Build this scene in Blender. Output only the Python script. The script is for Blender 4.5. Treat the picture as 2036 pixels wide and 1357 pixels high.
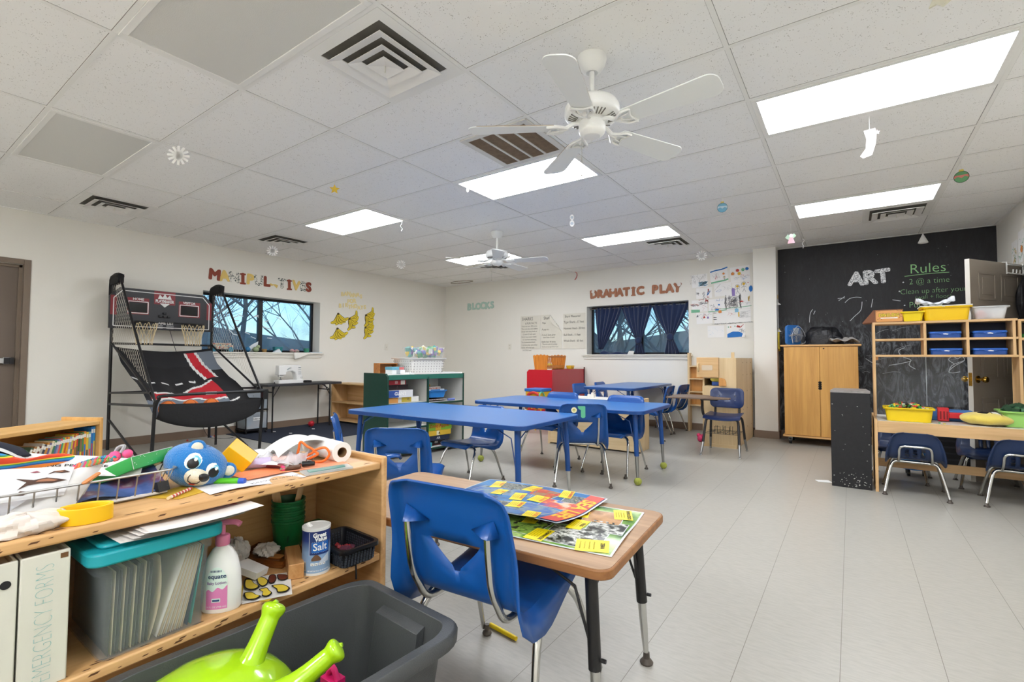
import bpy, bmesh, math, random
from mathutils import Vector, Matrix, Euler
for o in list(bpy.data.objects): bpy.data.objects.remove(o)
SC = bpy.context.scene
COL = SC.collection
rnd = random.Random(7)
PI = math.pi
R = math.radians

# ---------------------------------------------------------------- camera
cam = bpy.data.cameras.new('camera')
cam.sensor_width = 36.0
cam.lens = 954.6076 / 2036 * 36.0
cam.clip_start = 0.02
camo = bpy.data.objects.new('camera', cam); COL.objects.link(camo)
_yaw, _pitch, _roll = .6143, .0366, -.0044
_f = Vector((-math.sin(_yaw)*math.cos(_pitch), math.cos(_yaw)*math.cos(_pitch), math.sin(_pitch)))
_r = Vector((math.cos(_yaw), math.sin(_yaw), 0)); _d = _f.cross(_r)
_r2 = _r*math.cos(_roll) + _d*math.sin(_roll); _d2 = -_r*math.sin(_roll) + _d*math.cos(_roll)
camo.matrix_world = Matrix(((_r2.x, -_d2.x, -_f.x, 0), (_r2.y, -_d2.y, -_f.y, 0), (_r2.z, -_d2.z, -_f.z, 1.10), (0, 0, 0, 1)))
SC.camera = camo

# ---------------------------------------------------------------- sky, exposure
SC.view_settings.view_transform = 'Standard'
SC.view_settings.look = 'None'
SC.view_settings.gamma = 1.0
SC.view_settings.use_curve_mapping = False
SC.view_settings.exposure = 0.10
PANEL = 24.5          # brightness of the lit ceiling panels
SKY = 0.40
wd = bpy.data.worlds.new('sky'); SC.world = wd; wd.use_nodes = True
_n = wd.node_tree.nodes; _bg = _n['Background']
_sk = _n.new('ShaderNodeTexSky')
_sk.sky_type = 'NISHITA'; _sk.sun_disc = False; _sk.sun_elevation = R(32); _sk.sun_rotation = R(120); _sk.air_density = 1.0; _sk.ozone_density = 2.0
wd.node_tree.links.new(_sk.outputs['Color'], _bg.inputs['Color']); _bg.inputs['Strength'].default_value = SKY

# ---------------------------------------------------------------- materials
def lin(h):
    h = h.lstrip('#'); out = []
    for i in (0, 2, 4):
        c = int(h[i:i+2], 16)/255
        out.append(c/12.92 if c <= .04045 else ((c+.055)/1.055)**2.4)
    return (*out, 1)
MC = {}
def nd(t, kind, **kw):
    n = t.nodes.new(kind)
    for k, v in kw.items():
        if k in n.inputs: n.inputs[k].default_value = v
        else: setattr(n, k, v)
    return n
def M(hexc, rough=.5, metal=0, bump=None, var=None, spec=.5, trans=0, alpha=1, emit=0, coat=0, ior=1.45, sheen=0):
    """flat-coloured procedural material; var=(scale, amount) mottles it, bump=(scale, strength) roughens it"""
    key = (hexc, rough, metal, bump, var, spec, trans, alpha, emit, coat, ior, sheen)
    if key in MC: return MC[key]
    m = bpy.data.materials.new('m_%d' % len(MC)); m.use_nodes = True; t = m.node_tree
    b = t.nodes['Principled BSDF']; c = lin(hexc)
    I = b.inputs
    I['Base Color'].default_value = c; I['Roughness'].default_value = rough; I['Metallic'].default_value = metal
    I['Specular IOR Level'].default_value = spec; I['Transmission Weight'].default_value = trans; I['Alpha'].default_value = alpha
    I['Coat Weight'].default_value = coat; I['IOR'].default_value = ior; I['Sheen Weight'].default_value = sheen
    if emit: I['Emission Color'].default_value = c; I['Emission Strength'].default_value = emit
    tc = None
    if var or bump: tc = t.nodes.new('ShaderNodeTexCoord')
    if var:
        n = nd(t, 'ShaderNodeTexNoise', Scale=var[0], Detail=4.0); t.links.new(tc.outputs['Object'], n.inputs['Vector'])
        mx = nd(t, 'ShaderNodeMix', data_type='RGBA')
        mx.inputs[6].default_value = tuple(x*(1-var[1]) for x in c[:3])+(1,); mx.inputs[7].default_value = tuple(min(1, x*(1+var[1])) for x in c[:3])+(1,)
        t.links.new(n.outputs['Fac'], mx.inputs[0]); t.links.new(mx.outputs[2], I['Base Color'])
    if bump:
        n = nd(t, 'ShaderNodeTexNoise', Scale=bump[0], Detail=3.0); t.links.new(tc.outputs['Object'], n.inputs['Vector'])
        bp = nd(t, 'ShaderNodeBump', Strength=bump[1], Distance=.01); t.links.new(n.outputs['Fac'], bp.inputs['Height']); t.links.new(bp.outputs['Normal'], I['Normal'])
    MC[key] = m
    return m
def wood(light, dark, axis=0, scale=1.0, rough=.45, fine=1.0):
    """plywood / timber with grain running along local axis 0, 1 or 2"""
    key = ('w', light, dark, axis, scale, rough, fine)
    if key in MC: return MC[key]
    m = bpy.data.materials.new('m_wood_%d' % len(MC)); m.use_nodes = True; t = m.node_tree; b = t.nodes['Principled BSDF']
    tc = t.nodes.new('ShaderNodeTexCoord'); mp = t.nodes.new('ShaderNodeMapping')
    s = [14*scale]*3; s[axis] = .9*scale; mp.inputs['Scale'].default_value = s
    t.links.new(tc.outputs['Object'], mp.inputs['Vector'])
    n1 = nd(t, 'ShaderNodeTexNoise', Scale=1.6, Detail=5.0, Distortion=.8); t.links.new(mp.outputs[0], n1.inputs['Vector'])
    mp2 = t.nodes.new('ShaderNodeMapping'); s2 = [120*fine]*3; s2[axis] = 5*fine; mp2.inputs['Scale'].default_value = s2
    t.links.new(tc.outputs['Object'], mp2.inputs['Vector'])
    n2 = nd(t, 'ShaderNodeTexNoise', Scale=1.0, Detail=2.0); t.links.new(mp2.outputs[0], n2.inputs['Vector'])
    ad = nd(t, 'ShaderNodeMath', operation='MULTIPLY_ADD'); ad.inputs[1].default_value = .35; t.links.new(n2.outputs['Fac'], ad.inputs[0]); t.links.new(n1.outputs['Fac'], ad.inputs[2])
    cr = t.nodes.new('ShaderNodeValToRGB'); cr.color_ramp.elements[0].position = .40; cr.color_ramp.elements[1].position = .85
    cr.color_ramp.elements[0].color = lin(dark); cr.color_ramp.elements[1].color = lin(light)
    t.links.new(ad.outputs[0], cr.inputs[0]); t.links.new(cr.outputs[0], b.inputs['Base Color'])
    b.inputs['Roughness'].default_value = rough
    MC[key] = m
    return m
def speckle(stops, scale, rough=.6, kind='noise'):
    """multi-colour mottling: stops = [(pos, hex), ...]"""
    key = ('s', tuple(stops), scale, rough, kind)
    if key in MC: return MC[key]
    m = bpy.data.materials.new('m_mix_%d' % len(MC)); m.use_nodes = True; t = m.node_tree; b = t.nodes['Principled BSDF']
    tc = t.nodes.new('ShaderNodeTexCoord')
    if kind == 'cells':
        n = nd(t, 'ShaderNodeTexVoronoi', Scale=scale); out = nd(t, 'ShaderNodeSeparateColor'); t.links.new(tc.outputs['Object'], n.inputs['Vector']); t.links.new(n.outputs['Color'], out.inputs[0]); o = out.outputs[0]
    else:
        n = nd(t, 'ShaderNodeTexNoise', Scale=scale, Detail=4.0); t.links.new(tc.outputs['Object'], n.inputs['Vector']); o = n.outputs['Fac']
    cr = t.nodes.new('ShaderNodeValToRGB'); e = cr.color_ramp.elements
    if kind == 'cells': cr.color_ramp.interpolation = 'CONSTANT'
    while len(e) < len(stops): e.new(.5)
    for i, (p, h) in enumerate(stops): e[i].position = p; e[i].color = lin(h)
    t.links.new(o, cr.inputs[0]); t.links.new(cr.outputs[0], b.inputs['Base Color']); b.inputs['Roughness'].default_value = rough
    MC[key] = m
    return m

# ---------------------------------------------------------------- mesh building
def crom(pts, n=6, closed=False):
    """Catmull-Rom through pts"""
    P = [Vector(p) for p in pts]; L = len(P); out = []
    for i in range(L if closed else L-1):
        if closed: a, b, c, d = P[i-1], P[i], P[(i+1) % L], P[(i+2) % L]
        else: a, b, c, d = P[max(i-1, 0)], P[i], P[i+1], P[min(i+2, L-1)]
        for k in range(n):
            t = k/n
            out.append(.5*((2*b)+(c-a)*t+(2*a-5*b+4*c-d)*t*t+(3*b-a-3*c+d)*t**3))
    if not closed: out.append(P[-1])
    return out
class MB:
    def __init__(s): s.bm = bmesh.new(); s.mi = 0
    def m(s, i): s.mi = i; return s
    def f(s, vs):
        try: fc = s.bm.faces.new(vs); fc.material_index = s.mi; return fc
        except ValueError: return None
    def add(s, verts, faces):
        v = [s.bm.verts.new(p) for p in verts]
        for f in faces: s.f([v[i] for i in f])
        return s
    def box(s, c, d, rot=None, taper=1.0):
        x, y, z = (q/2 for q in d); m = Matrix.Identity(3) if rot is None else Euler(rot).to_matrix(); c = Vector(c); k = taper
        vs = [(-x*k, -y*k, -z), (x*k, -y*k, -z), (x*k, y*k, -z), (-x*k, y*k, -z), (-x, -y, z), (x, -y, z), (x, y, z), (-x, y, z)]
        return s.add([c+m @ Vector(v) for v in vs], [(3, 2, 1, 0), (4, 5, 6, 7), (0, 1, 5, 4), (1, 2, 6, 5), (2, 3, 7, 6), (3, 0, 4, 7)])
    def bb(s, x0, x1, y0, y1, z0, z1): return s.box(((x0+x1)/2, (y0+y1)/2, (z0+z1)/2), (abs(x1-x0), abs(y1-y0), abs(z1-z0)))
    def tube(s, pts, r, n=8, closed=False, caps=True, flat=1.0):
        P = [Vector(p) for p in pts]; L = len(P); rr = r if hasattr(r, '__len__') else [r]*L
        rings = []; up = None
        for i, p in enumerate(P):
            if closed: t = (P[(i+1) % L]-P[i-1])
            else: t = P[min(i+1, L-1)]-P[max(i-1, 0)]
            if t.length < 1e-9: t = Vector((0, 0, 1))
            t.normalize()
            if up is None:
                up = Vector((0, 0, 1)) if abs(t.z) < .9 else Vector((1, 0, 0))
            up = up-t*up.dot(t)
            if up.length < 1e-6: up = t.orthogonal()
            up.normalize(); sd = t.cross(up)
            rings.append([s.bm.verts.new(p+(up*math.sin(a)*flat+sd*math.cos(a))*rr[i]) for a in (2*PI*k/n for k in range(n))])
        for i in range(L if closed else L-1):
            A, B = rings[i], rings[(i+1) % L]
            for k in range(n): s.f((A[k], A[(k+1) % n], B[(k+1) % n], B[k]))
        if caps and not closed: s.f(rings[0][::-1]); s.f(rings[-1])
        return s
    def cyl(s, a, b, r, r2=None, n=16): return s.tube([a, b], [r, r if r2 is None else r2], n)
    def lathe(s, prof, c=(0, 0, 0), n=24, sx=1, sy=1, rot=None):
        c = Vector(c); m = Matrix.Identity(3) if rot is None else Euler(rot).to_matrix(); rings = []
        for r, z in prof:
            if r < 1e-6: rings.append([s.bm.verts.new(c+m @ Vector((0, 0, z)))])
            else: rings.append([s.bm.verts.new(c+m @ Vector((r*sx*math.cos(2*PI*k/n), r*sy*math.sin(2*PI*k/n), z))) for k in range(n)])
        for A, B in zip(rings, rings[1:]):
            for k in range(n):
                k2 = (k+1) % n
                if len(A) == 1 and len(B) == 1: continue
                if len(A) == 1: s.f((A[0], B[k2], B[k]))
                elif len(B) == 1: s.f((A[k], A[k2], B[0]))
                else: s.f((A[k], A[k2], B[k2], B[k]))
        return s
    def ball(s, c, r, n=12, sc=(1, 1, 1), rot=None):
        h = n//2
        c = Vector(c); m = Matrix.Identity(3) if rot is None else Euler(rot).to_matrix()
        prof = [(math.sin(PI*i/h), -math.cos(PI*i/h)) for i in range(h+1)]; rings = []
        for q, z in prof:
            if q < 1e-6: rings.append([s.bm.verts.new(c+m @ Vector((0, 0, z*r*sc[2])))])
            else: rings.append([s.bm.verts.new(c+m @ Vector((q*r*sc[0]*math.cos(2*PI*k/n), q*r*sc[1]*math.sin(2*PI*k/n), z*r*sc[2]))) for k in range(n)])
        for A, B in zip(rings, rings[1:]):
            for k in range(n):
                k2 = (k+1) % n
                if len(A) == 1: s.f((A[0], B[k2], B[k]))
                elif len(B) == 1: s.f((A[k], A[k2], B[0]))
                else: s.f((A[k], A[k2], B[k2], B[k]))
        return s
    def prism(s, pts, th, mat=None, c=(0, 0, 0)):
        """2-D outline (x, y) extruded by th along z, then moved by the 4x4 mat"""
        m = mat if mat is not None else Matrix.Translation(c)
        a = [s.bm.verts.new(m @ Vector((x, y, 0))) for x, y in pts]; b = [s.bm.verts.new(m @ Vector((x, y, th))) for x, y in pts]
        n = len(pts); s.f(a[::-1]); s.f(b)
        for i in range(n): s.f((a[i], a[(i+1) % n], b[(i+1) % n], b[i]))
        return s
    def flat(s, pts, mat):
        ap = mat if callable(mat) else (lambda q: mat @ q)
        s.f([s.bm.verts.new(ap(Vector((x, y, 0)))) for x, y in pts]); return s
    def grid(s, fn, nu, nv, skip=None, closeu=False):
        V = [[s.bm.verts.new(fn(i/nu, j/nv)) for j in range(nv+1)] for i in range(nu if closeu else nu+1)]
        for i in range(nu):
            for j in range(nv):
                if skip and skip(i, j): continue
                i2 = (i+1) % nu if closeu else i+1
                s.f((V[i][j], V[i2][j], V[i2][j+1], V[i][j+1]))
        return s
    def text(s, body, size, mat, th=0, off=0, align='CENTER', sx=1.0):
        cu = bpy.data.curves.new('t', 'FONT'); cu.body = body; cu.size = size; cu.align_x = align; cu.align_y = 'CENTER'
        cu.extrude = th/2; cu.offset = off; cu.resolution_u = 3
        o = bpy.data.objects.new('t', cu); COL.objects.link(o); bpy.context.view_layer.update()
        me = o.evaluated_get(bpy.context.evaluated_depsgraph_get()).to_mesh()
        ap = mat if callable(mat) else (lambda q: mat @ q)
        vs = [ap(Vector((v.co.x*sx, v.co.y, v.co.z+th/2))) for v in me.vertices]
        s.add(vs, [tuple(p.vertices) for p in me.polygons])
        bpy.data.objects.remove(o); bpy.data.curves.remove(cu)
        return s
    def build(s, name, mats, parent=None, loc=None, rz=0, bev=0, sub=0, solid=0, ang=38, segs=2, weld=0):
        bm = s.bm
        if weld: bmesh.ops.remove_doubles(bm, verts=bm.verts, dist=weld)
        bmesh.ops.recalc_face_normals(bm, faces=bm.faces)
        for f in bm.faces: f.smooth = True
        for e in bm.edges:
            if len(e.link_faces) == 2 and e.calc_face_angle(0) > R(ang): e.smooth = False
        me = bpy.data.meshes.new(name); bm.to_mesh(me); bm.free()
        for q in (mats if isinstance(mats, (list, tuple)) else [mats]): me.materials.append(q)
        o = bpy.data.objects.new(name, me); COL.objects.link(o)
        if parent: o.parent = parent
        if loc: o.location = loc
        o.rotation_euler.z = rz
        if solid: md = o.modifiers.new('solid', 'SOLIDIFY'); md.thickness = solid; md.offset = 0
        if bev: md = o.modifiers.new('bevel', 'BEVEL'); md.width = bev; md.segments = segs; md.limit_method = 'ANGLE'; md.angle_limit = R(40)
        if sub: md = o.modifiers.new('sub', 'SUBSURF'); md.levels = sub; md.render_levels = sub
        return o
def tag(o, label=None, cat=None, group=None, kind=None):
    if label: o['label'] = label
    if cat: o['category'] = cat
    if group: o['group'] = group
    if kind: o['kind'] = kind
    return o
def thing(name, label, cat, loc=(0, 0, 0), rz=0, group=None):
    o = bpy.data.objects.new(name, None); COL.objects.link(o); o.location = loc; o.rotation_euler = (0, 0, rz); o.empty_display_size = .1
    return tag(o, label, cat, group)
def struct(name, mb, mats, parent=None, **k):
    o = mb.build(name, mats, parent, **k)
    if parent is None: o['kind'] = 'structure'
    return o
def dup(root, loc, rz, label, group=None):
    def cp(o, par):
        c = o.copy(); COL.objects.link(c); c.parent = par
        for ch in list(o.children): cp(ch, c)
        return c
    r = cp(root, None); r.location = loc; r.rotation_euler = (0, 0, rz); r['label'] = label
    if group: r['group'] = group
    return r
def onL(x, y, z):
    """frame of a sheet on the left wall: local x runs along +y of the room, local y up, local z into the room"""
    return Matrix(((0, 0, 1, x), (1, 0, 0, y), (0, 1, 0, z), (0, 0, 0, 1)))
def onB(x, y, z):
    """frame of a sheet on the back wall: local x along +x, local y up, local z towards the room (-y)"""
    return Matrix(((1, 0, 0, x), (0, 0, -1, y), (0, 1, 0, z), (0, 0, 0, 1)))
def onR(x, y, z):
    return Matrix(((0, 0, -1, x), (-1, 0, 0, y), (0, 1, 0, z), (0, 0, 0, 1)))
def onT(x, y, z, a=0):
    """frame of a sheet lying on a level surface, turned by a"""
    return Matrix.Translation((x, y, z)) @ Matrix.Rotation(a, 4, 'Z')
def rrect(w, h, r, n=5, cx=0, cy=0):
    out = []
    for sx, sy, a in ((1, 1, 0), (-1, 1, 90), (-1, -1, 180), (1, -1, 270)):
        for k in range(n+1):
            t = R(a+90*k/n); out.append((cx+sx*(w/2-r)+r*math.cos(t), cy+sy*(h/2-r)+r*math.sin(t)))
    return out
ORD = ['first', 'second', 'third', 'fourth', 'fifth', 'sixth', 'seventh', 'eighth', 'ninth', 'tenth', 'eleventh', 'twelfth', 'thirteenth', 'fourteenth', 'fifteenth', 'sixteenth', 'seventeenth', 'eighteenth', 'nineteenth', 'twentieth']
CHROME = M('#c9c9c6', .18, 1); STEEL = M('#9a9a98', .35, 1); BLACK = M('#17171a', .45); WHITE = M('#e9e7e2', .45)
# ================================================================ SETTING
XL, XR, YB, YF, ZC = -7.33, 1.42, 7.82, -1.75, 2.69
GX = lambda u: -.4885+1.2192*u
GY = lambda v: 2.5776+.6096*v
WALLC = M('#ebe8df', .6, bump=(60, .05), var=(1.5, .03))
# floor: vinyl tile, 1 ft squares
def floor_mat():
    m = bpy.data.materials.new('m_vinyl_tile'); m.use_nodes = True; t = m.node_tree; b = t.nodes['Principled BSDF']; L = t.links.new
    g = t.nodes.new('ShaderNodeNewGeometry'); sp = t.nodes.new('ShaderNodeSeparateXYZ'); L(g.outputs['Position'], sp.inputs[0])
    def line(out, off, width):
        a = nd(t, 'ShaderNodeMath', operation='SUBTRACT'); a.inputs[1].default_value = off; L(out, a.inputs[0])
        d = nd(t, 'ShaderNodeMath', operation='DIVIDE'); d.inputs[1].default_value = .3048; L(a.outputs[0], d.inputs[0])
        f = nd(t, 'ShaderNodeMath', operation='FRACT'); L(d.outputs[0], f.inputs[0])
        s = nd(t, 'ShaderNodeMath', operation='SUBTRACT'); s.inputs[1].default_value = .5; L(f.outputs[0], s.inputs[0])
        ab = nd(t, 'ShaderNodeMath', operation='ABSOLUTE'); L(s.outputs[0], ab.inputs[0])
        gt = nd(t, 'ShaderNodeMath', operation='GREATER_THAN'); gt.inputs[1].default_value = .5-width; L(ab.outputs[0], gt.inputs[0])
        return gt.outputs[0]
    lx = line(sp.outputs[0], -.05, .0036); ly = line(sp.outputs[1], .03, .0012)
    mp = t.nodes.new('ShaderNodeMapping'); mp.inputs['Scale'].default_value = (3, 14, 3); mp.inputs['Rotation'].default_value = (0, 0, .5); L(g.outputs['Position'], mp.inputs[0])
    n1 = nd(t, 'ShaderNodeTexNoise', Scale=6.0, Detail=6.0); L(mp.outputs[0], n1.inputs['Vector'])
    n2 = nd(t, 'ShaderNodeTexNoise', Scale=.7, Detail=3.0); L(g.outputs['Position'], n2.inputs['Vector'])
    cr = t.nodes.new('ShaderNodeValToRGB'); cr.color_ramp.elements[0].position = .25; cr.color_ramp.elements[1].position = .62
    cr.color_ramp.elements[0].color = lin('#a3a098'); cr.color_ramp.elements[1].color = lin('#aeaba3'); L(n1.outputs['Fac'], cr.inputs[0])
    m1 = nd(t, 'ShaderNodeMix', data_type='RGBA', blend_type='MULTIPLY'); m1.inputs[0].default_value = .12; L(cr.outputs[0], m1.inputs[6]); L(n2.outputs['Fac'], m1.inputs[7])
    m2 = nd(t, 'ShaderNodeMix', data_type='RGBA'); m2.inputs[7].default_value = lin('#6f6a60'); L(m1.outputs[2], m2.inputs[6]); 
    mxm = nd(t, 'ShaderNodeMath', operation='MULTIPLY'); mxm.inputs[1].default_value = .28; L(ly, mxm.inputs[0])
    mx = nd(t, 'ShaderNodeMath', operation='MAXIMUM'); L(lx, mx.inputs[0]); L(mxm.outputs[0], mx.inputs[1]); 
    fm = nd(t, 'ShaderNodeMath', operation='MULTIPLY'); fm.inputs[1].default_value = .95; L(mx.outputs[0], fm.inputs[0]); L(fm.outputs[0], m2.inputs[0])
    L(m2.outputs[2], b.inputs['Base Color']); b.inputs['Roughness'].default_value = .33; b.inputs['Specular IOR Level'].default_value = .4
    return m
struct('floor', MB().bb(XL-.3, XR+2.2, YF-.2, YB+.3, -.1, 0), floor_mat())
# ceiling: fissured lay-in tiles
def tile_mat():
    m = bpy.data.materials.new('m_ceiling_tile'); m.use_nodes = True; t = m.node_tree; b = t.nodes['Principled BSDF']; L = t.links.new
    g = t.nodes.new('ShaderNodeNewGeometry')
    v = nd(t, 'ShaderNodeTexVoronoi', Scale=95.0); L(g.outputs['Position'], v.inputs['Vector'])
    n = nd(t, 'ShaderNodeTexNoise', Scale=40.0, Detail=2.0); L(g.outputs['Position'], n.inputs['Vector'])
    th = nd(t, 'ShaderNodeMath', operation='MULTIPLY_ADD'); th.inputs[1].default_value = .85; th.inputs[2].default_value = -.29; L(n.outputs['Fac'], th.inputs[0])
    lt = nd(t, 'ShaderNodeMath', operation='LESS_THAN'); L(v.outputs['Distance'], lt.inputs[0]); L(th.outputs[0], lt.inputs[1])
    n2 = nd(t, 'ShaderNodeTexNoise', Scale=.8, Detail=3.0); L(g.outputs['Position'], n2.inputs['Vector'])
    cr = t.nodes.new('ShaderNodeValToRGB'); cr.color_ramp.elements[0].color = lin('#f3f2ee'); cr.color_ramp.elements[1].color = lin('#faf9f6'); L(n2.outputs['Fac'], cr.inputs[0])
    mx = nd(t, 'ShaderNodeMix', data_type='RGBA'); mx.inputs[7].default_value = lin('#a09b90'); L(cr.outputs[0], mx.inputs[6])
    fm = nd(t, 'ShaderNodeMath', operation='MULTIPLY'); fm.inputs[1].default_value = .62; L(lt.outputs[0], fm.inputs[0]); L(fm.outputs[0], mx.inputs[0])
    L(mx.outputs[2], b.inputs['Base Color']); b.inputs['Roughness'].default_value = .9
    return m
TILE = tile_mat()
struct('ceiling', MB().bb(XL-.3, XR+2.2, YF-.2, YB+.3, ZC, ZC+.1), TILE)
g = MB()
for u in range(-5, 2): g.bb(GX(u)-.012, GX(u)+.012, YF, YB, ZC-.004, ZC)
for v in range(-7, 9): g.bb(XL, XR, GY(v)-.012, GY(v)+.012, ZC-.0035, ZC)
g.bb(XL, XL+.022, YF, YB, ZC-.006, ZC); g.bb(XR-.022, XR, YF, YB, ZC-.006, ZC); g.bb(XL, XR, YB-.022, YB, ZC-.006, ZC)
struct('trim_1', g, M('#f0efea', .45))
g = MB()      # grey strips painting in the shadow gaps where the tiles meet the grid
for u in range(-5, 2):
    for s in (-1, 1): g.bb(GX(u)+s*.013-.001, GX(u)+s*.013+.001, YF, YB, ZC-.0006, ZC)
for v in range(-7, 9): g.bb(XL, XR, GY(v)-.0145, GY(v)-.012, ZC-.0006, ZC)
struct('gap_shade', g, M('#84817a', .8))
# walls (with window and door openings)
W1 = (2.95, 4.75, 1.18, 2.03)      # left-wall window: y0 y1 z0 z1
W2 = (-3.87, -2.09, 1.18, 2.04)    # back-wall window: x0 x1 z0 z1
D1 = (.22, 1.18, 0, 2.10)          # exit door in the left wall
D2 = (5.80, 6.68, 0, 2.05)         # doorway in the right wall
T = .28
g = MB(); g.bb(XL-T, XL, YF-.2, D1[0], 0, ZC); g.bb(XL-T, XL, D1[0], D1[1], D1[3], ZC); g.bb(XL-T, XL, D1[1], W1[0], 0, ZC)
g.bb(XL-T, XL, W1[0], W1[1], 0, W1[2]); g.bb(XL-T, XL, W1[0], W1[1], W1[3], ZC); g.bb(XL-T, XL, W1[1], YB+T, 0, ZC)
struct('wall_left', g, WALLC)
g = MB(); g.bb(XL, W2[0], YB, YB+T, 0, ZC); g.bb(W2[0], W2[1], YB, YB+T, 0, W2[2]); g.bb(W2[0], W2[1], YB, YB+T, W2[3], ZC); g.bb(W2[1], -.84, YB, YB+T, 0, ZC)
struct('wall_back', g, WALLC)
g = MB(); g.bb(XR, XR+.12, YF-.2, D2[0], 0, ZC); g.bb(XR, XR+.12, D2[0], D2[1], D2[3], ZC); g.bb(XR, XR+.12, D2[1], YB+T, 0, ZC)
struct('wall_right', g, WALLC)
struct('wall_front', MB().bb(XL-.3, XR+.2, YF-.2, YF, 0, ZC), WALLC)  # unseen wall, set close behind the camera to bounce light
struct('wall_closet', MB().bb(XR+2.0, XR+2.1, 4, YB+.3, 0, ZC).bb(XR+.12, XR+2.0, YB, YB+.28, 0, ZC).bb(XR+.12, XR+2.0, 4.0, 4.1, 0, ZC), M('#8f8a80', .7))
struct('wall_pillar', MB().bb(-1.128, -.835, 7.60, YB+.02, 0, ZC), M('#efede6', .55, bump=(60, .05)), bev=.004)
# baseboards
BASE = M('#84705f', .5)
g = MB(); g.bb(XL, XL+.012, YF, D1[0]-.06, 0, .105); g.bb(XL, XL+.012, D1[1]+.06, YB, 0, .105); struct('baseboard_left', g, BASE)
g = MB(); g.bb(XL, -1.128, YB-.012, YB, 0, .105); g.bb(-.835, XR, YB-.012, YB, 0, .105); struct('baseboard_back', g, BASE)
struct('baseboard_pillar', MB().bb(-1.14, -.823, 7.588, YB-.013, 0, .105), BASE)
struct('baseboard_right', MB().bb(XR-.012, XR, YF, D2[0]-.06, 0, .105).bb(XR-.012, XR, D2[1]+.06, YB, 0, .105), BASE)
# black chalkboard paint on the right part of the back wall, with chalk writing and smears
def chalk_mat():
    m = bpy.data.materials.new('m_chalkboard'); m.use_nodes = True; t = m.node_tree; b = t.nodes['Principled BSDF']; L = t.links.new
    g = t.nodes.new('ShaderNodeNewGeometry'); sp = t.nodes.new('ShaderNodeSeparateXYZ'); L(g.outputs['Position'], sp.inputs[0])
    mp = t.nodes.new('ShaderNodeMapping'); mp.inputs['Scale'].default_value = (5, 1, 1.6); L(g.outputs['Position'], mp.inputs[0])
    n = nd(t, 'ShaderNodeTexNoise', Scale=2.2, Detail=9.0, Roughness=.75, Distortion=2.2); L(mp.outputs[0], n.inputs['Vector'])
    cr = t.nodes.new('ShaderNodeValToRGB'); e = cr.color_ramp.elements; e[0].position = .46; e[0].color = (0, 0, 0, 1); e[1].position = .74; e[1].color = (1, 1, 1, 1); L(n.outputs['Fac'], cr.inputs[0])
    mr = nd(t, 'ShaderNodeMapRange'); mr.inputs[1].default_value = 1.72; mr.inputs[2].default_value = 1.38; mr.inputs[3].default_value = .05; mr.inputs[4].default_value = .95; L(sp.outputs[2], mr.inputs[0])
    n2 = nd(t, 'ShaderNodeTexNoise', Scale=1.3, Detail=3.0); L(g.outputs['Position'], n2.inputs['Vector'])
    p = nd(t, 'ShaderNodeMath', operation='MULTIPLY'); L(cr.outputs[0], p.inputs[0]); L(mr.outputs[0], p.inputs[1])
    p2 = nd(t, 'ShaderNodeMath', operation='MULTIPLY'); L(p.outputs[0], p2.inputs[0]); L(n2.outputs['Fac'], p2.inputs[1])
    mx = nd(t, 'ShaderNodeMix', data_type='RGBA'); mx.inputs[6].default_value = lin('#1d1c20'); mx.inputs[7].default_value = lin('#b9c0c8'); L(p2.outputs[0], mx.inputs[0])
    L(mx.outputs[2], b.inputs['Base Color']); b.inputs['Roughness'].default_value = .62
    return m
g = MB(); g.bb(-.84, XR+.13, YB, YB+T, 0, ZC)
cy = YB-.001
def stroke(mb, pts, w, y=cy, n=5):
    """flat chalk or pen line on the back wall through (x, z) points"""
    P = crom([(x, 0, z) for x, z in pts], n)
    for a, b2 in zip(P, P[1:]):
        t = (b2-a)
        if t.length < 1e-7: continue
        t.normalize(); q = Vector((-t.z, 0, t.x))*w/2
        mb.f([mb.bm.verts.new(Vector((c.x, y, c.z))) for c in (a-q, b2-q, b2+q, a+q)])
g.m(1)
g.text('Rules', .17, onB(.80, cy, 2.245), off=-.0015, sx=.95)
stroke(g, [(.576, 2.165), (.80, 2.178), (.999, 2.176)], .007)
for s, x, z, h in (('2 @ a time', .81, 2.088, .098), ('Clean up after your', .842, 1.965, .092), ('(wall + floor)', .845, 1.888, .075), ('Put away', .775, 1.795, .105)): g.text(s, h, onB(x, cy, z), off=-.002, sx=.86)
g.m(2)
for x, z in ((.562, 2.09), (.522, 1.978), (.569, 1.796)): g.flat([(.009*math.cos(k), .009*math.sin(k)) for k in (i*PI/4 for i in range(8))], onB(x, cy, z))
for p in ([(.0, 1.62), (.05, 1.68), (.12, 1.76), (.135, 1.87)], [(-.05, 1.87), (.0, 1.92), (.07, 1.935), (.13, 1.925)], [(-.12, 1.90), (-.05, 1.955)], [(-.13, 1.93), (-.05, 1.935)], [(.23, 1.79), (.25, 1.90)], [(.45, 1.875), (.53, 1.855)], [(-.46, 1.62), (-.45, 1.74), (-.42, 1.80)], [(-.41, 1.73), (-.39, 1.78)], [(.56, 1.26), (.50, 1.22), (.53, 1.15), (.62, 1.10), (.52, 1.06), (.40, 1.035)], [(.62, 1.10), (.60, 1.04), (.66, .99)], [(1.02, 1.06), (.97, 1.11), (1.01, 1.15), (1.05, 1.12), (1.09, 1.15), (1.11, 1.10), (1.03, 1.04), (.97, .97), (1.0, .95), (1.07, .965)], [(1.11, 1.10), (1.0, 1.04), (.97, .96)], [(.16, 1.12), (.24, 1.06), (.30, 1.05)]): stroke(g, p, .007)
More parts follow.
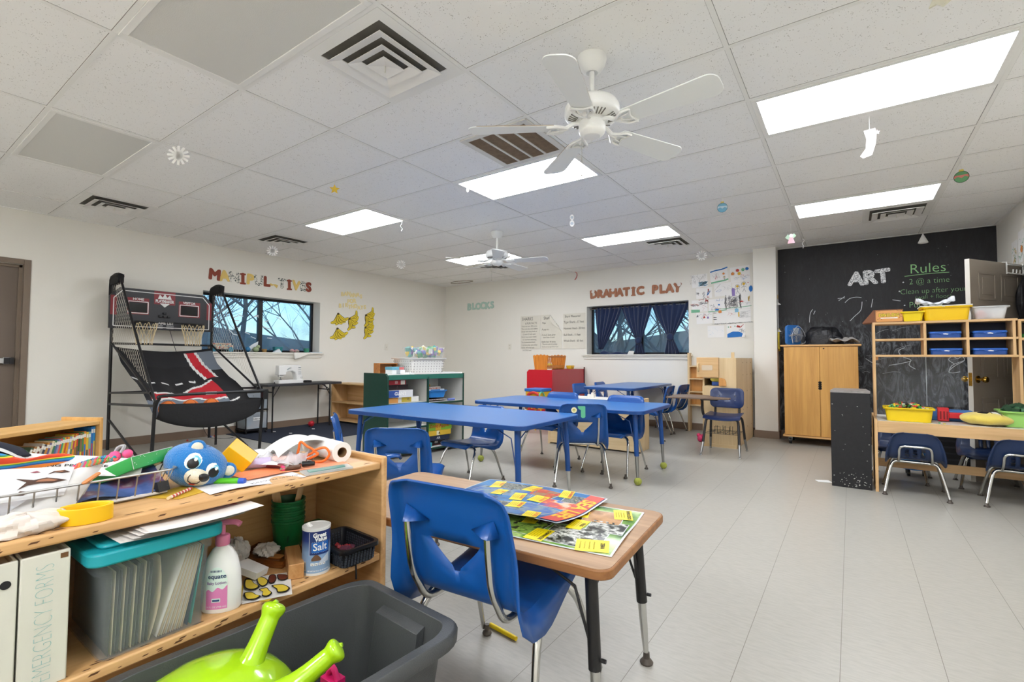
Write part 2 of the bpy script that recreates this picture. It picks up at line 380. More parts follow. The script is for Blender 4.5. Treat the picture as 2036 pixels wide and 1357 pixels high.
for i in range(26):
    x = rnd.uniform(-.5, 1.2); z = rnd.uniform(.9, 1.55); a = rnd.uniform(-.5, .5); l = rnd.uniform(.04, .12); stroke(g, [(x, z), (x+l*math.cos(a), z+l*math.sin(a)*.7+.015), (x+1.8*l*math.cos(a), z+1.4*l*math.sin(a))], rnd.uniform(.0015, .003), n=3)
for i in range(22):
    x = rnd.uniform(-.8, 1.3); z = rnd.uniform(1.3, 2.5); g.flat([(.003*math.cos(k), .003*math.sin(k)) for k in (q*PI/3 for q in range(6))], onB(x, cy, z))
struct('wall_chalkboard', g, [chalk_mat(), M('#9fd596', .8), M('#c9cdd0', .8)])
# ---------------------------------------------------------------- windows
FR = M('#1c1d20', .4); GL = bpy.data.materials.new('m_window_glass'); GL.use_nodes = True
_t = GL.node_tree; _t.nodes.remove(_t.nodes['Principled BSDF']); _o = _t.nodes['Material Output']
_tr = nd(_t, 'ShaderNodeBsdfTransparent'); _tr.inputs[0].default_value = (.60, .72, .80, 1)
_gl = nd(_t, 'ShaderNodeBsdfGlossy'); _gl.inputs['Roughness'].default_value = .03; _df = nd(_t, 'ShaderNodeBsdfTranslucent'); _df.inputs[0].default_value = lin('#bcd8ea')
_m1 = nd(_t, 'ShaderNodeMixShader'); _m2 = nd(_t, 'ShaderNodeMixShader'); _fr = nd(_t, 'ShaderNodeFresnel', IOR=1.5)
_tc = nd(_t, 'ShaderNodeTexCoord'); _nn = nd(_t, 'ShaderNodeTexNoise', Scale=2.0, Detail=8.0, Roughness=.7); _t.links.new(_tc.outputs['Object'], _nn.inputs[0])
_cr = nd(_t, 'ShaderNodeMapRange'); _cr.inputs[1].default_value = .35; _cr.inputs[2].default_value = .75; _cr.inputs[3].default_value = .06; _cr.inputs[4].default_value = .35; _t.links.new(_nn.outputs['Fac'], _cr.inputs[0])
_t.links.new(_cr.outputs[0], _m1.inputs[0]); _t.links.new(_tr.outputs[0], _m1.inputs[1]); _t.links.new(_df.outputs[0], _m1.inputs[2])
_t.links.new(_fr.outputs[0], _m2.inputs[0]); _t.links.new(_m1.outputs[0], _m2.inputs[1]); _t.links.new(_gl.outputs[0], _m2.inputs[2]); _t.links.new(_m2.outputs[0], _o.inputs[0])
SILL = M('#e2dfd6', .5)
def window(name, a0, a1, z0, z1, to, mid, sill):
    """a runs along the wall, to(a, d, z) gives a room point d metres behind the wall face"""
    w = bpy.data.objects.new(name, None); COL.objects.link(w); w['kind'] = 'structure'; w.location = to((a0+a1)/2, .2, z0)
    inv = Matrix.Translation(-w.location)
    def bar(mb, p, q):
        P, Q = inv @ Vector(to(*p)), inv @ Vector(to(*q)); mb.bb(min(P.x, Q.x), max(P.x, Q.x), min(P.y, Q.y), max(P.y, Q.y), min(P.z, Q.z), max(P.z, Q.z))
    g = MB(); d0, d1 = .20, .25; e = .035
    bar(g, (a0, d0, z0), (a0+e, d1, z1)); bar(g, (a1-e, d0, z0), (a1, d1, z1)); bar(g, (a0+e, d0, z0), (a1-e, d1, z0+e)); bar(g, (a0+e, d0, z1-e), (a1-e, d1, z1)); bar(g, (mid-.03, d0-.01, z0+e), (mid+.03, d1, z1-e))
    g.build('window_frame', FR, w)
    for p, q in ((a0+e, mid-.03), (mid+.03, a1-e)):
        g = MB(); bar(g, (p, .228, z0+e), (q, .231, z1-e)); g.build('window_pane', GL, w)
    g = MB(); bar(g, (a0-.09, -.045, z0-.025), (a1+.06, .19, z0)); bar(g, (a0-.06, -.026, z0-.05), (a1+.04, -.001, z0-.025)); bar(g, (a0-.05, -.018, z0-.085), (a1+.03, -.001, z0-.05))
    g.build('window_sill', SILL, w, bev=.004)
    return w
window('window_1', *W1, lambda a, d, z: (XL-d, a, z), 3.85, 1)
window('window_2', *W2, lambda a, d, z: (a, YB+d, z), -2.93, 1)
# ---------------------------------------------------------------- exit door in the left wall
DB = M('#6d6055', .45); DF = M('#7b6c5d', .45)
g = MB(); g.bb(XL-.06, XL+.012, D1[1], D1[1]+.055, 0, D1[3]+.055).bb(XL-.06, XL+.012, D1[0]-.055, D1[0], 0, D1[3]+.055).bb(XL-.06, XL+.012, D1[0], D1[1], D1[3], D1[3]+.055)
g.bb(XL-.2, XL-.06, D1[1]-.03, D1[1]+.02, 0, D1[3]); g.bb(XL-.2, XL-.06, D1[0], D1[1], D1[3]-.03, D1[3])
struct('trim_3', g, DF, bev=.003)
d = bpy.data.objects.new('door_1', None); COL.objects.link(d); d.location = (XL-.11, .7, 0); d['kind'] = 'structure'
MB().bb(-.022, .022, -.45, .45, .01, 2.07).build('door_leaf', DB, d)
MB().bb(.045, .085, -.44, .40, 1.025, 1.08).bb(.022, .05, .36, .42, 1.015, 1.09).build('push_bar', M('#c2c3c4', .3, .8), d, bev=.004)
MB().bb(.085, .09, .36, .43, 1.02, 1.085).bb(.022, .10, .405, .435, 1.018, 1.088).build('push_bar_end', BLACK, d)
MB().bb(.022, .08, -.42, .12, 1.93, 1.99).build('door_closer', M('#b9b8b4', .4, .5), d, bev=.006)
# ---------------------------------------------------------------- doorway and open panelled door on the right
g = MB()
for s in (D2[0]-.06, D2[1]): g.bb(XR-.018, XR+.13, s, s+.06, 0, D2[3]+.06)
g.bb(XR-.018, XR+.13, D2[0], D2[1], D2[3], D2[3]+.06); struct('trim_4', g, M('#d9d6cd', .5), bev=.003)
hx, hy = 1.385, 6.665; fx, fy = .885, 5.965
ang = math.atan2(fy-hy, fx-hx)
d = bpy.data.objects.new('door_2', None); COL.objects.link(d); d.location = (hx, hy, 0); d.rotation_euler.z = ang; d['kind'] = 'structure'
L = math.hypot(fx-hx, fy-hy)
DG = M('#9c9286', .45)
g = MB(); g.bb(0, L, -.018, .018, .012, 2.03)
for x0, x1 in ((.12, .40), (.48, .74)):
    for z0, z1 in ((.22, .76), (.93, 1.52), (1.66, 1.92)):
        for sy in (-1, 1):
            for (a, b2, c, e) in ((x0, x1, z0, z0+.022), (x0, x1, z1-.022, z1), (x0, x0+.022, z0, z1), (x1-.022, x1, z0, z1)): g.bb(a, b2, sy*.018, sy*.024, c, e)
            g.bb(x0+.05, x1-.05, sy*.018, sy*.023, z0+.05, z1-.05)
g.build('door_leaf', DG, d, bev=.003)
MB().bb(L, L+.002, -.018, .018, .012, 2.03).build('door_edge', M('#d8d4cb', .5), d)
BR = M('#c9a44a', .22, 1)
g = MB()
for s in (-1, 1): g.lathe([(0, 0), (.033, 0), (.033, .008), (.012, .012), (.012, .035), (.024, .045), (.029, .06), (.024, .073), (0, .076)], (L-.065, s*.018, .93), 16, rot=(-s*PI/2, 0, 0))
g.build('door_knob', BR, d)
MB().bb(L+.002, L+.004, -.013, .013, .87, .99).bb(L, L+.014, -.008, .008, .915, .945).build('latch_plate', BR, d)
# ================================================================ CEILING FIXTURES
LENS_ON = lambda k: M('#f3f6fb', .4, emit=round(PANEL*k, 2)); LENS_OFF = M('#d9d8d2', .35, bump=(240, .15)); TRIMW = M('#efeee9', .45)
def panel(u, v, lit, label, w=1, h=1):
    x0, x1, y0, y1 = GX(u)+.013, GX(u+1)-.013, GY(v)+.013, GY(v+1)-.013
    t = thing('ceiling_light', label, 'ceiling light', ((x0+x1)/2, (y0+y1)/2, ZC), 0, 'recessed ceiling light panels')
    a, b = (x1-x0)/2, (y1-y0)/2; e = .032; g = MB()
    g.bb(-a, -a+e, -b, b, -.009, -.001); g.bb(a-e, a, -b, b, -.009, -.001); g.bb(-a+e, a-e, -b, -b+e, -.009, -.001); g.bb(-a+e, a-e, b-e, b, -.009, -.001)
    g.build('light_frame', TRIMW, t, bev=.002)
    MB().bb(-a+e, a-e, -b+e, b-e, -.0045, -.001).build('diffuser', LENS_ON(lit) if lit else LENS_OFF, t)
panel(0, 1, .9, 'lit ceiling light panel nearest the camera, above the right of the room')
panel(0, 5, .5, 'lit ceiling light panel beside the vent in front of the chalkboard wall')
panel(-2, 1, 1, 'lit ceiling light panel touching the brown return air grille by the near fan')
panel(-2, 5, .6, 'lit ceiling light panel before the dramatic play window, vent at its side')
panel(-4, 1, 1, 'lit ceiling light panel nearest the long left wall, left of the grille')
panel(-4, 5, .7, 'lit ceiling light panel farthest away, half behind the far ceiling fan')
panel(-2, -3, 0, 'large unlit grey ceiling light panel beside the big near air vent')
panel(-4, -3, 0, 'small looking unlit grey ceiling light panel at the far left')
for u in (0, -2, -4): panel(u, -7, 1.25, 'lit ceiling light panel, unseen and added behind the camera, row end %s' % {0: 'right', -2: 'middle', -4: 'left'}[u])  # unseen panels continuing the grid, added and brightened to fill the room
panel(0, -3, .45, 'lit ceiling light panel, unseen and added above the right side')  # unseen panel added on the same grid for extra light
def vent(u, v, half, label):
    x0 = GX(u)+(.61 if half else 0)+.013; y0 = GY(v)+.013; s = .583
    t = thing('air_vent', label, 'air vent', (x0+s/2, y0+s/2, ZC), 0, 'square ceiling air vents')
    h = s/2
    def ring(g, r0, r1, z0, z1, th=.004):
        a = [(-1, -1), (1, -1), (1, 1), (-1, 1)]
        for k in range(4):
            (p, q), (p2, q2) = a[k], a[(k+1) % 4]
            v = [(p*r0, q*r0, z0), (p2*r0, q2*r0, z0), (p2*r1, q2*r1, z1), (p*r1, q*r1, z1)]
            g.add(v+[(x, y, z+th) for x, y, z in v], [(0, 1, 2, 3), (7, 6, 5, 4), (0, 4, 5, 1), (1, 5, 6, 2), (2, 6, 7, 3), (3, 7, 4, 0)])
    g = MB(); ring(g, h, h-.058, -.005, -.006); ring(g, h-.058, h-.060, -.006, -.001, .003); g.build('vent_frame', M('#f0efea', .4), t)
    MB().bb(-h+.06, h-.06, -h+.06, h-.06, -.0025, -.0005).build('vent_throat', M('#64615a', .8, var=(9, .4)), t)  # flat plate coloured dark for the shade seen between the louvres
    for r, r1, z1 in ((.213, .158, -.016), (.138, .088, -.016), (.070, .0, -.026)):
        g = MB(); ring(g, r, r1, -.036, z1, .003); g.build('louvre', M('#eceae5', .45, var=(6, .05)), t)
    MB().cyl((0, 0, -.06), (0, 0, -.024), .004, n=6).build('damper_knob', M('#d9d6c8', .5), t)
    return t
vent(-2, -2, 1, 'large near white ceiling air vent beside the big unlit light panel')
vent(-5, -2, 0, 'white ceiling air vent at far left beyond the small unlit panel')
vent(-5, 1, 0, 'white ceiling air vent left of the lit panel above the left window')
vent(0, 6, 1, 'white ceiling air vent in front of the black chalkboard wall')
vent(-2, 6, 1, 'white ceiling air vent beside the lit panel before the curtained window')
vent(-4, 6, 0, 'small looking white ceiling air vent near the far left corner')
# return air grille
x0, y0 = GX(-1)-.61+.013, GY(0)+.013
t = thing('return_grille', 'brown dusty return air grille with white bars beside the near fan', 'air vent', (x0+.29, y0+.29, ZC))
g = MB(); h = .29
for a in (-1, 1): g.bb(a*h, a*(h-.045), -h, h, -.012, -.001); g.bb(-h+.045, h-.045, a*h, a*(h-.045), -.012, -.001)
g.build('grille_frame', M('#d8d6cf', .45), t, bev=.003)
g = MB()
for k in range(3): x = -h+.045+(2*h-.09)*(k+1)/4; g.bb(x-.008, x+.008, -h+.045, h-.045, -.014, -.004)
g.build('grille_bar', M('#d8d6cf', .45), t)
g = MB()
for k in range(56): y = -h+.05+(2*h-.1)*k/55; g.bb(-h+.045, h-.045, y-.0015, y+.0025, -.009, -.004)
g.build('slat', M('#8a7763', .8, var=(20, .4)), t)
MB().bb(-h+.045, h-.045, -h+.045, h-.045, -.004, -.001).build('filter', M('#4f4134', .9), t)
# ceiling fans
FW = M('#f0f0ec', .32)
def blade_pts(L0, L1, w0, w1):
    p = [(L0, -w0/2)]
    p += [(L1-.05, -w1/2)]; p += [(L1-.05+.05*math.sin(R(a)), -w1/2+.05*(1-math.cos(R(a)))) for a in (20, 45, 70, 90)]
    p += [(L1-.05+.05*math.sin(R(a)), w1/2-.05*(1-math.cos(R(a)))) for a in (90, 70, 45, 20)]
    p += [(L1-.05, w1/2), (L0, w0/2), (L0-.012, w0/4), (L0-.012, -w0/4)]
    return p
def fan(x, y, a0, label, rad=.65):
    t = thing('ceiling_fan', label, 'ceiling fan', (x, y, ZC), R(a0), 'white five blade ceiling fans')
    MB().lathe([(0, 0), (.075, 0), (.078, -.012), (.07, -.045), (.05, -.075), (.03, -.085), (.026, -.078), (0, -.078)], n=28).build('canopy', FW, t)
    MB().cyl((0, 0, -.08), (0, 0, -.24), .0135, n=14).build('downrod', FW, t)
    MB().lathe([(r_, z_-.05) for r_, z_ in [(0, -.17), (.028, -.17), (.03, -.185), (.10, -.188), (.128, -.20), (.142, -.225), (.144, -.262), (.136, -.275), (.105, -.288), (.07, -.292), (.068, -.30), (0, -.30)]], n=36).build('motor_housing', FW, t)
    g = MB()
    for k in range(40):
        if k % 8 < 6: a = 2*PI*k/40; c, s_ = math.cos(a), math.sin(a); g.tube([(c*.085, s_*.085, -.3435), (c*.125, s_*.125, -.3315)], .0035, 5)
    g.build('cooling_slot', M('#7d7a72', .8), t)
    MB().lathe([(r_, z_-.05) for r_, z_ in [(.066, -.295), (.068, -.312), (.07, -.318), (.07, -.345), (.064, -.36), (.045, -.375), (.042, -.376), (.025, -.378), (0, -.378)]], n=28).build('switch_housing', FW, t)
    MB().tube([(-.066, .02, -.385), (-.075, .022, -.395), (-.076, .022, -.60)], .0014, 5).ball((-.076, .022, -.605), .005, 8).build('pull_chain', M('#a8a49a', .4, .6), t)
    for k in range(5):
        m = Matrix.Rotation(2*PI*k/5, 4, 'Z') @ Matrix.Translation((0, 0, -.378)) @ Matrix.Rotation(R(-11), 4, 'X')
        bl = MB().prism(blade_pts(.19, rad, .105, .15), .006, m); b = bl.build('blade', M('#eceeeb', .4), t, bev=.0015)
        MB().add([m @ Vector(p) for p in [(.20, .054, .0065), (rad-.05, .0755, .0065), (rad-.05, .0768, .003), (.20, .0555, .003)]], [(0, 1, 2, 3)]).build('blade_edge', M('#a3907a', .7), b)
        g = MB(); mz = Matrix.Rotation(2*PI*k/5, 4, 'Z')
        def P(x, y, z): return mz @ Vector((x, y, z-.05-(.013 if x > .12 else 0)))
        g.tube([P(.06, 0, -.300), P(.10, 0, -.306), P(.14, 0, -.316), P(.17, 0, -.322)], .012, 8)
        for s in (-1, 1): g.tube(crom([P(.13, s*.005, -.316), P(.16, s*.030, -.3215), P(.19, s*.050, -.323-s*.006), P(.235, s*.050, -.323-s*.008)], 4), .008, 6); g.tube(crom([P(.15, s*.004, -.319), P(.185, s*.022, -.3225), P(.22, s*.026, -.323-s*.004)], 4), .005, 6)
        g.tube(crom([P(.235, -.05, -.317), P(.218, 0, -.322), P(.235, .05, -.330)], 5), .006, 6)
        g.build('blade_arm', FW, t)
    return t
fan(-1.088, 2.262, -5, 'near white five blade ceiling fan with pull chain in front of the return grille')
fan(-3.60, 4.77, 20, 'far white five blade ceiling fan in front of the farthest lit panel')
# smoke detector
tag(MB().lathe([(0, 0), (.06, 0), (.06, -.02), (.045, -.035), (.02, -.042), (0, -.042)], n=24).build('smoke_detector', M('#e3e1da', .4), loc=(-4.30, 5.95, ZC)), 'small round white smoke detector on the ceiling behind the far fan', 'smoke detector')
# paper ornaments hung from the ceiling grid: (kind, x, y, drop, label, category)
def star_pts(r, n=5, k=.45, a0=90): return [((r if i % 2 == 0 else r*k)*math.cos(R(a0+180*i/n)), (r if i % 2 == 0 else r*k)*math.sin(R(a0+180*i/n))) for i in range(2*n)]
def circ(r, n=18, cx=0, cy=0, sx=1): return [(cx+sx*r*math.cos(2*PI*i/n), cy+r*math.sin(2*PI*i/n)) for i in range(n)]
def face(yaw): return Matrix.Rotation(yaw, 4, 'Z') @ Matrix(((1, 0, 0, 0), (0, 0, -1, 0), (0, 1, 0, 0), (0, 0, 0, 1)))
def ornament(name, x, y, drop, label, cat, draw, mats, yaw=.6, string=True):
    t = thing(name, label, cat, (x, y, ZC-.004))
    if string: MB().cyl((0, 0, 0), (0, 0, -drop), .0012, n=5).build('string', M('#e6e4dd', .7), t)
    g = MB(); draw(g, Matrix.Translation((0, 0, -drop)) @ face(yaw)); g.build('paper_cutout', mats, t)
PW = M('#f0efec', .7)
def tr(m, x, y, z=0): return m @ Matrix.Translation((x, y, z))
def d_star(g, m): g.prism(star_pts(.045), .002, tr(m, 0, -.04))
ornament('paper_star', -3.72, 2.53, .05, 'yellow paper star hanging left of the brown return grille', 'ornament', d_star, M('#d9b73a', .6), .9)
def d_snow(g, m):
    for a in range(0, 180, 30): g.prism([(-.07*math.cos(R(a))-.008*math.sin(R(a)), -.07*math.sin(R(a))+.008*math.cos(R(a))), (.07*math.cos(R(a))-.008*math.sin(R(a)), .07*math.sin(R(a))+.008*math.cos(R(a))), (.07*math.cos(R(a))+.008*math.sin(R(a)), .07*math.sin(R(a))-.008*math.cos(R(a))), (-.07*math.cos(R(a))+.008*math.sin(R(a)), -.07*math.sin(R(a))-.008*math.cos(R(a)))], .002, tr(m, 0, -.06))
    g.prism(circ(.03), .003, tr(m, 0, -.06, -.001))
ornament('paper_snowflake', -3.97, 1.41, .06, 'white paper snowflake right of the small unlit panel at far left', 'ornament', d_snow, PW, .9)
ornament('paper_snowflake', -6.43, 3.43, .07, 'white paper snowflake hanging over the arcade below the left wall vent', 'ornament', d_snow, PW, .9)
ornament('paper_snowflake', -5.73, 5.1, .06, 'white paper snowflake farthest toward the banana wall corner', 'ornament', d_snow, PW, .9)
ornament('paper_snowflake', -1.71, 7.1, .05, 'white paper snowflake nearest the wall above the drawings', 'ornament', d_snow, PW, .2)
def d_curl(g, m): g.tube([m @ Vector(p) for p in crom([(0, 0, 0), (.01, -.03, .01), (-.008, -.06, 0), (.01, -.09, -.01), (0, -.12, 0)], 4)], .006, 5)
ornament('paper_curl', -4.16, 3.70, .02, 'white curled paper strip hanging off the lit panel nearest the left wall', 'ornament', d_curl, PW)
ornament('paper_curl', -2.83, 3.30, .03, 'tiny white paper strip left of the lit panel by the grille', 'ornament', lambda g, m: g.prism(circ(.02, 8, 0, -.02, .6), .002, m), PW)
def d_chain(g, m): g.prism(circ(.032, 12, 0, -.03, .7), .003, m); g.prism(circ(.036, 12, 0, -.095, .7), .003, m); g.m(1).prism(circ(.016, 8, 0, -.03), .001, tr(m, 0, 0, .003)); g.prism(circ(.018, 8, 0, -.095), .001, tr(m, 0, 0, .003))
ornament('paper_snowman', -2.40, 4.50, .05, 'white paper snowman between the near fan and the dramatic play sign', 'ornament', d_chain, [PW, M('#b9c4cc', .7)])
def d_ball(g, m):
    g.prism(circ(.045, 20, 0, -.055), .003, m); g.m(1).prism([(-.046, -.06), (-.02, -.045), (0, -.06), (.02, -.045), (.046, -.06), (.045, -.035), (-.045, -.035)], .001, tr(m, 0, -.005, .003)); g.m(2).prism([(-.016, -.014), (.016, -.014), (.013, .006), (-.013, .006)], .003, m)
    g.m(3).tube([m @ Vector((x, y-.055, .004)) for x, y in circ(.045, 20)], .002, 4, True)
ornament('paper_bauble', -.985, 4.90, .07, 'blue paper Christmas bauble with pale band hanging mid ceiling', 'ornament', d_ball, [M('#6ea3bd', .7), M('#b9cdd6', .7), M('#c9b560', .7), M('#46707f', .7)], .2)
ornament('paper_bauble', .745, 5.14, .07, 'green and red paper Christmas bauble hanging at the upper right', 'ornament', d_ball, [M('#5f9464', .7), M('#c4746a', .7), M('#d6c35b', .7), M('#33513a', .7)], -.1)
def d_sock(g, m): g.prism([(-.03, 0), (.03, 0), (.035, -.04), (.03, -.10), (.01, -.17), (-.035, -.18), (-.05, -.165), (-.02, -.12), (-.015, -.06)], .004, m); g.m(1).tube([m @ Vector((x, y, .005)) for x, y in [(-.03, 0), (.03, 0), (.035, -.04), (.03, -.10), (.01, -.17), (-.035, -.18), (-.05, -.165), (-.02, -.12), (-.015, -.06)]], .0018, 4, True); g.prism(star_pts(.016), .001, tr(m, .04, -.03, .004))
ornament('paper_stocking', .125, 3.84, .09, 'pale pink paper stocking hanging below the nearest lit panel', 'ornament', d_sock, [M('#efe3e0', .7), M('#b9aeb0', .7)], -.1)
def d_angel(g, m): g.prism([(-.035, -.13), (.04, -.13), (.02, -.06), (-.015, -.06)], .004, m); g.m(1).prism([(-.06, -.06), (-.02, -.09), (0, -.06), (-.03, -.02)], .003, m); g.prism([(.055, -.05), (.02, -.08), (0, -.06), (.03, -.015)], .003, m); g.m(2).prism(circ(.022, 12, .003, -.04), .004, tr(m, 0, 0, .001))
ornament('paper_angel', -.545, 6.40, .10, 'pink and green paper angel hanging left above the wardrobe', 'ornament', d_angel, [M('#e2b7c2', .7), M('#b9d6bd', .7), PW], 0)
ornament('paper_cone', .725, 7.42, .08, 'white folded paper cone hanging in front of the chalkboard', 'ornament', lambda g, m: g.lathe([(.002, .0), (.05, -.11), (.045, -.115), (0, -.02)], m.translation, 10), PW)
ornament('paper_curl', -.475, 7.15, .03, 'short white paper string at the chalkboard top left', 'ornament', d_curl, PW)
ornament('paper_fan', .335, 2.66, .02, 'crumpled cream paper fan at the top edge of the view', 'ornament', lambda g, m: g.prism([(0, .02), (-.035, -.06), (-.01, -.055), (.01, -.075), (.05, -.05), (.045, -.04)], .012, m), M('#dcd8c4', .7), -.2)
tag(MB().tube(crom([(0, 0, 0), (.03, 0, -.02), (.035, 0, -.07), (.01, 0, -.12), (-.01, 0, -.14)], 5), .014, 6, flat=.3).build('ribbon', M('#c03a33', .5), loc=(-4.05, 7.72, ZC-.02)), 'red curled ribbon hanging at the top of the back wall', 'ribbon')
tag(MB().tube(crom([(.28*math.cos(a)*(1+.1*math.sin(3*a)), .11*math.sin(a), .0) for a in (2*PI*i/14 for i in range(14))], 3, True), .006, 6, True).build('wire_hoop', M('#8b8272', .6), loc=(-6.55, 7.45, ZC-.015)), 'thin brown hoop hanging at the ceiling in the far corner', 'hoop')
# ---------------------------------------------------------------- outside: bank, scrub and bare trees
g = MB()
g.grid(lambda u, v: Vector((XL-.6-16*v, -8+30*u, -.6+3.0*v**1.6+.5*math.sin(7*u+5*v)*v)), 30, 14)
g.grid(lambda u, v: Vector((-16+22*u, YB+.6+16*v, -.6+3.0*v**1.6+.5*math.sin(6*u+4*v)*v)), 30, 14)
struct('ground_outside', g, speckle([(.3, '#3f4438'), (.5, '#7a745e'), (.7, '#5a5f4c')], 9, .95))
BARK = M('#6b6258', .95, var=(12, .3))
def bare_tree(x, y, z, h, label, seed):
    r = random.Random(seed); g = MB()
    def br(p, d, l, w, lev):
        n = 4; pts = [p]; q = p.copy(); dd = d.copy()
        for i in range(n):
            dd = (dd+Vector((r.uniform(-.22, .22), r.uniform(-.22, .22), r.uniform(-.03, .16)))).normalized(); q = q+dd*l/n; pts.append(q.copy())
        g.tube(pts, [w*(1-.6*i/n) for i in range(n+1)], 5 if lev < 2 else 3, caps=False)
        if lev < 3:
            for k in range(8 if lev == 0 else 5):
                i = r.randint(1, n); a = r.uniform(0, 2*PI); e = (dd*.75+Vector((math.cos(a), math.sin(a), r.uniform(-.1, .5)))*.8).normalized()
                br(pts[i], e, l*r.uniform(.42, .62), w*.45, lev+1)
    br(Vector((0, 0, 0)), Vector((0, 0, 1)), h, h*.016, 0)
    tag(g.build('bare_tree', BARK, loc=(x, y, z)), label, 'tree', 'bare trees outside the windows')
for i in range(17): yy = 2.0+i*.80+rnd.uniform(-.3, .3); bare_tree(-10.5-rnd.uniform(0, 5), yy+1.5, -.3, rnd.uniform(4, 6), 'bare leafless tree outside the left wall window', 100+i)
for i in range(17): xx = -9.5+i*.48+rnd.uniform(-.2, .2); bare_tree(xx, 11.0+rnd.uniform(0, 4.5), -.3, rnd.uniform(4, 6), 'bare leafless tree outside the curtained back window', 200+i)
def scrub(name, label, pos):
    r = random.Random(5); g = MB()
    for (x, y, z, w) in pos:
        for k in range(420):
            p = Vector((x+r.gauss(0, w), y+r.gauss(0, w), z+abs(r.gauss(0, .45)))); s = r.uniform(.025, .06); a = Vector((r.uniform(-1, 1), r.uniform(-1, 1), r.uniform(-1, 1))).normalized(); b = a.orthogonal().normalized()
            g.add([p-a*s, p+b*s*.5, p+a*s, p-b*s*.5], [(0, 1, 2, 3)])
    tag(g.build(name, M('#5d6b4a', .8, var=(2, .4))), label, 'shrubs', kind='stuff')
scrub('scrub', 'dull green evergreen scrub outside the left wall window', [(-11-.7*(i % 3), 2+i*.9, .1, .6) for i in range(15)])
scrub('scrub', 'dull green evergreen scrub outside the curtained window', [(-10+i*.7, 12+.7*(i % 3), .1, .6) for i in range(13)])
# ================================================================ TABLES AND CHAIRS
BLUE = M('#114d96', .32, coat=.15, var=(5, .06)); BLUELEG = M('#1a4788', .3); NAVY = M('#172b50', .35, coat=.1); TOPBLUE = M('#2e69ab', .30, var=(3, .05)); GLIDE = M('#57504a', .5, .4)
def shell(W, prof, h0, h1, hw, slots, corner, lip=.014, wrap=.075):
    """moulded chair shell: prof = [(y, z)] from the top of the back down and forward to the front of the seat"""
    P = crom([(0, y, z) for y, z in prof], 5); d = [0]
    for a, b in zip(P, P[1:]): d.append(d[-1]+(b-a).length)
    Lt = d[-1]
    def at(s):
        s = max(0, min(Lt, s))
        for i in range(len(d)-1):
            if s <= d[i+1]+1e-9: t = (s-d[i])/max(1e-9, d[i+1]-d[i]); return P[i].lerp(P[i+1], t), (P[i+1]-P[i]).normalized()
        return P[-1], (P[-1]-P[-2]).normalized()
    rows = sorted(set([0, corner*.06, corner*.2, corner*.45, corner] + [h0+(h1-h0)*k/6 for k in range(7)] + [corner+(h0-corner)*k/4 for k in range(5)] + [h1+(Lt-h1)*k/14 for k in range(15)]))
    nm = 7 if slots else 4; no = 6
    cols = no*2+nm; fr = (0, .35, .6, .745, .80, .90, 1.0)
    def half(s):
        w = W(s/Lt)
        if s < corner: w = w-corner+math.sqrt(max(0, corner**2-(corner-s)**2))
        e = Lt-s
        if e < corner*.6: c = corner*.6; w = w-c+math.sqrt(max(0, c*c-(c-e)**2))
        return w
    def hole(s):
        if slots: return hw
        t = (s-h0)/(h1-h0); return max(.010, hw*(1-max(0, min(1, t))**1.15)) if t > 0 else hw
    g = MB(); V = []
    for s in rows:
        p, t = at(s); n = Vector((0, -t.z, t.y)); n = -n if n.y < 0 and s < Lt*.4 else n
        if n.z < 0 and s > Lt*.6: n = -n
        w, b = half(s), min(hole(s), half(s)*.8); row = []
        xs = [-w+(w-b)*(1-fr[no-k]) for k in range(no)] + [-b+2*b*k/nm for k in range(nm)] + [b+(w-b)*fr[k] for k in range(no+1)]
        for x in xs:
            q = abs(x)/max(w, 1e-6); f = s/Lt
            fl = wrap*(.32+.68*math.exp(-((f-.50)/.19)**2))
            e = max(0, min(1, (q-.86)/.14)); off = -fl*e-(lip*(1-s/.03) if s < .03 else 0)
            row.append(g.bm.verts.new(Vector((x, p.y, p.z))+n*off))
        V.append(row)
    for i in range(len(rows)-1):
        inh = rows[i] >= h0-1e-6 and rows[i+1] <= h1+1e-6
        for j in range(cols):
            if inh and no <= j < no+nm and (not slots or (j-no) % 2 == 1): continue
            g.f((V[i][j], V[i+1][j], V[i+1][j+1], V[i][j+1]))
    return g
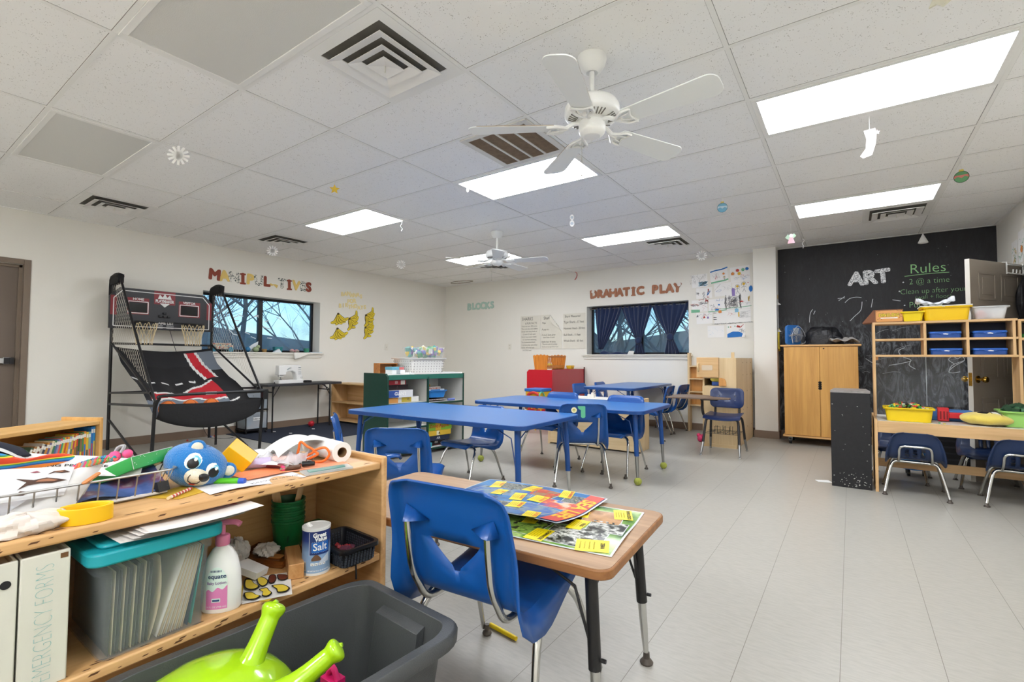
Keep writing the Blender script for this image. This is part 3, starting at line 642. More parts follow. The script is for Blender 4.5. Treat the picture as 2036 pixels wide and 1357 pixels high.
def stack_chair(label, loc, rz, k=1.0, mat=None, group='blue stacking chairs with triangular opening'):
    t = thing('stacking_chair', label, 'chair', loc, rz, group); mat = mat or BLUE; S = lambda *p: Vector(p)*k
    pr = [(-.300, .722), (-.288, .66), (-.262, .56), (-.246, .470), (-.230, .412), (-.185, .375), (-.09, .374), (.06, .390), (.17, .405), (.212, .392), (.226, .362)]
    W = lambda q: k*(.196+.022*math.sin(min(1, q/.55)*PI/2) - (.022*(q-.55)/.45 if q > .55 else 0))
    g = shell(W, [(y*k, z*k) for y, z in pr], .168*k, .258*k, .088*k, False, .050*k, .014*k, .060*k); g.build('seat_shell', mat, t, solid=.006*k)
    for s in (-1, 1):      # moulded pockets that take the back posts
        g = MB()
        g.add([S(s*.160, -.284, .602), S(s*.070, -.280, .608), S(s*.146, -.292, .645), S(s*.140, -.313, .602), S(s*.125, -.313, .604)], [(0, 3, 2), (3, 4, 2), (4, 1, 2), (0, 1, 4, 3)])
        g.build('post_pocket', mat, t, solid=.002)
    for s in (-1, 1):
        MB().tube(crom([S(s*.134, -.302, .606), S(s*.134, -.294, .54), S(s*.134, -.280, .47), S(s*.134, -.252, .415), S(s*.134, -.20, .356), S(s*.134, -.06, .350)], 5), .0105*k, 10).build('back_post', CHROME, t)
        for y0, y1, yf in ((-.11, -.17, -.25), (.09, .15, .245)):
            xf = .245 if yf < 0 else .225
            l = MB().tube(crom([S(0, y0, .352), S(s*.11, y0, .352), S(s*.165, y0*.98+y1*.02, .344), S(s*.192, y0*.6+y1*.4, .312), S(s*.205, y1, .25), S(s*.235, yf, .022)], 5), [.0125*k]*18+[.0125*k*(1-.05*i) for i in range(8)], 10).build('leg', CHROME, t)
            MB().lathe([(0, 0), (.016, 0), (.019, .006), (.016, .014), (.010, .018), (.009, .04), (0, .04)], S(s*xf*.975, yf, 0)*1.0, 12).build('glide', GLIDE, l)
    MB().cyl(S(-.14, -.11, .352), S(-.14, .09, .352), .009*k, n=8).cyl(S(.14, -.11, .352), S(.14, .09, .352), .009*k, n=8).build('seat_rail', CHROME, t)
    return t
def table(name, label, loc, rz, Wd, Dp, z, th, rad, top, edge, upper, feet, split=.26, group=None, cat='table', legr=.021, inset=.10, splay=.03, rod=BLUELEG):
    t = thing(name, label, cat, loc, rz, group)
    g = MB().prism(rrect(Wd, Dp, rad, 6), th, Matrix.Translation((0, 0, z-th))); tp = g.build('tabletop', edge, t, bev=.004)
    MB().prism(rrect(Wd-.012, Dp-.012, rad-.004, 6), .0012, Matrix.Translation((0, 0, z-.0002))).build('laminate', top, tp)
    i = 0
    for sx, sy in ((-1, -1), (1, -1), (-1, 1), (1, 1)):
        x0, y0 = sx*(Wd/2-inset), sy*(Dp/2-inset); x1, y1 = x0+sx*splay, y0+sy*splay*.6; zt = z-th
        mid = Vector((x0, y0, zt)).lerp(Vector((x1, y1, 0)), 1-split/zt); f = Vector((x1, y1, .02))
        l = MB().cyl((x0, y0, zt), mid, legr, n=14).build('leg', upper, t)
        MB().tube([mid.lerp(Vector((x0, y0, zt)), .15), mid, mid.lerp(f, .5), f], [legr*.75, legr*.8, legr*.7, legr*.45], 12).build('leg_insert', CHROME if feet[i] == 'g' else STEEL, l)
        if feet[i] == 'b':
            b = MB().ball((x1, y1, .034), .034, 16).build('tennis_ball', M('#9aa046', .95, bump=(180, .5)), l)
        else: MB().lathe([(0, 0), (.022, 0), (.024, .006), (.018, .014), (.012, .02), (.011, .04), (0, .04)], (x1, y1, 0), 14).build('glide', GLIDE, l)
        g = MB()
        for q in ((-sx*.20, 0), (0, -sy*.16)): g.tube([Vector((x0, y0, zt)).lerp(Vector(mid), .92), (x0+q[0]*.25, y0+q[1]*.25, zt-.07-.0*i), (x0+q[0], y0+q[1], zt-.003)], .0045, 6)
        g.cyl((x0, y0, zt-.001), (x0, y0, zt-.006), .045, n=14)
        g.build('leg_brace', rod, t)
        MB().cyl(mid+Vector((sx*legr, 0, .03)), mid+Vector((sx*(legr+.014), 0, .03)), .006, n=8).build('leg_button', BLACK, l)
        i += 1
    return t
table('activity_table', 'blue rectangular table nearest the camera, behind the wood grain desk', (-2.70, 3.06, 0), R(1.5), 1.83, .91, .65, .032, .09, TOPBLUE, BLUELEG, BLUELEG, 'gggg', .20, 'blue activity tables')
table('activity_table', 'blue rectangular table with tennis balls on its legs in the middle', (-2.405, 4.45, 0), R(1.5), 1.86, .93, .65, .032, .09, TOPBLUE, BLUELEG, BLUELEG, 'bbbb', .25, 'blue activity tables')
table('activity_table', 'blue table farthest away, below the curtained window', (-2.69, 6.88, 0), R(90), 1.74, .74, .715, .032, .09, TOPBLUE, BLUELEG, BLUELEG, 'bgbg', .25, 'blue activity tables')
WGR = wood('#b08d69', '#8d6a49', 0, .7, .38, 1.0)
table('desk_table', 'wood grain laminate table with black legs in the foreground', (-1.163, 1.47, 0), R(3.5), 1.22, .60, .53, .028, .045, WGR, wood('#9b6a3c', '#7d4f29', 0, 1, .5), M('#1d1c1d', .4), 'gggg', .22, None, 'table', .019, .085, .03, BLACK)
C = stack_chair
C('big blue chair with its back to the camera at the wood grain desk', (-.955, 1.31, 0), R(5), 1.04)
c1 = C('blue chair with a green number 1 and flower sticker on its back', (-2.02, 3.95, 0), R(31))
C('blue chair with its back to the camera right behind the wood grain desk', (-2.33, 2.17, 0), R(32), .96)
C('blue chair seen edge on, left of the nearest blue table', (-3.04, 2.45, 0), R(-38), .93)
C('bright blue chair facing the camera across the nearest blue table', (-2.82, 3.33, 0), R(176), .91)
C('left of the two blue chairs on the far side of the tennis ball table', (-2.69, 4.51, 0), R(180))
C('right of the two blue chairs on the far side of the tennis ball table', (-1.93, 4.49, 0), R(180))
C('blue chair on the right of the farthest table, nearer the camera', (-2.40, 6.85, 0), R(92))
C('blue chair on the right of the farthest table, nearer the wall', (-2.36, 7.43, 0), R(84))
C('blue chair on the left of the farthest table, nearer the camera', (-3.15, 6.70, 0), R(-95))
C('blue chair on the left of the farthest table, nearer the wall', (-3.10, 7.37, 0), R(-90))
# stickers on the numbered chair
m = Matrix.Translation((0, -.3085, .655)) @ Matrix.Rotation(R(-9), 4, 'X') @ Matrix(((1, 0, 0, 0), (0, 0, -1, 0), (0, 1, 0, 0), (0, 0, 0, 1)))
MB().prism([(.0+x, y) for x, y in [(-.045, .040), (-.035, .052), (.008, .052), (.020, .040), (.020, -.045), (.010, -.055), (-.008, -.055), (-.018, -.045), (-.018, .012), (-.035, .018)]], .002, m).build('number_sticker', M('#5cb58d', .6), c1)
g = MB().prism(star_pts(.026, 10, .86), .002, m @ Matrix.Translation((-.075, .01, 0))); g.m(1).prism(circ(.014), .003, m @ Matrix.Translation((-.075, .01, 0))); g.m(2).prism(circ(.003, 8, -.005, .003), .0036, m @ Matrix.Translation((-.075, .01, 0))).prism(circ(.003, 8, .005, .003), .0036, m @ Matrix.Translation((-.075, .01, 0)))
g.build('flower_sticker', [M('#e3dfb8', .6), M('#cfc77a', .6), BLACK], c1)
# small navy chairs at the art counter
def kid_chair(label, loc, rz):
    t = thing('small_chair', label, 'chair', loc, rz, 'small navy chairs at the art counter')
    pr = [(-.225, .520), (-.220, .47), (-.198, .39), (-.178, .335), (-.150, .302), (-.10, .288), (-.02, .284), (.06, .288), (.13, .292), (.165, .282), (.175, .262)]
    W = lambda q: .135+.055*math.sin(min(1, q/.40)*PI/2) - (.03*(q-.45)/.55 if q > .45 else 0)
    shell(W, pr, .125, .215, .088, True, .055, .010, .04).build('seat_shell', NAVY, t, solid=.006)
    MB().tube(crom([(-.10, -.10, .272), (-.105, -.165, .285), (-.102, -.205, .33), (-.098, -.225, .385), (-.075, -.232, .408), (0, -.234, .410), (.075, -.232, .408), (.098, -.225, .385), (.102, -.205, .33), (.105, -.165, .285), (.10, -.10, .272)], 5), .0095, 10).build('back_loop', CHROME, t)
    for s in (-1, 1):
        for y0, yf in ((-.10, -.205), (.08, .185)):
            l = MB().tube(crom([(0, y0, .268), (s*.09, y0, .268), (s*.135, y0*1.02, .258), (s*.160, y0*1.2, .20), (s*.200, yf, .015)], 5), .0115, 10).build('leg', CHROME, t)
            MB().lathe([(0, 0), (.019, 0), (.020, .005), (.012, .013), (.010, .028), (0, .028)], (s*.198, yf, 0), 12).build('glide', GLIDE, l)
    return t
kid_chair('small navy chair in the middle of the art counter, back to the camera', (.415, 5.22, 0), R(-2))
kid_chair('small navy chair at the right edge of the view at the counter', (1.03, 5.24, 0), R(-4))
kid_chair('small navy chair behind the counter, partly hidden by the one in the middle', (.36, 5.78, 0), R(172))
kid_chair('small navy chair behind the counter at the right, before the door', (.96, 5.80, 0), R(178))
# student combo desk
t = thing('student_desk_chair', 'navy student chair with a tablet arm desk facing the camera', 'chair', (-1.235, 6.10, 0), R(2))
NV = M('#1d2f5c', .3, coat=.1)
def pad(W, H, bend, mat4, nz=8):
    g = MB(); P = rrect(W, H, .06, 6)
    def f(x, y): return mat4 @ Vector((x, y, bend*((x/(W/2))**2)))
    c = g.bm.verts.new(f(0, 0)); rings = []
    for k in (.4, .75, 1.0): rings.append([g.bm.verts.new(f(x*k, y*k)) for x, y in P])
    n = len(P)
    for i in range(n): g.f((c, rings[0][i], rings[0][(i+1) % n]))
    for A, B in zip(rings, rings[1:]):
        for i in range(n): g.f((A[i], B[i], B[(i+1) % n], A[(i+1) % n]))
    return g
up = lambda x, y, z, tilt: Matrix.Translation((x, y, z)) @ Matrix.Rotation(R(90+tilt), 4, 'X')
pad(.38, .24, .035, up(0, .235, .63, -8)).build('backrest', NV, t, solid=.012, bev=.003)
MB().grid(lambda u, v: Vector(((u-.5)*.40*(1-.06*v), -.20+.40*v, .43+.018*abs(2*u-1)**2.5-(.03*(1-v/.2)**2 if v < .2 else 0)+.012*v)), 12, 12).build('seat', NV, t, solid=.012, bev=.003)
for x in (-.135, .135): MB().tube(crom([(x, .02, .405), (x, .17, .41), (x, .215, .45), (x, .235, .55), (x, .245, .67)], 5), .014, 10, flat=.8).build('back_post', M('#232225', .35), t)
g = MB()
for x in (-.09, .09):
    for z in (.60, .66): g.ball((x, .222, z), .009, 8)
g.build('rivet', CHROME, t)
for sx in (-1, 1):
    for y0, yf in ((-.14, -.275), (.15, .275)):
        l = MB().tube(crom([(sx*.06, y0, .412), (sx*.13, y0, .412), (sx*.165, y0*1.03, .40), (sx*.178, y0*1.15, .34), (sx*.192, yf*.8, .14)], 5), .0145, 10).build('leg', M('#232225', .35), t)
        MB().tube([(sx*.191, yf*.78, .15), (sx*.205, yf, .02)], [.0155, .0115], 10).lathe([(0, 0), (.014, 0), (.016, .006), (.010, .016), (0, .02)], (sx*.206, yf, 0), 10).build('leg_tip', STEEL, l)
MB().tube(crom([(-.15, -.02, .41), (-.215, -.03, .43), (-.232, -.04, .50), (-.232, -.05, .60), (-.225, -.06, .625), (-.05, -.10, .632)], 5), .016, 10).build('arm_post', M('#232225', .35), t)
MB().prism([(-.56, -.42), (.0, -.34), (.10, -.27), (.10, -.16), (-.10, -.08), (-.20, .14), (-.40, .16), (-.56, .05)], .016, Matrix.Translation((0, 0, .645))).build('tablet_arm', M('#6d5a4d', .4), t, bev=.003)
g = MB()
for y in (-.18, -.06, .06, .16): g.cyl((-.185, y, .245), (.185, y, .245), .003, n=6)
for x in (-.12, -.04, .04, .12): g.tube([(x, -.18, .34), (x, -.18, .245), (x, .16, .245), (x, .16, .30)], .003, 5)
for x in (-.04, .06): g.tube([(x-.03, -.20, .245), (x-.03, -.20, .33), (x+.03, -.20, .33), (x+.03, -.20, .245)], .003, 5)
g.build('book_rack', BLACK, t)
# ================================================================ LEFT AND BACK WALLS
BIRCH = wood('#dcb886', '#c69c66', 2, .8, .45); BIRCHX = wood('#dcb886', '#c69c66', 0, .8, .45); BIRCHY = wood('#dcb886', '#c69c66', 1, .8, .45)
PALE = wood('#e0c79d', '#cdae7e', 2, .6, .45); PALEX = wood('#e0c79d', '#cdae7e', 0, .6, .45)
# ---- cut-out letters
def letters(word, sign, cols, place, size, off=.010, th=.004, group=None, skip=()):
    """every cut-out letter is a thing: place(i) gives its frame"""
    n = 0; seen = {}
    for i, ch in enumerate(word):
        if ch == ' ' or i in skip: continue
        mt, cn = cols[n % len(cols)] if not callable(cols) else cols(n)
        seen[ch] = seen.get(ch, 0)+1; tot = word.count(ch)
        which = ('%s %s' % (ORD[seen[ch]-1], ch)) if tot > 1 else 'letter %s' % ch
        m = place(i); g = MB()
        for a_ in range(9):
            q_ = Vector((off*math.cos(a_*PI/4), off*math.sin(a_*PI/4), .0002*a_)) if a_ < 8 else Vector((0, 0, .0016))
            g.text(ch, size, m @ Matrix.Translation(q_), th, 0, 'CENTER')
        if ch == 'I' and size > .15:
            for z_ in (-.34, .34): g.prism([(-.20*size, z_*size-.06*size), (.20*size, z_*size-.06*size), (.20*size, z_*size+.06*size), (-.20*size, z_*size+.06*size)], th+.0022, m)
        o = g.build('cutout_letter', mt); tag(o, '%s paper cut-out, %s of the %s wall sign' % (cn, which, sign), 'letter', group or 'cut-out letters of the %s sign' % sign)
        n += 1
BRN, YEL = M('#8e4433', .7), M('#e5c877', .7)
PAT = speckle([(.0, '#e8e6dc'), (.45, '#4d5a55'), (.62, '#e8e6dc'), (.80, '#3f4a48')], 90, .7, 'cells')
mcol = [(BRN, 'Dark red'), (YEL, 'Yellow'), (PAT, 'Speckled grey'), (BRN, 'Dark red'), (YEL, 'Yellow'), (PAT, 'Speckled grey'), (BRN, 'Dark red'), (PAT, 'Speckled grey'), (BRN, 'Dark red'), (YEL, 'Yellow'), (PAT, 'Speckled grey'), (BRN, 'Dark red')]
my = [3.09, 3.22, 3.35, 3.475, 3.58, 3.71, 3.83, 3.95, 4.075, 4.195, 4.31, 4.425, 4.53]
letters('MANIPUL_TIVES', 'MANIPULATIVES', lambda n: mcol[n], lambda i: onL(XL+.002, my[i], 2.262) @ Matrix.Rotation(R([-3, 4, 0, 1, -2, 3, 0, 0, -1, 2, -3, 2, 1][i]), 4, 'Z'), .20, .013, skip=(7,))
tag(MB().prism([(-.07, .02), (-.03, -.005), (.0, .012), (.05, -.03), (.07, .015), (.03, .03), (-.02, .025), (-.05, .035)], .004, onL(XL+.002, 3.94, 2.215)).build('paper_scrap', YEL), 'torn yellow paper scrap left where a letter of the MANIPULATIVES sign is missing', 'paper')
for word, z, w in (('BANANAS', 2.235, 5.375), ('FOR', 2.12, 5.37), ('BIRTHDAYS', 2.025, 5.40)):
    L_ = len(word); sp = .066
    letters(word, word if word != 'FOR' else 'FOR (bananas for birthdays)', [(M('#efdfa2', .7), 'Small pale yellow')], lambda i: onL(XL+.002, w+(i-(L_-1)/2)*sp, z+.012*((i*7) % 3-1)), .095, .0055, .003, 'small yellow letters above the banana bunches')
def banana_bunch(y, z, a, label):
    up_ = a > .3; a = 0
    g = MB(); m = onL(XL+.002, y, z) @ Matrix.Rotation(a, 4, 'Z')
    fl = ((38, .22), (8, .20), (-25, .19), (-58, .20), (-92, .21)) if up_ else ((-124, .22), (-98, .20), (-72, .19), (-48, .20), (-24, .22))
    for k, (d, ln) in enumerate(fl):
        t_ = 26 if d > -80 else -20
        P = crom([(0, 0, 0), (.35*ln*math.cos(R(d-t_*.9)), .35*ln*math.sin(R(d-t_*.9)), 0), (.72*ln*math.cos(R(d-t_*.5)), .72*ln*math.sin(R(d-t_*.5)), 0), (ln*math.cos(R(d+t_*.35)), ln*math.sin(R(d+t_*.35)), 0)], 5)
        n = len(P)
        def ribbon(w0, zz):
            A, B = [], []
            for i, p in enumerate(P):
                t = (P[min(i+1, n-1)]-P[max(i-1, 0)]).normalized(); q = Vector((-t.y, t.x, 0))*w0*(.35+.65*math.sin(PI*min(1, (i+.6)/(n-.2)))); A.append((p+q)); B.append((p-q))
            g.prism([(v.x, v.y) for v in A]+[(v.x, v.y) for v in B[::-1]], zz, m)
        g.m(1); ribbon(.036, .002+.0012*k); g.m(0); ribbon(.028, .0028+.0012*k); g.m(1)
        for o_ in (-.3, .25): 
            Q = [Vector((p.x+o_*.02, p.y, .0036+.0012*k)) for p in P[3:-3]]; g.tube([m @ q for q in Q], .0011, 4)
    g.m(1).prism(circ(.020, 8), .010, m); tag(g.build('banana_cutout', [M('#e2c931', .6), M('#4b3d1c', .7)]), label, 'wall decoration', 'banana bunch cut-outs on the left wall')
banana_bunch(5.10, 1.87, 0, 'banana bunch cut-out at the upper left of the five')
banana_bunch(5.33, 1.80, R(22), 'banana bunch cut-out in the middle of the five, most bananas')
banana_bunch(5.69, 1.89, R(22), 'banana bunch cut-out at the upper right of the five')
banana_bunch(5.09, 1.61, 0, 'banana bunch cut-out at the lower left of the five')
banana_bunch(5.68, 1.66, R(22), 'banana bunch cut-out at the lower right of the five')
def plate(name, mat4, label, sw):
    t = tag(MB().prism(rrect(.075, .12, .006, 2), .006, mat4).build(name, M('#e6e2d6', .4), bev=.0015), label, 'wall plate')
    g = MB()
    if sw: g.prism(rrect(.012, .026, .002, 2), .012, mat4)
    else:
        for s in (-.028, .028): g.prism(rrect(.034, .028, .010, 3), .0072, mat4 @ Matrix.Translation((0, s, 0)))
    g.build('toggle' if sw else 'socket', M('#d3cec0', .4), t)
plate('light_switch', onL(XL, 6.18, 1.31), 'white wall plate on the left wall below the bananas, right side', 1)
plate('wall_outlet', onB(-5.57, YB, 1.335), 'white outlet plate on the back wall left of the shark posters', 0)
plate('wall_outlet', onL(XL, 3.3, .36), 'white outlet plate low on the wall behind the arcade game', 0)
letters('BLOCKS', 'BLOCKS', [(M('#b4cfc2', .7), 'Pale green')], lambda i: onB(-6.63+.123*i, YB-.006, 2.19+.008*(i % 2)) @ Matrix.Rotation(R([-3, 2, 0, -2, 3, 1][i]), 4, 'Z'), .19, .011)
LW = wood('#b67a58', '#8f5940', 2, 2.2, .6)
letters('DRAMATIC PLAY', 'DRAMATIC PLAY', [(LW, 'Wood print')], lambda i: onB(-3.73+.1225*i, YB-.006, 2.245) @ Matrix.Rotation(R([2, -2, 1, 0, -2, 1, 0, 2, 0, -1, 2, 0, -3][i]), 4, 'Z'), .185, .014)
for k, (i, dx) in enumerate(((0, -.01), (3, 0), (12, .03))):
    tag(MB().prism([(-.030, -.012), (-.006, -.032), (.026, -.02), (.033, .014), (.006, .033), (-.02, .022)], .006, onB(-3.73+.1225*i+dx, YB-.016, 2.30)).build('torn_paper', M('#e9e5e0', .6)), 'torn white paper patch over %s letter of the DRAMATIC PLAY sign' % ('the first', 'the fourth', 'the last')[k], 'paper')
FOIL = speckle([(0, '#8d8f92'), (.4, '#e4e5e6'), (.6, '#b3b5b8'), (.8, '#f2f2f2')], 120, .3, 'cells')
letters('ART', 'ART', [(FOIL, 'Silver foil')], lambda i: onB([.077, .221, .359][i], YB-.006, [2.172, 2.176, 2.181][i]) @ Matrix.Rotation(R([-3, 3, 4][i]), 4, 'Z'), .24, .014, .006)
# ---- shark posters
PAPER = M('#e0dccf', .75); INK = M('#4a4743', .8)
def poster(cx, w, h, lines, label, curl=False, cz=1.61):
    g = MB(); m0 = onB(cx, YB-.003, cz)
    def fn(u, v):
        x, y = (u-.5)*w, (v-.5)*h; zz = .004+.004*math.sin(9*u)*(1-v)
        if curl:
            d = (x/w+.5)*.9+(v-.42)*1.0-1.0
            if d > 0: x -= d*w*1.15; y -= d*h*.42; zz += .03*math.sin(min(1, d*3)*PI/2)+.01
        return m0 @ Vector((x, y, zz))
    g.grid(fn, 16, 16)
    g.m(1)
    for s, x, y, sz in lines: g.text(s, sz, m0 @ Matrix.Translation((x, y, .010)), off=-.0005, align='LEFT', sx=.8)
    return tag(g.build('poster', [PAPER, INK]), label, 'poster', 'shark facts posters')
A = -.215
poster(-5.075, .455, .645, [('SHARKS', A+.02, .26, .09), ('& FUN FACTS', A+.10, .175, .055)]+[(s, A+.01, .12-.052*i, .042) for i, s in enumerate(('There are over 400 sharks', 'There are also shark babies', 'Sharks have many kinds of', '   12 rows of teeth each', 'Sharks have never a bone', '   no rest from swimming', 'The hammerhead shark', 'to protect their eyes when', 'sharks roll in the back', '   into their head'))], 'leftmost shark poster with the most lines of writing')
poster(-4.605, .455, .645, [('Shark', A+.05, .26, .08), ('Pups', A+.02, .17, .05), ('A pup is a', A+.01, .045, .05), ('A shark. Some grow', A+.01, -.06, .045), ('  their lines of teeth', A+.02, -.105, .042), ('Sharks have 40 bones', A+.0, -.19, .045), ('They are made of cartilage', A+.02, -.235, .038), ('Sharks are at top of the food', A+.01, -.285, .038)], 'middle shark poster with its corner peeling down', True)
g = poster(-4.12, .455, .645, [('Shark Measures!', A+.02, .27, .062), ('Tiger Shark - 17 feet', A+.0, .165, .062), ('Hammer Head - 20 feet', A+.0, .05, .056), ('Bull Shark - 11 feet', A+.0, -.07, .056), ('Whale Shark - 60 feet', A+.0, -.18, .056)], 'rightmost shark poster of measures, next to the window')
# ---- children's drawings: paper with crayon marks
DR = [M('#f3f2f0', .8), M('#77777c', .8), M('#2f74c0', .8), M('#c8524b', .8), M('#7dba96', .8), M('#e0b53a', .8), M('#8f7cb8', .8), M('#8ec3dd', .8), M('#d98a4b', .8)]
def pl(g, m, pts, w=.004, z=.0014, n=4):
    P = crom([(x, y, 0) for x, y in pts], n)
    for a, b in zip(P, P[1:]):
        t = b-a
        if t.length < 1e-6: continue
        t.normalize(); q = Vector((-t.y, t.x, 0))*w/2; g.f([g.bm.verts.new(m @ Vector((c.x, c.y, z))) for c in (a-q, b-q, b+q, a+q)])
def drawing(x0, y0, x1, y1, label, fn, mat4=None, rot=0, corner=False):
    w, h = x1-x0, y1-y0; m = (mat4 or onB((x0+x1)/2, YB-.004, (y0+y1)/2)) @ Matrix.Rotation(R(rot), 4, 'Z'); g = MB()
    def p(u, v):
        z = .0012*math.sin(8*u+3*v)-.001
        if corner and u > .8 and v < .25: z += .05*((u-.8)/.2)*((.25-v)/.25)
        return m @ Vector(((u-.5)*w, (v-.5)*h, z))
    g.grid(p, 10, 10); fn(g, m @ Matrix.Translation((0, 0, .001)), w, h); return tag(g.build('drawing', DR), label, 'drawing', "children's drawings")
def scr(g, m, mi, cx, cy, rx, ry, n, w=.003, seed=1, ang=None):
    r = random.Random(seed); g.m(mi)
    for _ in range(n):
        x, y = cx+r.uniform(-rx, rx), cy+r.uniform(-ry, ry); a = r.uniform(0, PI) if ang is None else ang+r.uniform(-.3, .3); l = r.uniform(.01, .03)
        pl(g, m, [(x-l*math.cos(a), y-l*math.sin(a)), (x+r.uniform(-.01, .01), y), (x+l*math.cos(a), y+l*math.sin(a))], w, n=2)
def blob(g, m, mi, cx, cy, r, n=10, z=.0016, sx=1.0, seed=3):
    q = random.Random(seed); g.m(mi).flat([(cx+sx*r*q.uniform(.8, 1.1)*math.cos(2*PI*i/n), cy+r*q.uniform(.8, 1.1)*math.sin(2*PI*i/n)) for i in range(n)], m @ Matrix.Translation((0, 0, z)))
def person(g, m, x, y, s, mi=1):
    g.m(mi); pl(g, m, [(x, y), (x, y+.05*s)], .004); pl(g, m, [(x-.02*s, y-.04*s), (x, y), (x+.02*s, y-.04*s)], .004, n=1); pl(g, m, [(x-.03*s, y+.02*s), (x, y+.04*s), (x+.03*s, y+.02*s)], .004); g.m(5).flat(circ(.018*s, 9, x, y+.07*s), m @ Matrix.Translation((0, 0, .0016)))
    g.m(mi); pl(g, m, [(x-.03*s, y+.05*s), (x-.02*s, y+.09*s), (x+.02*s, y+.09*s), (x+.03*s, y+.05*s)], .004)
def f1(g, m, w, h): scr(g, m, 7, .05, -.05, .05, .03, 60, .006, 1, .2); scr(g, m, 1, -.02, .03, .12, .06, 40, .0015, 2); blob(g, m, 1, .05, -.05, .008)
def f2(g, m, w, h): g.m(2); pl(g, m, [(-.12, .07), (-.04, .085), (.05, .09), (.13, .11)], .018); g.m(4); pl(g, m, [(-.12, -.10), (0, -.09), (.08, -.085), (.13, -.07)], .022); blob(g, m, 8, .07, .02, .018); person(g, m, .075, -.07, .5, 1); scr(g, m, 1, 0, 0, .1, .04, 12, .0015, 4); scr(g, m, 3, -.04, -.02, .01, .02, 3, .004, 3, 1.5)
def f3(g, m, w, h):
    for c, x, y in ((3, -.03, .06), (4, .045, .06), (2, .10, .065), (8, -.10, .02), (5, -.01, .01)): g.m(c).flat(star_pts(.028, 7, .7), m @ Matrix.Translation((x, y, .0015)))
    g.m(1); pl(g, m, [(-.09, -.05), (.0, -.045), (.13, -.04)], .002); scr(g, m, 2, 0, -.07, .12, .03, 12, .0015, 6); scr(g, m, 3, .06, -.02, .05, .01, 6, .002, 7)
def f4(g, m, w, h): scr(g, m, 1, 0, -.05, .02, .05, 12, .003, 8, 1.2); scr(g, m, 2, .07, -.01, .02, .03, 8, .005, 9, 1.0); scr(g, m, 3, .06, .03, .008, .02, 6, .005, 10, 1.5); scr(g, m, 1, -.09, 0, .01, .01, 5, .004, 11); scr(g, m, 3, .06, -.07, .01, .01, 5, .003, 12)
def f5(g, m, w, h): g.m(2); pl(g, m, [(-.10, -.02), (-.05, .0), (-.02, -.01), (-.06, -.03), (-.10, -.02)], .002); g.m(1); pl(g, m, [(-.12, .0), (-.05, .07), (-.04, .09)], .0015); pl(g, m, [(-.09, .03), (-.02, .09)], .0015); scr(g, m, 1, .06, .02, .06, .03, 8, .001, 13)
def f6(g, m, w, h): g.m(6).flat([(-.13, -.10), (-.09, -.10), (-.085, .01), (-.12, .03), (-.13, .0)], m @ Matrix.Translation((0, 0, .0015))); person(g, m, -.05, -.03, 1.0); person(g, m, .04, -.01, 1.1); blob(g, m, 2, .13, -.02, .05, seed=5, sx=.5); blob(g, m, 3, .10, .08, .008)
def f7(g, m, w, h): g.m(4).flat([(-.13, -.10), (.0, -.10), (.0, -.06), (-.13, -.05)], m @ Matrix.Translation((0, 0, .0015))); scr(g, m, 1, -.07, .015, .05, .015, 14, .003, 14, 0); scr(g, m, 3, -.07, .02, .05, .02, 10, .003, 15, 0); scr(g, m, 1, .06, .04, .05, .02, 24, .003, 16, .2); scr(g, m, 3, .11, .07, .012, .012, 10, .005, 17); g.m(3); pl(g, m, [(-.01, .09), (.06, .095)], .006); scr(g, m, 3, .06, -.04, .05, .04, 5, .0015, 20)
def f8(g, m, w, h): blob(g, m, 2, .03, .0, .012, sx=1.4); g.m(2).flat([(-.03, -.085), (.03, -.085), (.02, -.06), (-.02, -.06)], m @ Matrix.Translation((0, 0, .0015))); g.m(4); pl(g, m, [(-.13, -.10), (.0, -.095), (.13, -.085)], .012); g.m(3); pl(g, m, [(-.04, -.05), (.0, -.055), (.06, -.06)], .003); scr(g, m, 1, -.05, -.02, .05, .05, 8, .003, 18); scr(g, m, 2, .02, .07, .06, .01, 5, .002, 19)
def f9(g, m, w, h): scr(g, m, 1, 0, .0, .07, .085, 130, .0026, 21); scr(g, m, 1, -.10, 0, .010, .10, 30, .003, 22, 1.5); scr(g, m, 1, .10, 0, .012, .10, 36, .004, 23, 1.5); scr(g, m, 1, 0, -.02, .06, .05, 20, .004, 24, 1.57)
def f10(g, m, w, h): scr(g, m, 3, -.05, 0, .015, .006, 10, .005, 25, 0); g.m(3).flat([(-.065, -.01), (-.035, -.01), (-.035, .012), (-.065, .012)], m @ Matrix.Translation((0, 0, .0015))); scr(g, m, 5, .05, .03, .006, .02, 6, .005, 26, 1.5); scr(g, m, 1, 0, -.03, .05, .02, 4, .002, 27)
def f11(g, m, w, h):
    for x, y, c in ((-.10, .05, 1), (.0, .03, 3), (.055, .02, 6)): g.m(c).flat([(x-.018, y-.03), (x+.018, y-.03), (x, y+.012)], m @ Matrix.Translation((0, 0, .0015)))
    scr(g, m, 1, 0, .06, .1, .02, 10, .002, 28); scr(g, m, 3, .02, .05, .03, .01, 5, .002, 29); scr(g, m, 1, -.03, 0, .01, .02, 3, .002, 30)
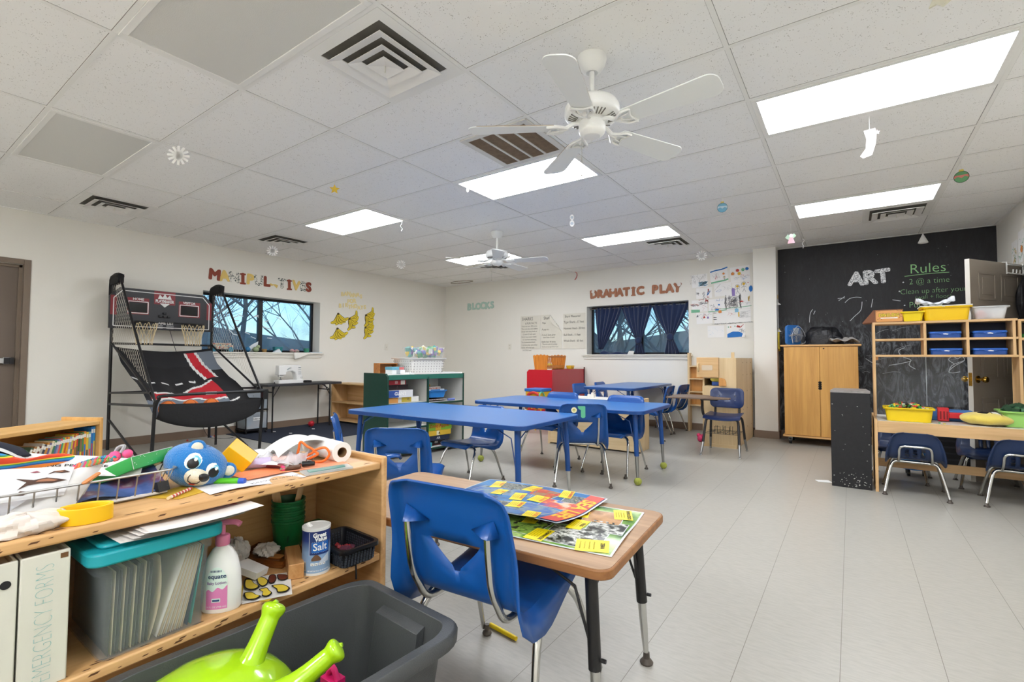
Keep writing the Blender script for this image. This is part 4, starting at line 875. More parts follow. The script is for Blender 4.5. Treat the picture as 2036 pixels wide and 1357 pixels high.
def f12(g, m, w, h):
    blob(g, m, 8, -.17, .085, .028, seed=9); g.m(7).flat([(.04, .06), (.09, .06), (.09, .115), (.04, .115)], m @ Matrix.Translation((0, 0, .0015))); g.m(5).flat([(.085, -.01), (.10, -.01), (.10, .06), (.085, .06)], m @ Matrix.Translation((0, 0, .0015)))
    scr(g, m, 1, .17, .02, .06, .05, 40, .0015, 31, 0); scr(g, m, 1, 0, -.10, .27, .005, 60, .0022, 32, 0)
    for y in (.07, .0, -.03): scr(g, m, 1, -.25, y, .015, .003, 6, .004, 33, 0)
    g.m(4); pl(g, m, [(-.26, .125), (0, .13), (.27, .14)], .008); scr(g, m, 3, -.02, .04, .08, .02, 8, .0015, 34)
def f13(g, m, w, h): scr(g, m, 7, 0, 0, .1, .06, 8, .001, 35)
def f14(g, m, w, h):
    g.m(2).flat([(-.12, -.10), (.10, -.09), (.09, -.04), (.04, -.015), (-.04, -.01), (-.10, -.035), (-.12, -.05)], m @ Matrix.Translation((0, 0, .0015)))
    for c, x, y in ((4, -.10, .06), (8, -.07, .06), (4, -.01, .07), (3, .03, .065)): blob(g, m, c, x, y, .018 if c == 3 else .01, seed=c)
    g.m(3); pl(g, m, [(.06, .04), (.09, .07), (.07, .06), (.11, .09)], .006); scr(g, m, 1, .08, .0, .03, .02, 12, .002, 36); blob(g, m, 3, .05, .06, .016)
def D(px, py, px2, py2):      # pixel box of the drawing collage -> wall metres, for this one flat wall only
    return px, py, px2, py2
drawing(-2.035, 2.23, -1.80, 2.435, 'pencil and light blue drawing, leftmost in the top row', f1, rot=2)
drawing(-1.76, 2.275, -1.505, 2.50, 'drawing with a dark cloud and green ground, top row middle', f2, rot=4)
drawing(-1.47, 2.265, -1.20, 2.50, 'drawing of five coloured flowers, right end of the top row', f3, rot=4)
drawing(-1.97, 2.05, -1.735, 2.22, 'white drawing with small red and blue marks, left of the second row', f4, rot=1)
drawing(-1.70, 2.07, -1.455, 2.27, 'faint blue bird pencil drawing in the second row middle', f5, rot=3)
drawing(-1.445, 2.065, -1.20, 2.26, 'drawing of two people with a purple shape, second row right', f6, rot=3)
drawing(-2.035, 1.845, -1.805, 2.03, 'red and green drawing next to the window edge, third row left', f7, rot=2)
drawing(-1.785, 1.845, -1.545, 2.03, 'white drawing with small dark blue boat, third row', f8, rot=1)
drawing(-1.53, 1.855, -1.345, 2.085, 'dark pencil scribble drawing of a barred oval, third row', f9, rot=2)
drawing(-1.335, 1.86, -1.205, 2.08, 'drawing with a red patch at the pillar, third row right', f10, rot=1)
drawing(-1.97, 1.655, -1.735, 1.83, 'drawing with three little triangle figures, fourth row left', f11, rot=1)
drawing(-1.705, 1.65, -1.195, 1.85, 'wide drawing with orange sun and blue square, fourth row', f12, rot=1.5)
drawing(-1.805, 1.435, -1.565, 1.62, 'nearly blank white sheet in the bottom row', f13)
drawing(-1.53, 1.435, -1.275, 1.63, 'drawing of a big blue hill with a curling corner, bottom row', f14, rot=1, corner=True)
# papers on the right side of the pillar
mm = lambda z, y: Matrix(((0, 0, 1, -.832), (-1, 0, 0, y), (0, 1, 0, z), (0, 0, 0, 1)))
drawing(-.09, 0, .09, .20, 'curled paper with a yellow blot on the pillar side, topmost', lambda g, m, w, h: blob(g, m, 5, 0, .02, .04), mm(1.97, 7.70), corner=True)
drawing(-.09, 0, .09, .24, 'grey lined paper on the pillar side, between two others', lambda g, m, w, h: scr(g, m, 1, 0, 0, .06, .1, 14, .003, 40, 1.5), mm(1.72, 7.70))
drawing(-.09, 0, .09, .22, 'curled white paper low on the pillar side', lambda g, m, w, h: scr(g, m, 7, 0, 0, .06, .06, 10, .003, 41), mm(1.60, 7.72), corner=True)
tag(MB().prism([(-.03, .16), (.03, .13), (.06, .0), (.03, -.13), (-.03, -.16), (0, -.08), (.01, 0), (0, .08)], .02, mm(1.38, 7.70)).build('banana_cutout', M('#d9bf3a', .6)), 'yellow paper banana on the pillar side above the wardrobe', 'wall decoration')
drawing(0, 0, .21, .30, 'child drawing in yellow and green on the right wall above the door, left one', lambda g, m, w, h: (scr(g, m, 5, 0, 0, .07, .08, 14, .006, 42), scr(g, m, 4, 0, 0, .07, .1, 12, .006, 43)), onR(XR-.004, 7.08, 2.20))
drawing(0, 0, .21, .32, 'child drawing with an orange spot on the right wall above the door', lambda g, m, w, h: (blob(g, m, 8, .02, -.03, .04), scr(g, m, 4, 0, 0, .08, .12, 16, .006, 44)), onR(XR-.004, 6.84, 2.25))
# ---- things on the left window sill
sx = XL-.10
def sill(name, mb, mats, y, label, cat, dx=0, **k): return tag(mb.build(name, mats, loc=(sx+dx, y, 1.18), **k), label, cat)
t = thing('toy_vehicle', 'patterned toy truck with teal wheels on the left window sill', 'toy', (sx+.02, 3.24, 1.18))
MB().bb(-.04, .04, -.17, .15, .035, .10).bb(-.035, .035, -.13, .12, .10, .125).build('body', speckle([(0, '#c9b49a'), (.4, '#b0625a'), (.6, '#d9d2c0'), (.8, '#6f9aa2')], 60, .6, 'cells'), t, bev=.01)
for y in (-.12, .11): MB().cyl((-.05, y, .035), (.05, y, .035), .035, n=18).build('wheel', M('#2f7f96', .5), t)
sill('toy_ball', MB().ball((0, 0, .04), .04, 18), M('#2c6f9c', .5), 3.62, 'blue ball on the left window sill by the middle bar', 'toy')
sill('toy_duck', MB().ball((0, 0, .04), .045, 14, (.9, 1.1, .9)).ball((0, .035, .085), .028, 12), M('#9fb087', .7), 3.74, 'greenish lump toy on the left window sill at the bar', 'toy')
sill('toy_cup', MB().lathe([(.03, 0), (.04, .05), (.034, .05), (.026, .006), (0, .006)], n=16), M('#9d7d4d', .6), 3.86, 'tan cup on the left window sill right of the bar', 'toy', .02)
sill('paper_fold', MB().prism([(-.06, 0), (.07, 0), (.03, .055)], .05, Matrix.Rotation(R(90), 4, 'X') @ Matrix.Rotation(R(90), 4, 'Y')), M('#dfe6ea', .7), 4.02, 'folded white paper tent on the left window sill', 'paper', .06)
sill('teal_bin', MB().box((0, 0, .045), (.08, .13, .09), taper=.85), M('#2f7f85', .5), 4.10, 'teal plastic bin on the left window sill', 'bin', -.03, bev=.006)
sill('toy_shell', MB().ball((0, -.03, .03), .04, 14, (.8, 1, .75)).ball((0, .05, .028), .035, 12, (.8, 1.3, .8)), speckle([(.3, '#b8a877'), (.5, '#c88f96'), (.7, '#7f9a80')], 20, .6), 4.33, 'pink and olive lump toy on the left window sill', 'toy', .04)
sill('green_cup', MB().lathe([(.04, 0), (.045, .075), (.038, .075), (.034, .008), (0, .008)], n=20), M('#3d8b6f', .4), 4.575, 'green cup at the right end of the left window sill', 'cup', .0)
sill('paper_stack', MB().bb(-.07, .08, -.10, .12, 0, .012), M('#ccd9e2', .7), 4.66, 'small stack of papers at the right end of the left window sill', 'papers', .06)
tag(MB().grid(lambda u, v: Vector((XL+.051+.012*math.sin(5*u)+.01*v, 4.26+.30*u+.02*v*(1-u), 1.18-.115*v*(1-u)**.8+.003)), 10, 6).build('hanging_paper', M('#e9e6df', .7), solid=.001), 'white paper hanging over the front of the left window sill', 'paper')
tag(MB().prism([(-.22, 0), (.0, .0), (.02, .17), (-.07, .12)], .004, onL(XL-.19, 3.80, 1.18)).build('white_card', M('#e6edf2', .6)), 'white pointed card leaning on the left window glass', 'card')
g = MB()
for i in range(16): 
    y, z, a = rnd.uniform(3.35, 4.25), rnd.uniform(1.4, 1.75), rnd.uniform(-.8, .5); g.prism([(-.04, -.006), (.04, -.006), (.04, .006), (-.04, .006)], .001, onL(XL-.196, y, z) @ Matrix.Rotation(a, 4, 'Z'))
tag(g.build('tape_scraps', M('#e3edf2', .5)), 'bits of white tape stuck all over the left window glass', 'tape', kind='stuff')
# ---- curtains of the back window
CUR = M('#16294f', .8, var=(4, .2), sheen=.3); zt, zb = 2.005, 1.19
tag(MB().cyl((W2[0]+.005, YB+.12, 2.0), (W2[1]-.005, YB+.12, 2.0), .008, n=8).build('curtain_rod', STEEL), 'thin curtain rod across the top of the back window', 'curtain rod')
def curtain(x0, x1, xg, zg, wg, label, tail=None):
    t = thing('curtain', label, 'curtain', ((x0+x1)/2, YB+.12, 2.0), 0, 'dark blue curtains of the back window'); ox = (x0+x1)/2
    def fn(u, v):
        k = v**1.25; a, b = x0+(xg-wg-x0)*k, x1+(xg+wg-x1)*k; x = a+(b-a)*u; z = zt+.012-(zt+.012-zg)*v
        if v < .03: z += .0
        y = .018*math.sin(u*38+2*v)*(1-.35*v)+.012*math.sin(u*17+1)*(1-.4*v)-.02*v
        return Vector((x-ox, y, z-2.0))
    MB().grid(fn, 60, 20).build('drape', CUR, t, solid=.003)
    if tail:
        g = MB().ball((xg-ox, -.03, zg-2.0-.005), .06, 14, (1, .7, 1.05)); g.build('knot', CUR, t)
        def ft(u, v):
            w = wg*1.1+(tail)*v; x = xg+(2*u-1)*w+.03*v; z = zg-.03-(zg-.03-zb)*v; return Vector((x-ox, -.02+.02*math.sin(u*26+3)*(.4+v), z-2.0))
        MB().grid(ft, 40, 8).build('tail', CUR, t, solid=.003)
curtain(W2[0]+.10, W2[0]+.62, W2[0]+.22, 1.27, .045, 'leftmost dark blue curtain, gathered to its lower left corner')
curtain(W2[0]+.60, W2[0]+1.15, W2[0]+.92, 1.42, .045, 'middle dark blue curtain knotted above the sill', .045)
curtain(W2[0]+1.14, W2[0]+1.76, W2[0]+1.46, 1.47, .045, 'rightmost dark blue curtain with a fat knot', .08)
tag(MB().grid(lambda u, v: Vector((W2[0]+.22+.55*u, YB+.06+.10*v+.02*math.sin(9*u), 1.185+.045*math.sin(PI*v)*(1-.5*u)*(1+.4*math.sin(13*u)))), 30, 8).build('curtain_tail', CUR, solid=.003), 'end of the left curtain lying along the back window sill', 'curtain')
tag(MB().prism([(-.06, 0), (.05, 0), (.06, .055), (-.03, .06)], .003, onB(W2[0]+.80, YB+.05, 1.18)).build('sill_card', M('#e6e6e2', .6)), 'small white card standing on the back window sill', 'card')
# ================================================================ LEFT SIDE FURNITURE
tag(MB().bb(-7.30, -5.79, 3.28, 5.75, 0, .008).build('rug', M('#232a3a', .95, bump=(300, .5), var=(8, .2))), 'dark navy rug under the sewing table and low shelf', 'rug')
# ---- basketball arcade game
AX, AY = -6.55, 2.46
t = thing('basketball_arcade', 'black two hoop basketball arcade game against the left wall', 'arcade game', (AX, AY, 0))
T_ = lambda x, y, z: Vector((x-AX, y-AY, z)); FB = M('#19191b', .4); yl, yr = 1.92, 3.02
for y in (yl, yr):
    MB().cyl(T_(-7.2, y, 0), T_(-7.2, y, 1.98), .017, n=12).build('rear_post', FB, t)
    MB().tube([T_(-5.86, y, 0), T_(-5.80, y, .64)], .017, 12).build('leg', FB, t)
    MB().tube(crom([T_(-6.95, y, 2.02), T_(-6.90, y, 1.96), T_(-6.63, y, 1.63), T_(-6.22, y, 1.13), T_(-5.97, y, .84), T_(-5.80, y, .64)], 6), .013, 10).build('side_arm', FB, t)
    g = MB().tube(crom([T_(-7.22, y, 1.80), T_(-7.22, y, 1.97), T_(-7.17, y, 2.04), T_(-7.05, y, 2.06), T_(-6.94, y, 2.04)], 5), .034, 12); g.add([T_(x, y+s*.028, z) for s in (-1, 1) for x, z in ((-7.24, 1.955), (-6.935, 1.965), (-6.925, 2.065), (-7.06, 2.075), (-7.20, 2.06), (-7.24, 2.02))], [(0, 1, 2, 3, 4, 5), (11, 10, 9, 8, 7, 6), (0, 6, 7, 1), (1, 7, 8, 2), (2, 8, 9, 3), (3, 9, 10, 4), (4, 10, 11, 5), (5, 11, 6, 0)]); g.build('pole_sleeve', M('#1b1b1d', .9, bump=(60, .3)), t)
    MB().tube([T_(-7.2, y, .67), T_(-5.92, y, .73)], .012, 8).tube([T_(-7.2, y, .54), T_(-5.82, y, .60)], .014, 8).tube([T_(-7.2, y, 1.27), T_(-5.85, y, .68)], .012, 8).build('side_bar', FB, t)
    MB().tube([T_(-7.2, y, .36), T_(-6.15, y, .0)], .013, 8).build('floor_strut', FB, t)
MB().cyl(T_(-7.2, yl, 1.26), T_(-7.2, yr, 1.26), .014, n=8).cyl(T_(-7.2, yl, .67), T_(-7.2, yr, .67), .012, n=8).build('cross_bar', FB, t)
MB().cyl(T_(-6.56, 2.83, 0), T_(-6.56, 2.83, .66), .014, n=8).build('centre_leg', FB, t)
MB().tube(crom([T_(-5.80, yl, .58), T_(-5.76, yl+.02, .67), T_(-5.74, yl+.10, .705), T_(-5.74, yr-.12, .705), T_(-5.78, yr, .70)], 6), .016, 10).build('front_bar', FB, t)
MB().bb(-.03, .03, -.03, .03, -.06, .06).build('joint_box', FB, t, loc=T_(-5.77, yr, .66))
MB().cyl(T_(-5.739, 2.36, .707), T_(-5.739, 2.47, .707), .0175, n=10).build('white_tape', M('#d9d9d6', .6), t)
# score board
bx = -7.12
def bpt(y, z): return (y-AY, z)
mB = Matrix(((0, 0, 1, bx-AX), (1, 0, 0, 0), (0, 1, 0, 0), (0, 0, 0, 1)))
bd = MB().prism([bpt(*p) for p in [(1.86, 1.44), (2.97, 1.44), (2.97, 1.82), (2.87, 1.93), (1.96, 1.93), (1.86, 1.82)]], .035, mB).build('scoreboard', M('#232327', .4), t, bev=.004)
g = MB(); f = mB @ Matrix.Translation((0, 0, .0355)); RED = M('#7d1f26', .45); WL = M('#dcdcda', .5)
def rq(a, b, c, d): return [bpt(a, c), bpt(b, c), bpt(b, d), bpt(a, d)]
for r_ in (rq(1.87, 1.93, 1.60, 1.83), rq(2.90, 2.96, 1.60, 1.83), rq(2.30, 2.53, 1.76, 1.925), rq(2.03, 2.25, 1.62, 1.82), rq(2.57, 2.82, 1.62, 1.82)): g.flat(r_, f)
g.build('red_panel', RED, bd)
g = MB(); f2 = f @ Matrix.Translation((0, 0, .001)); pth = [(1.90, 1.47), (2.93, 1.47), (2.93, 1.80), (2.85, 1.895), (1.98, 1.895), (1.90, 1.80)]
for (a, b), (c, d) in zip(pth, pth[1:]+pth[:1]): pl(g, f2, [bpt(a, b), bpt(c, d)], .010, .0005, 1)
for a, b in ((2.04, 2.24), (2.585, 2.80)):
    q = [(a, 1.635), (b, 1.635), (b, 1.775), (a, 1.775)]
    for (c, d), (e, h_) in zip(q, q[1:]+q[:1]): pl(g, f2, [bpt(c, d), bpt(e, h_)], .009, .0005, 1)
g.text('HOME', .04, f2 @ Matrix.Translation((*bpt(2.14, 1.803), .0005)), off=.001); g.text('VISITOR', .04, f2 @ Matrix.Translation((*bpt(2.69, 1.803), .0005)), off=.001)
g.text('PLAYMAKER', .052, f2 @ Matrix.Translation((*bpt(2.415, 1.80), .0005)), off=.002, sx=.7); g.text('GAME LIST', .05, f2 @ Matrix.Translation((*bpt(2.42, 1.525), .0005)), off=.0015, sx=.85)
g.flat([bpt(2.34, 1.83), bpt(2.36, 1.885), bpt(2.39, 1.85), bpt(2.415, 1.90), bpt(2.44, 1.85), bpt(2.47, 1.885), bpt(2.49, 1.83)], f2); g.flat([bpt(2.36, 1.775), bpt(2.47, 1.775), bpt(2.415, 1.725)], f2)
for k in range(4): pl(g, f2, [bpt(2.33, 1.498-.012*k), bpt(2.40, 1.498-.012*k)], .003, .0005, 1); pl(g, f2, [bpt(2.44, 1.498-.012*k), bpt(2.52, 1.498-.012*k)], .003, .0005, 1)
g.build('printing', WL, bd)
for a, b in ((2.05, 2.23), (2.595, 2.79)): MB().flat(rq(a, b, 1.645, 1.765), f2).build('score_display', M('#08080a', .15), bd)
g = MB()
for y, z in ((2.415, 1.65), (2.37, 1.61), (2.415, 1.61), (2.46, 1.61)): g.box(T_(bx+.045, y, z), (.02, .034, .025))
g.build('button_pad', BLACK, bd, bev=.003)
MB().box(T_(bx+.05, 2.415, 1.545), (.03, .9, .012)).build('rim_shelf', FB, bd)
NET = M('#d9c79f', .8)
for k, y in enumerate((2.17, 2.69)):
    c = T_(-6.95, y, 1.52); MB().tube([c+Vector((.125*math.cos(a), .125*math.sin(a), 0)) for a in (2*PI*i/28 for i in range(28))], .008, 8, True).box(c+Vector((-.145, 0, -.01)), (.05, .10, .05)).build('hoop_rim', FB, t)
    g = MB()
    for i in range(9):
        for s in (1, -1):
            P = [c+Vector((r_*math.cos(2*PI*(i/9)+s*w), r_*math.sin(2*PI*(i/9)+s*w), z)) for r_, w, z in ((.125, 0, 0), (.118, .2, -.07), (.10, .42, -.14), (.085, .62, -.21), (.08, .75, -.27))]
            g.tube(crom(P, 3), .0032, 5)
    g.build('hoop_net', NET, t)
def net(name, poly, y, step):
    """diagonal string mesh clipped to a polygon in the x-z plane of one side of the frame"""
    g = MB(); n = len(poly)
    def inside(x, z):
        c = False
        for i in range(n):
            (x1, z1), (x2, z2) = poly[i], poly[(i+1) % n]
            if (z1 > z) != (z2 > z) and x < (x2-x1)*(z-z1)/(z2-z1)+x1: c = not c
        return c
    for s in (1, -1):
        k = -4.0
        while k < 4:
            run = []; q = []
            for i in range(121):
                x = -7.3+1.5*i/120; z = (s*(x+6.5)*1.3)+k
                if inside(x, z): q.append(T_(x, y, z))
                else:
                    if len(q) > 2: run.append(q)
                    q = []
            if len(q) > 2: run.append(q)
            for q in run: g.tube([q[0], q[-1]], .0011, 4, caps=False)
            k += step
    g.build(name, M('#cfc8b8', .8), t)
for y in (yl, yr): net('side_net', [(-7.2, 1.98), (-6.93, 1.99), (-6.63, 1.63), (-6.22, 1.13), (-5.93, .80), (-6.15, .86), (-6.7, 1.12), (-7.2, 1.27)], y, .085)
# sloping mat
mats = [M('#1b1b1e', .75), M('#b5202c', .7), M('#d8d8d6', .7), M('#6b7480', .7)]
g = MB(); NU, NV = 96, 96
def mat_z(u, v):
    P = ((-7.15, 1.22), (-6.95, 1.0), (-6.6, .80), (-6.25, .66), (-6.0, .52), (-5.88, .46)); k = min(4.999, v*5); i = int(k); f = k-i
    return P[i][0]+(P[i+1][0]-P[i][0])*f, P[i][1]+(P[i+1][1]-P[i][1])*f
def mat_p(u, v):
    x, z = mat_z(u, v); sag = math.sin(PI*u)
    return T_(x-.05*sag*v, yl+.03+(yr-yl-.06)*u, z-.05*sag*(1-v)+.07*(1-sag)*(1-abs(2*v-1))+.012*math.sin(23*u+4*v)*math.sin(PI*v))
V = [[g.bm.verts.new(mat_p(i/NU, j/NV)) for j in range(NV+1)] for i in range(NU+1)]
def court(u, v):
    v = v/.78
    c = .74+.16*v; d = abs(u-c)
    if .04 < v < .48:
        if d < .045: return 1
        if d < .075: return 2
        if u > c and v < .36: return 3
    w = .66+.09*math.sin(5.2*u+.4)-.10*max(0, u-.45); w2 = .86-.05*math.sin(4*u)
    if .06 < u < .80:
        if w < v < w2: return 1
        if w-.03 < v < w2+.03: return 2
    if v > w2+.03 and u < .80: return 3
    if abs(v-.50-.02*math.sin(6*u)) < .013 and u < .72 and int(u*14) % 2 == 0: return 2
    if abs(v-.90+.5*(u-.9)) < .012 and .80 < u < .93: return 2
    return 0
for i in range(NU):
    for j in range(NV): g.m(court((i+.5)/NU, (j+.5)/NV)); g.f((V[i][j], V[i+1][j], V[i+1][j+1], V[i][j+1]))
g.build('ramp_mat', mats, t)
MB().grid(lambda u, v: T_(-5.88+.10*math.sin(PI*min(1, v*1.15)/2)*1.0+.03*math.sin(PI*u)*(1-v), yl+.03+(yr-yl-.06)*u, .46-.16*math.sin(PI*v)*(math.sin(PI*u)**.5)*1.0+.16*v**1.5-.02*math.sin(PI*u)), 30, 14).build('ball_pouch', M('#1d1d1f', .85, bump=(9, .5)), t, solid=.003)
for k, y in enumerate((2.06, 2.27, 2.48)):
    b = thing('basketball', 'small orange basketball in the arcade trough, %s' % ('leftmost', 'middle one', 'rightmost')[k], 'ball', (-5.875, y, .555), 0, 'basketballs in the arcade trough')
    MB().ball((0, 0, 0), .085, 24).build('ball', M('#d5702c', .6, bump=(260, .3)), b); g = MB()
    for rot in ((0, 0, 0), (PI/2, 0, .4), (PI/2, 0, 1.97)): m_ = Euler(rot).to_matrix(); g.tube([m_ @ Vector((.0853*math.cos(a), .0853*math.sin(a), 0)) for a in (2*PI*i/32 for i in range(32))], .0018, 5, True)
    g.build('seam', BLACK, b)
MB().tube(crom([T_(*p) for p in [(-7.15, 2.5, 1.45), (-7.14, 2.6, 1.1), (-7.16, 2.8, .6), (-7.14, 2.95, .08), (-6.98, 3.05, .006), (-6.9, 3.2, .006)]], 6), .003, 5).build('power_cord', BLACK, t)
# ---- folding table, sewing machine, drawer cart
t = thing('folding_table', 'black folding table against the left wall with the sewing machine', 'table', (-7.06, 4.24, .008))
MB().prism(rrect(.44, 1.24, .02, 3), .035, Matrix.Translation((0, 0, .668))).build('tabletop', M('#2d2e31', .5, bump=(200, .2)), t, bev=.005)
for y in (-.50, .44):
    for x in (-.17, .15): MB().cyl((x, y, 0), (x, y, .668), .011, n=10).build('leg', FB, t)
    MB().cyl((-.17, y, .58), (.15, y, .58), .008, n=8).tube([(.15, y, .58), (.05, y+.08*(1 if y < 0 else -1), .668)], .006, 6).tube([(.15, y, .5), (.15, y+.10*(1 if y < 0 else -1), .668)], .006, 6).build('leg_brace', FB, t)
t = thing('sewing_machine', 'white sewing machine on the black folding table', 'sewing machine', (-7.05, 4.06, .704)); SW = M('#e8e8e6', .35)
MB().prism(rrect(.40, .16, .02, 4), .055, Matrix.Rotation(PI/2, 4, 'Z')).build('base', SW, t, bev=.006)
mz = Matrix(((0, 0, 1, -.055), (1, 0, 0, 0), (0, 1, 0, 0), (0, 0, 0, 1)))
MB().prism([(-.19, .13), (-.185, .275), (.14, .285), (.165, .27), (.195, .05), (.10, .05), (.085, .13), (.07, .17), (.03, .19), (-.04, .185), (-.07, .17), (-.07, .13)], .11, mz).build('body', SW, t, bev=.012)
MB().bb(-.03, .03, -.165, -.10, .105, .14).bb(-.03, .03, -.16, -.10, .115, .13).build('needle_head', SW, t, bev=.004)
MB().cyl((0, -.13, .06), (0, -.13, .12), .005, n=8).bb(-.012, .012, -.145, -.115, .058, .066).build('presser_foot', STEEL, t)
g = MB()
for z in (.14, .16, .18, .21): g.bb(.056, .058, .12, .165, z, z+.006)
g.bb(.056, .060, .12, .16, .235, .25).build('panel_marks', M('#8f979c', .5), t)
MB().cyl((.03, .175, .09), (.063, .175, .09), .018, n=16).build('dial', M('#d2d2d0', .4), t)
MB().tube(crom([(.06, -.06, .21), (.063, -.03, .235), (.063, .0, .24)], 4), .006, 6).build('lever', M('#9aa9ac', .4), t)
tag(MB().bb(-.05, .05, -.045, .045, 0, .035).bb(-.04, .05, -.04, .04, .035, .042).build('foot_pedal', BLACK, loc=(-7.0, 4.34, .704), bev=.005), 'black sewing pedal on the folding table right of the sewing machine', 'pedal')
tag(MB().tube(crom([(0, -.06, .004), (.03, -.03, .005), (0, .0, .03), (-.03, .03, .006), (.01, .09, .004)], 5), .004, 6).build('cable', BLACK, loc=(-6.98, 3.80, .704)), 'short black cable on the folding table left of the sewing machine', 'cable')
tag(MB().prism([(-.10, -.13), (.10, -.15), (.10, .30), (-.09, .28)], .003).build('paper_sheet', M('#dcdedb', .7), loc=(-6.965, 4.07, .7036), rz=0), 'white sheets lying under the front of the sewing machine', 'paper')
t = thing('drawer_cart', 'small cart of clear plastic drawers under the folding table', 'drawers', (-7.16, 3.57, .008)); CL = M('#b9c3cc', .25, alpha=.55)
g = MB()
for x in (-.13, .14):
    for y in (-.15, .15): g.cyl((x, y, .03), (x, y, .62), .009, n=8)
for z in (.05, .33, .60): g.bb(-.14, .15, -.16, .16, z-.008, z+.008)
g.build('cart_frame', FB, t)
for x in (-.12, .13):
    for y in (-.14, .14): MB().cyl((x, y-.008, .016), (x, y+.008, .016), .016, n=12).build('caster', BLACK, t)
for z, lb in ((.065, 'RIBBONS'), (.345, 'NOTIONS')):
    d_ = MB().bb(-.12, .148, -.145, .145, z, z+.235).build('drawer', CL, t, bev=.008); MB().bb(-.10, .13, -.13, .13, z+.01, z+.12).build('drawer_contents', speckle([(0, '#8fb0c6'), (.35, '#d8dde0'), (.55, '#6d8aa5'), (.75, '#e3d3c7')], 14, .8, 'cells'), d_)
    MB().bb(.148, .160, -.06, .06, z+.19, z+.205).build('drawer_handle', CL, d_); g = MB().bb(.1485, .1500, -.055, .065, z+.12, z+.165); g.m(1).text(lb, .03, Matrix(((0, 0, 1, .1508), (1, 0, 0, .005), (0, 1, 0, z+.142), (0, 0, 0, 1))), off=.0005); g.build('drawer_label', [M('#eef0f0', .6), INK], d_)
tag(MB().ball((0, 0, .05), .042, 14).build('spiky_ball', M('#c41f30', .5), loc=(-7.0, 4.42, .006)), 'red bumpy ball on the navy rug under the folding table', 'ball')
o = bpy.data.objects['spiky_ball']; g = MB(); r_ = random.Random(2)
for i in range(60):
    d_ = Vector((r_.gauss(0, 1), r_.gauss(0, 1), r_.gauss(0, 1))).normalized(); c_ = Vector((0, 0, .05)); g.cyl(c_+d_*.03, c_+d_*.052, .007, .002, 5)
g.build('bump', M('#c41f30', .5), o)
for i, (x, y, c, n_) in enumerate(((-7.1, 2.72, '#c9403a', 'red bead on the floor behind the arcade, nearest the camera'), (-7.22, 3.10, '#cf4a3a', 'small red bead on the floor by the arcade rear leg'), (-7.20, 3.04, '#4a63b0', 'small blue bead on the floor by the arcade rear leg'))): tag(MB().ball((0, 0, .012), .013, 10).build('bead', M(c, .5), loc=(x, y, 0)), n_, 'bead')
for i, (x, y, n_) in enumerate(((-6.75, 4.30, 'scrap of white paper on the navy rug below the red ball'), (-6.62, 3.86, 'scrap of white paper on the navy rug nearest the arcade'), (-6.95, 3.80, 'scrap of white paper on the navy rug by the table leg'))): tag(MB().prism([(-.03, -.01), (.01, -.025), (.035, .0), (.0, .02)], .004).build('paper_scrap', PW, loc=(x, y, .009)), n_, 'paper')
# ---- low wooden shelf and green shelf unit
t = thing('low_shelf', 'empty low wooden shelf between the folding table and green shelf unit', 'shelf', (-6.66, 5.13, .008))
for x in (-.62, .62): MB().bb(x-.012, x+.012, -.16, .16, 0, .66).build('side_panel', BIRCH, t)
for z, n_ in ((.03, 'bottom_shelf'), (.33, 'shelf'), (.645, 'top')): MB().bb(-.608, .608, -.16, .15, z, z+.018).build(n_, BIRCHX, t)
MB().bb(-.608, .608, .148, .158, .03, .66).build('back_panel', BIRCHX, t)
GR = M('#163d33', .4); GRT = M('#2a6a5a', .4); LAM = M('#d7d6d1', .45)
GX0, GY0, GA = -4.245, 4.03, R(-8.5)
t = thing('shelf_unit', 'dark green and white shelf unit full of games near the corner', 'shelf', (GX0, GY0, 0), GA)   # front faces local +x
for y, n_ in ((-.53, 'end_panel'), (.53, 'end_panel')):
    e_ = MB().prism([(-.25, 0), (.25, 0), (.25, .89), (.21, .93), (-.25, .93)], .02, Matrix(((1, 0, 0, 0), (0, 0, 1, y-.01), (0, 1, 0, 0), (0, 0, 0, 1)))).build(n_, GR if y < 0 else LAM, t)
MB().bb(.235, .252, .52, .54, 0, .92).build('edge_strip', GR, t)
MB().bb(-.24, .235, -.52, .52, .885, .915).build('top', LAM, t); MB().bb(.235, .25, -.52, .52, .862, .915).build('top_edge', GRT, t)
MB().bb(-.24, .235, -.01, .01, .08, .885).build('divider', LAM, t); MB().bb(.235, .25, -.012, .012, 0, .885).build('edge_strip', GR, t)
for y0, y1, z in ((-.52, -.01, .60), (.01, .52, .585), (-.52, -.01, .33), (.01, .52, .36), (-.52, .52, .06)):
    MB().bb(-.24, .235, y0, y1, z-.018, z).build('shelf', LAM, t); MB().bb(.235, .25, y0, y1, z-.020, z).build('edge_strip', GR, t)
MB().bb(-.25, -.24, -.52, .52, .04, .91).build('back_panel', LAM, t)
GM = Matrix.Translation((GX0, GY0, 0)) @ Matrix.Rotation(GA, 4, 'Z')
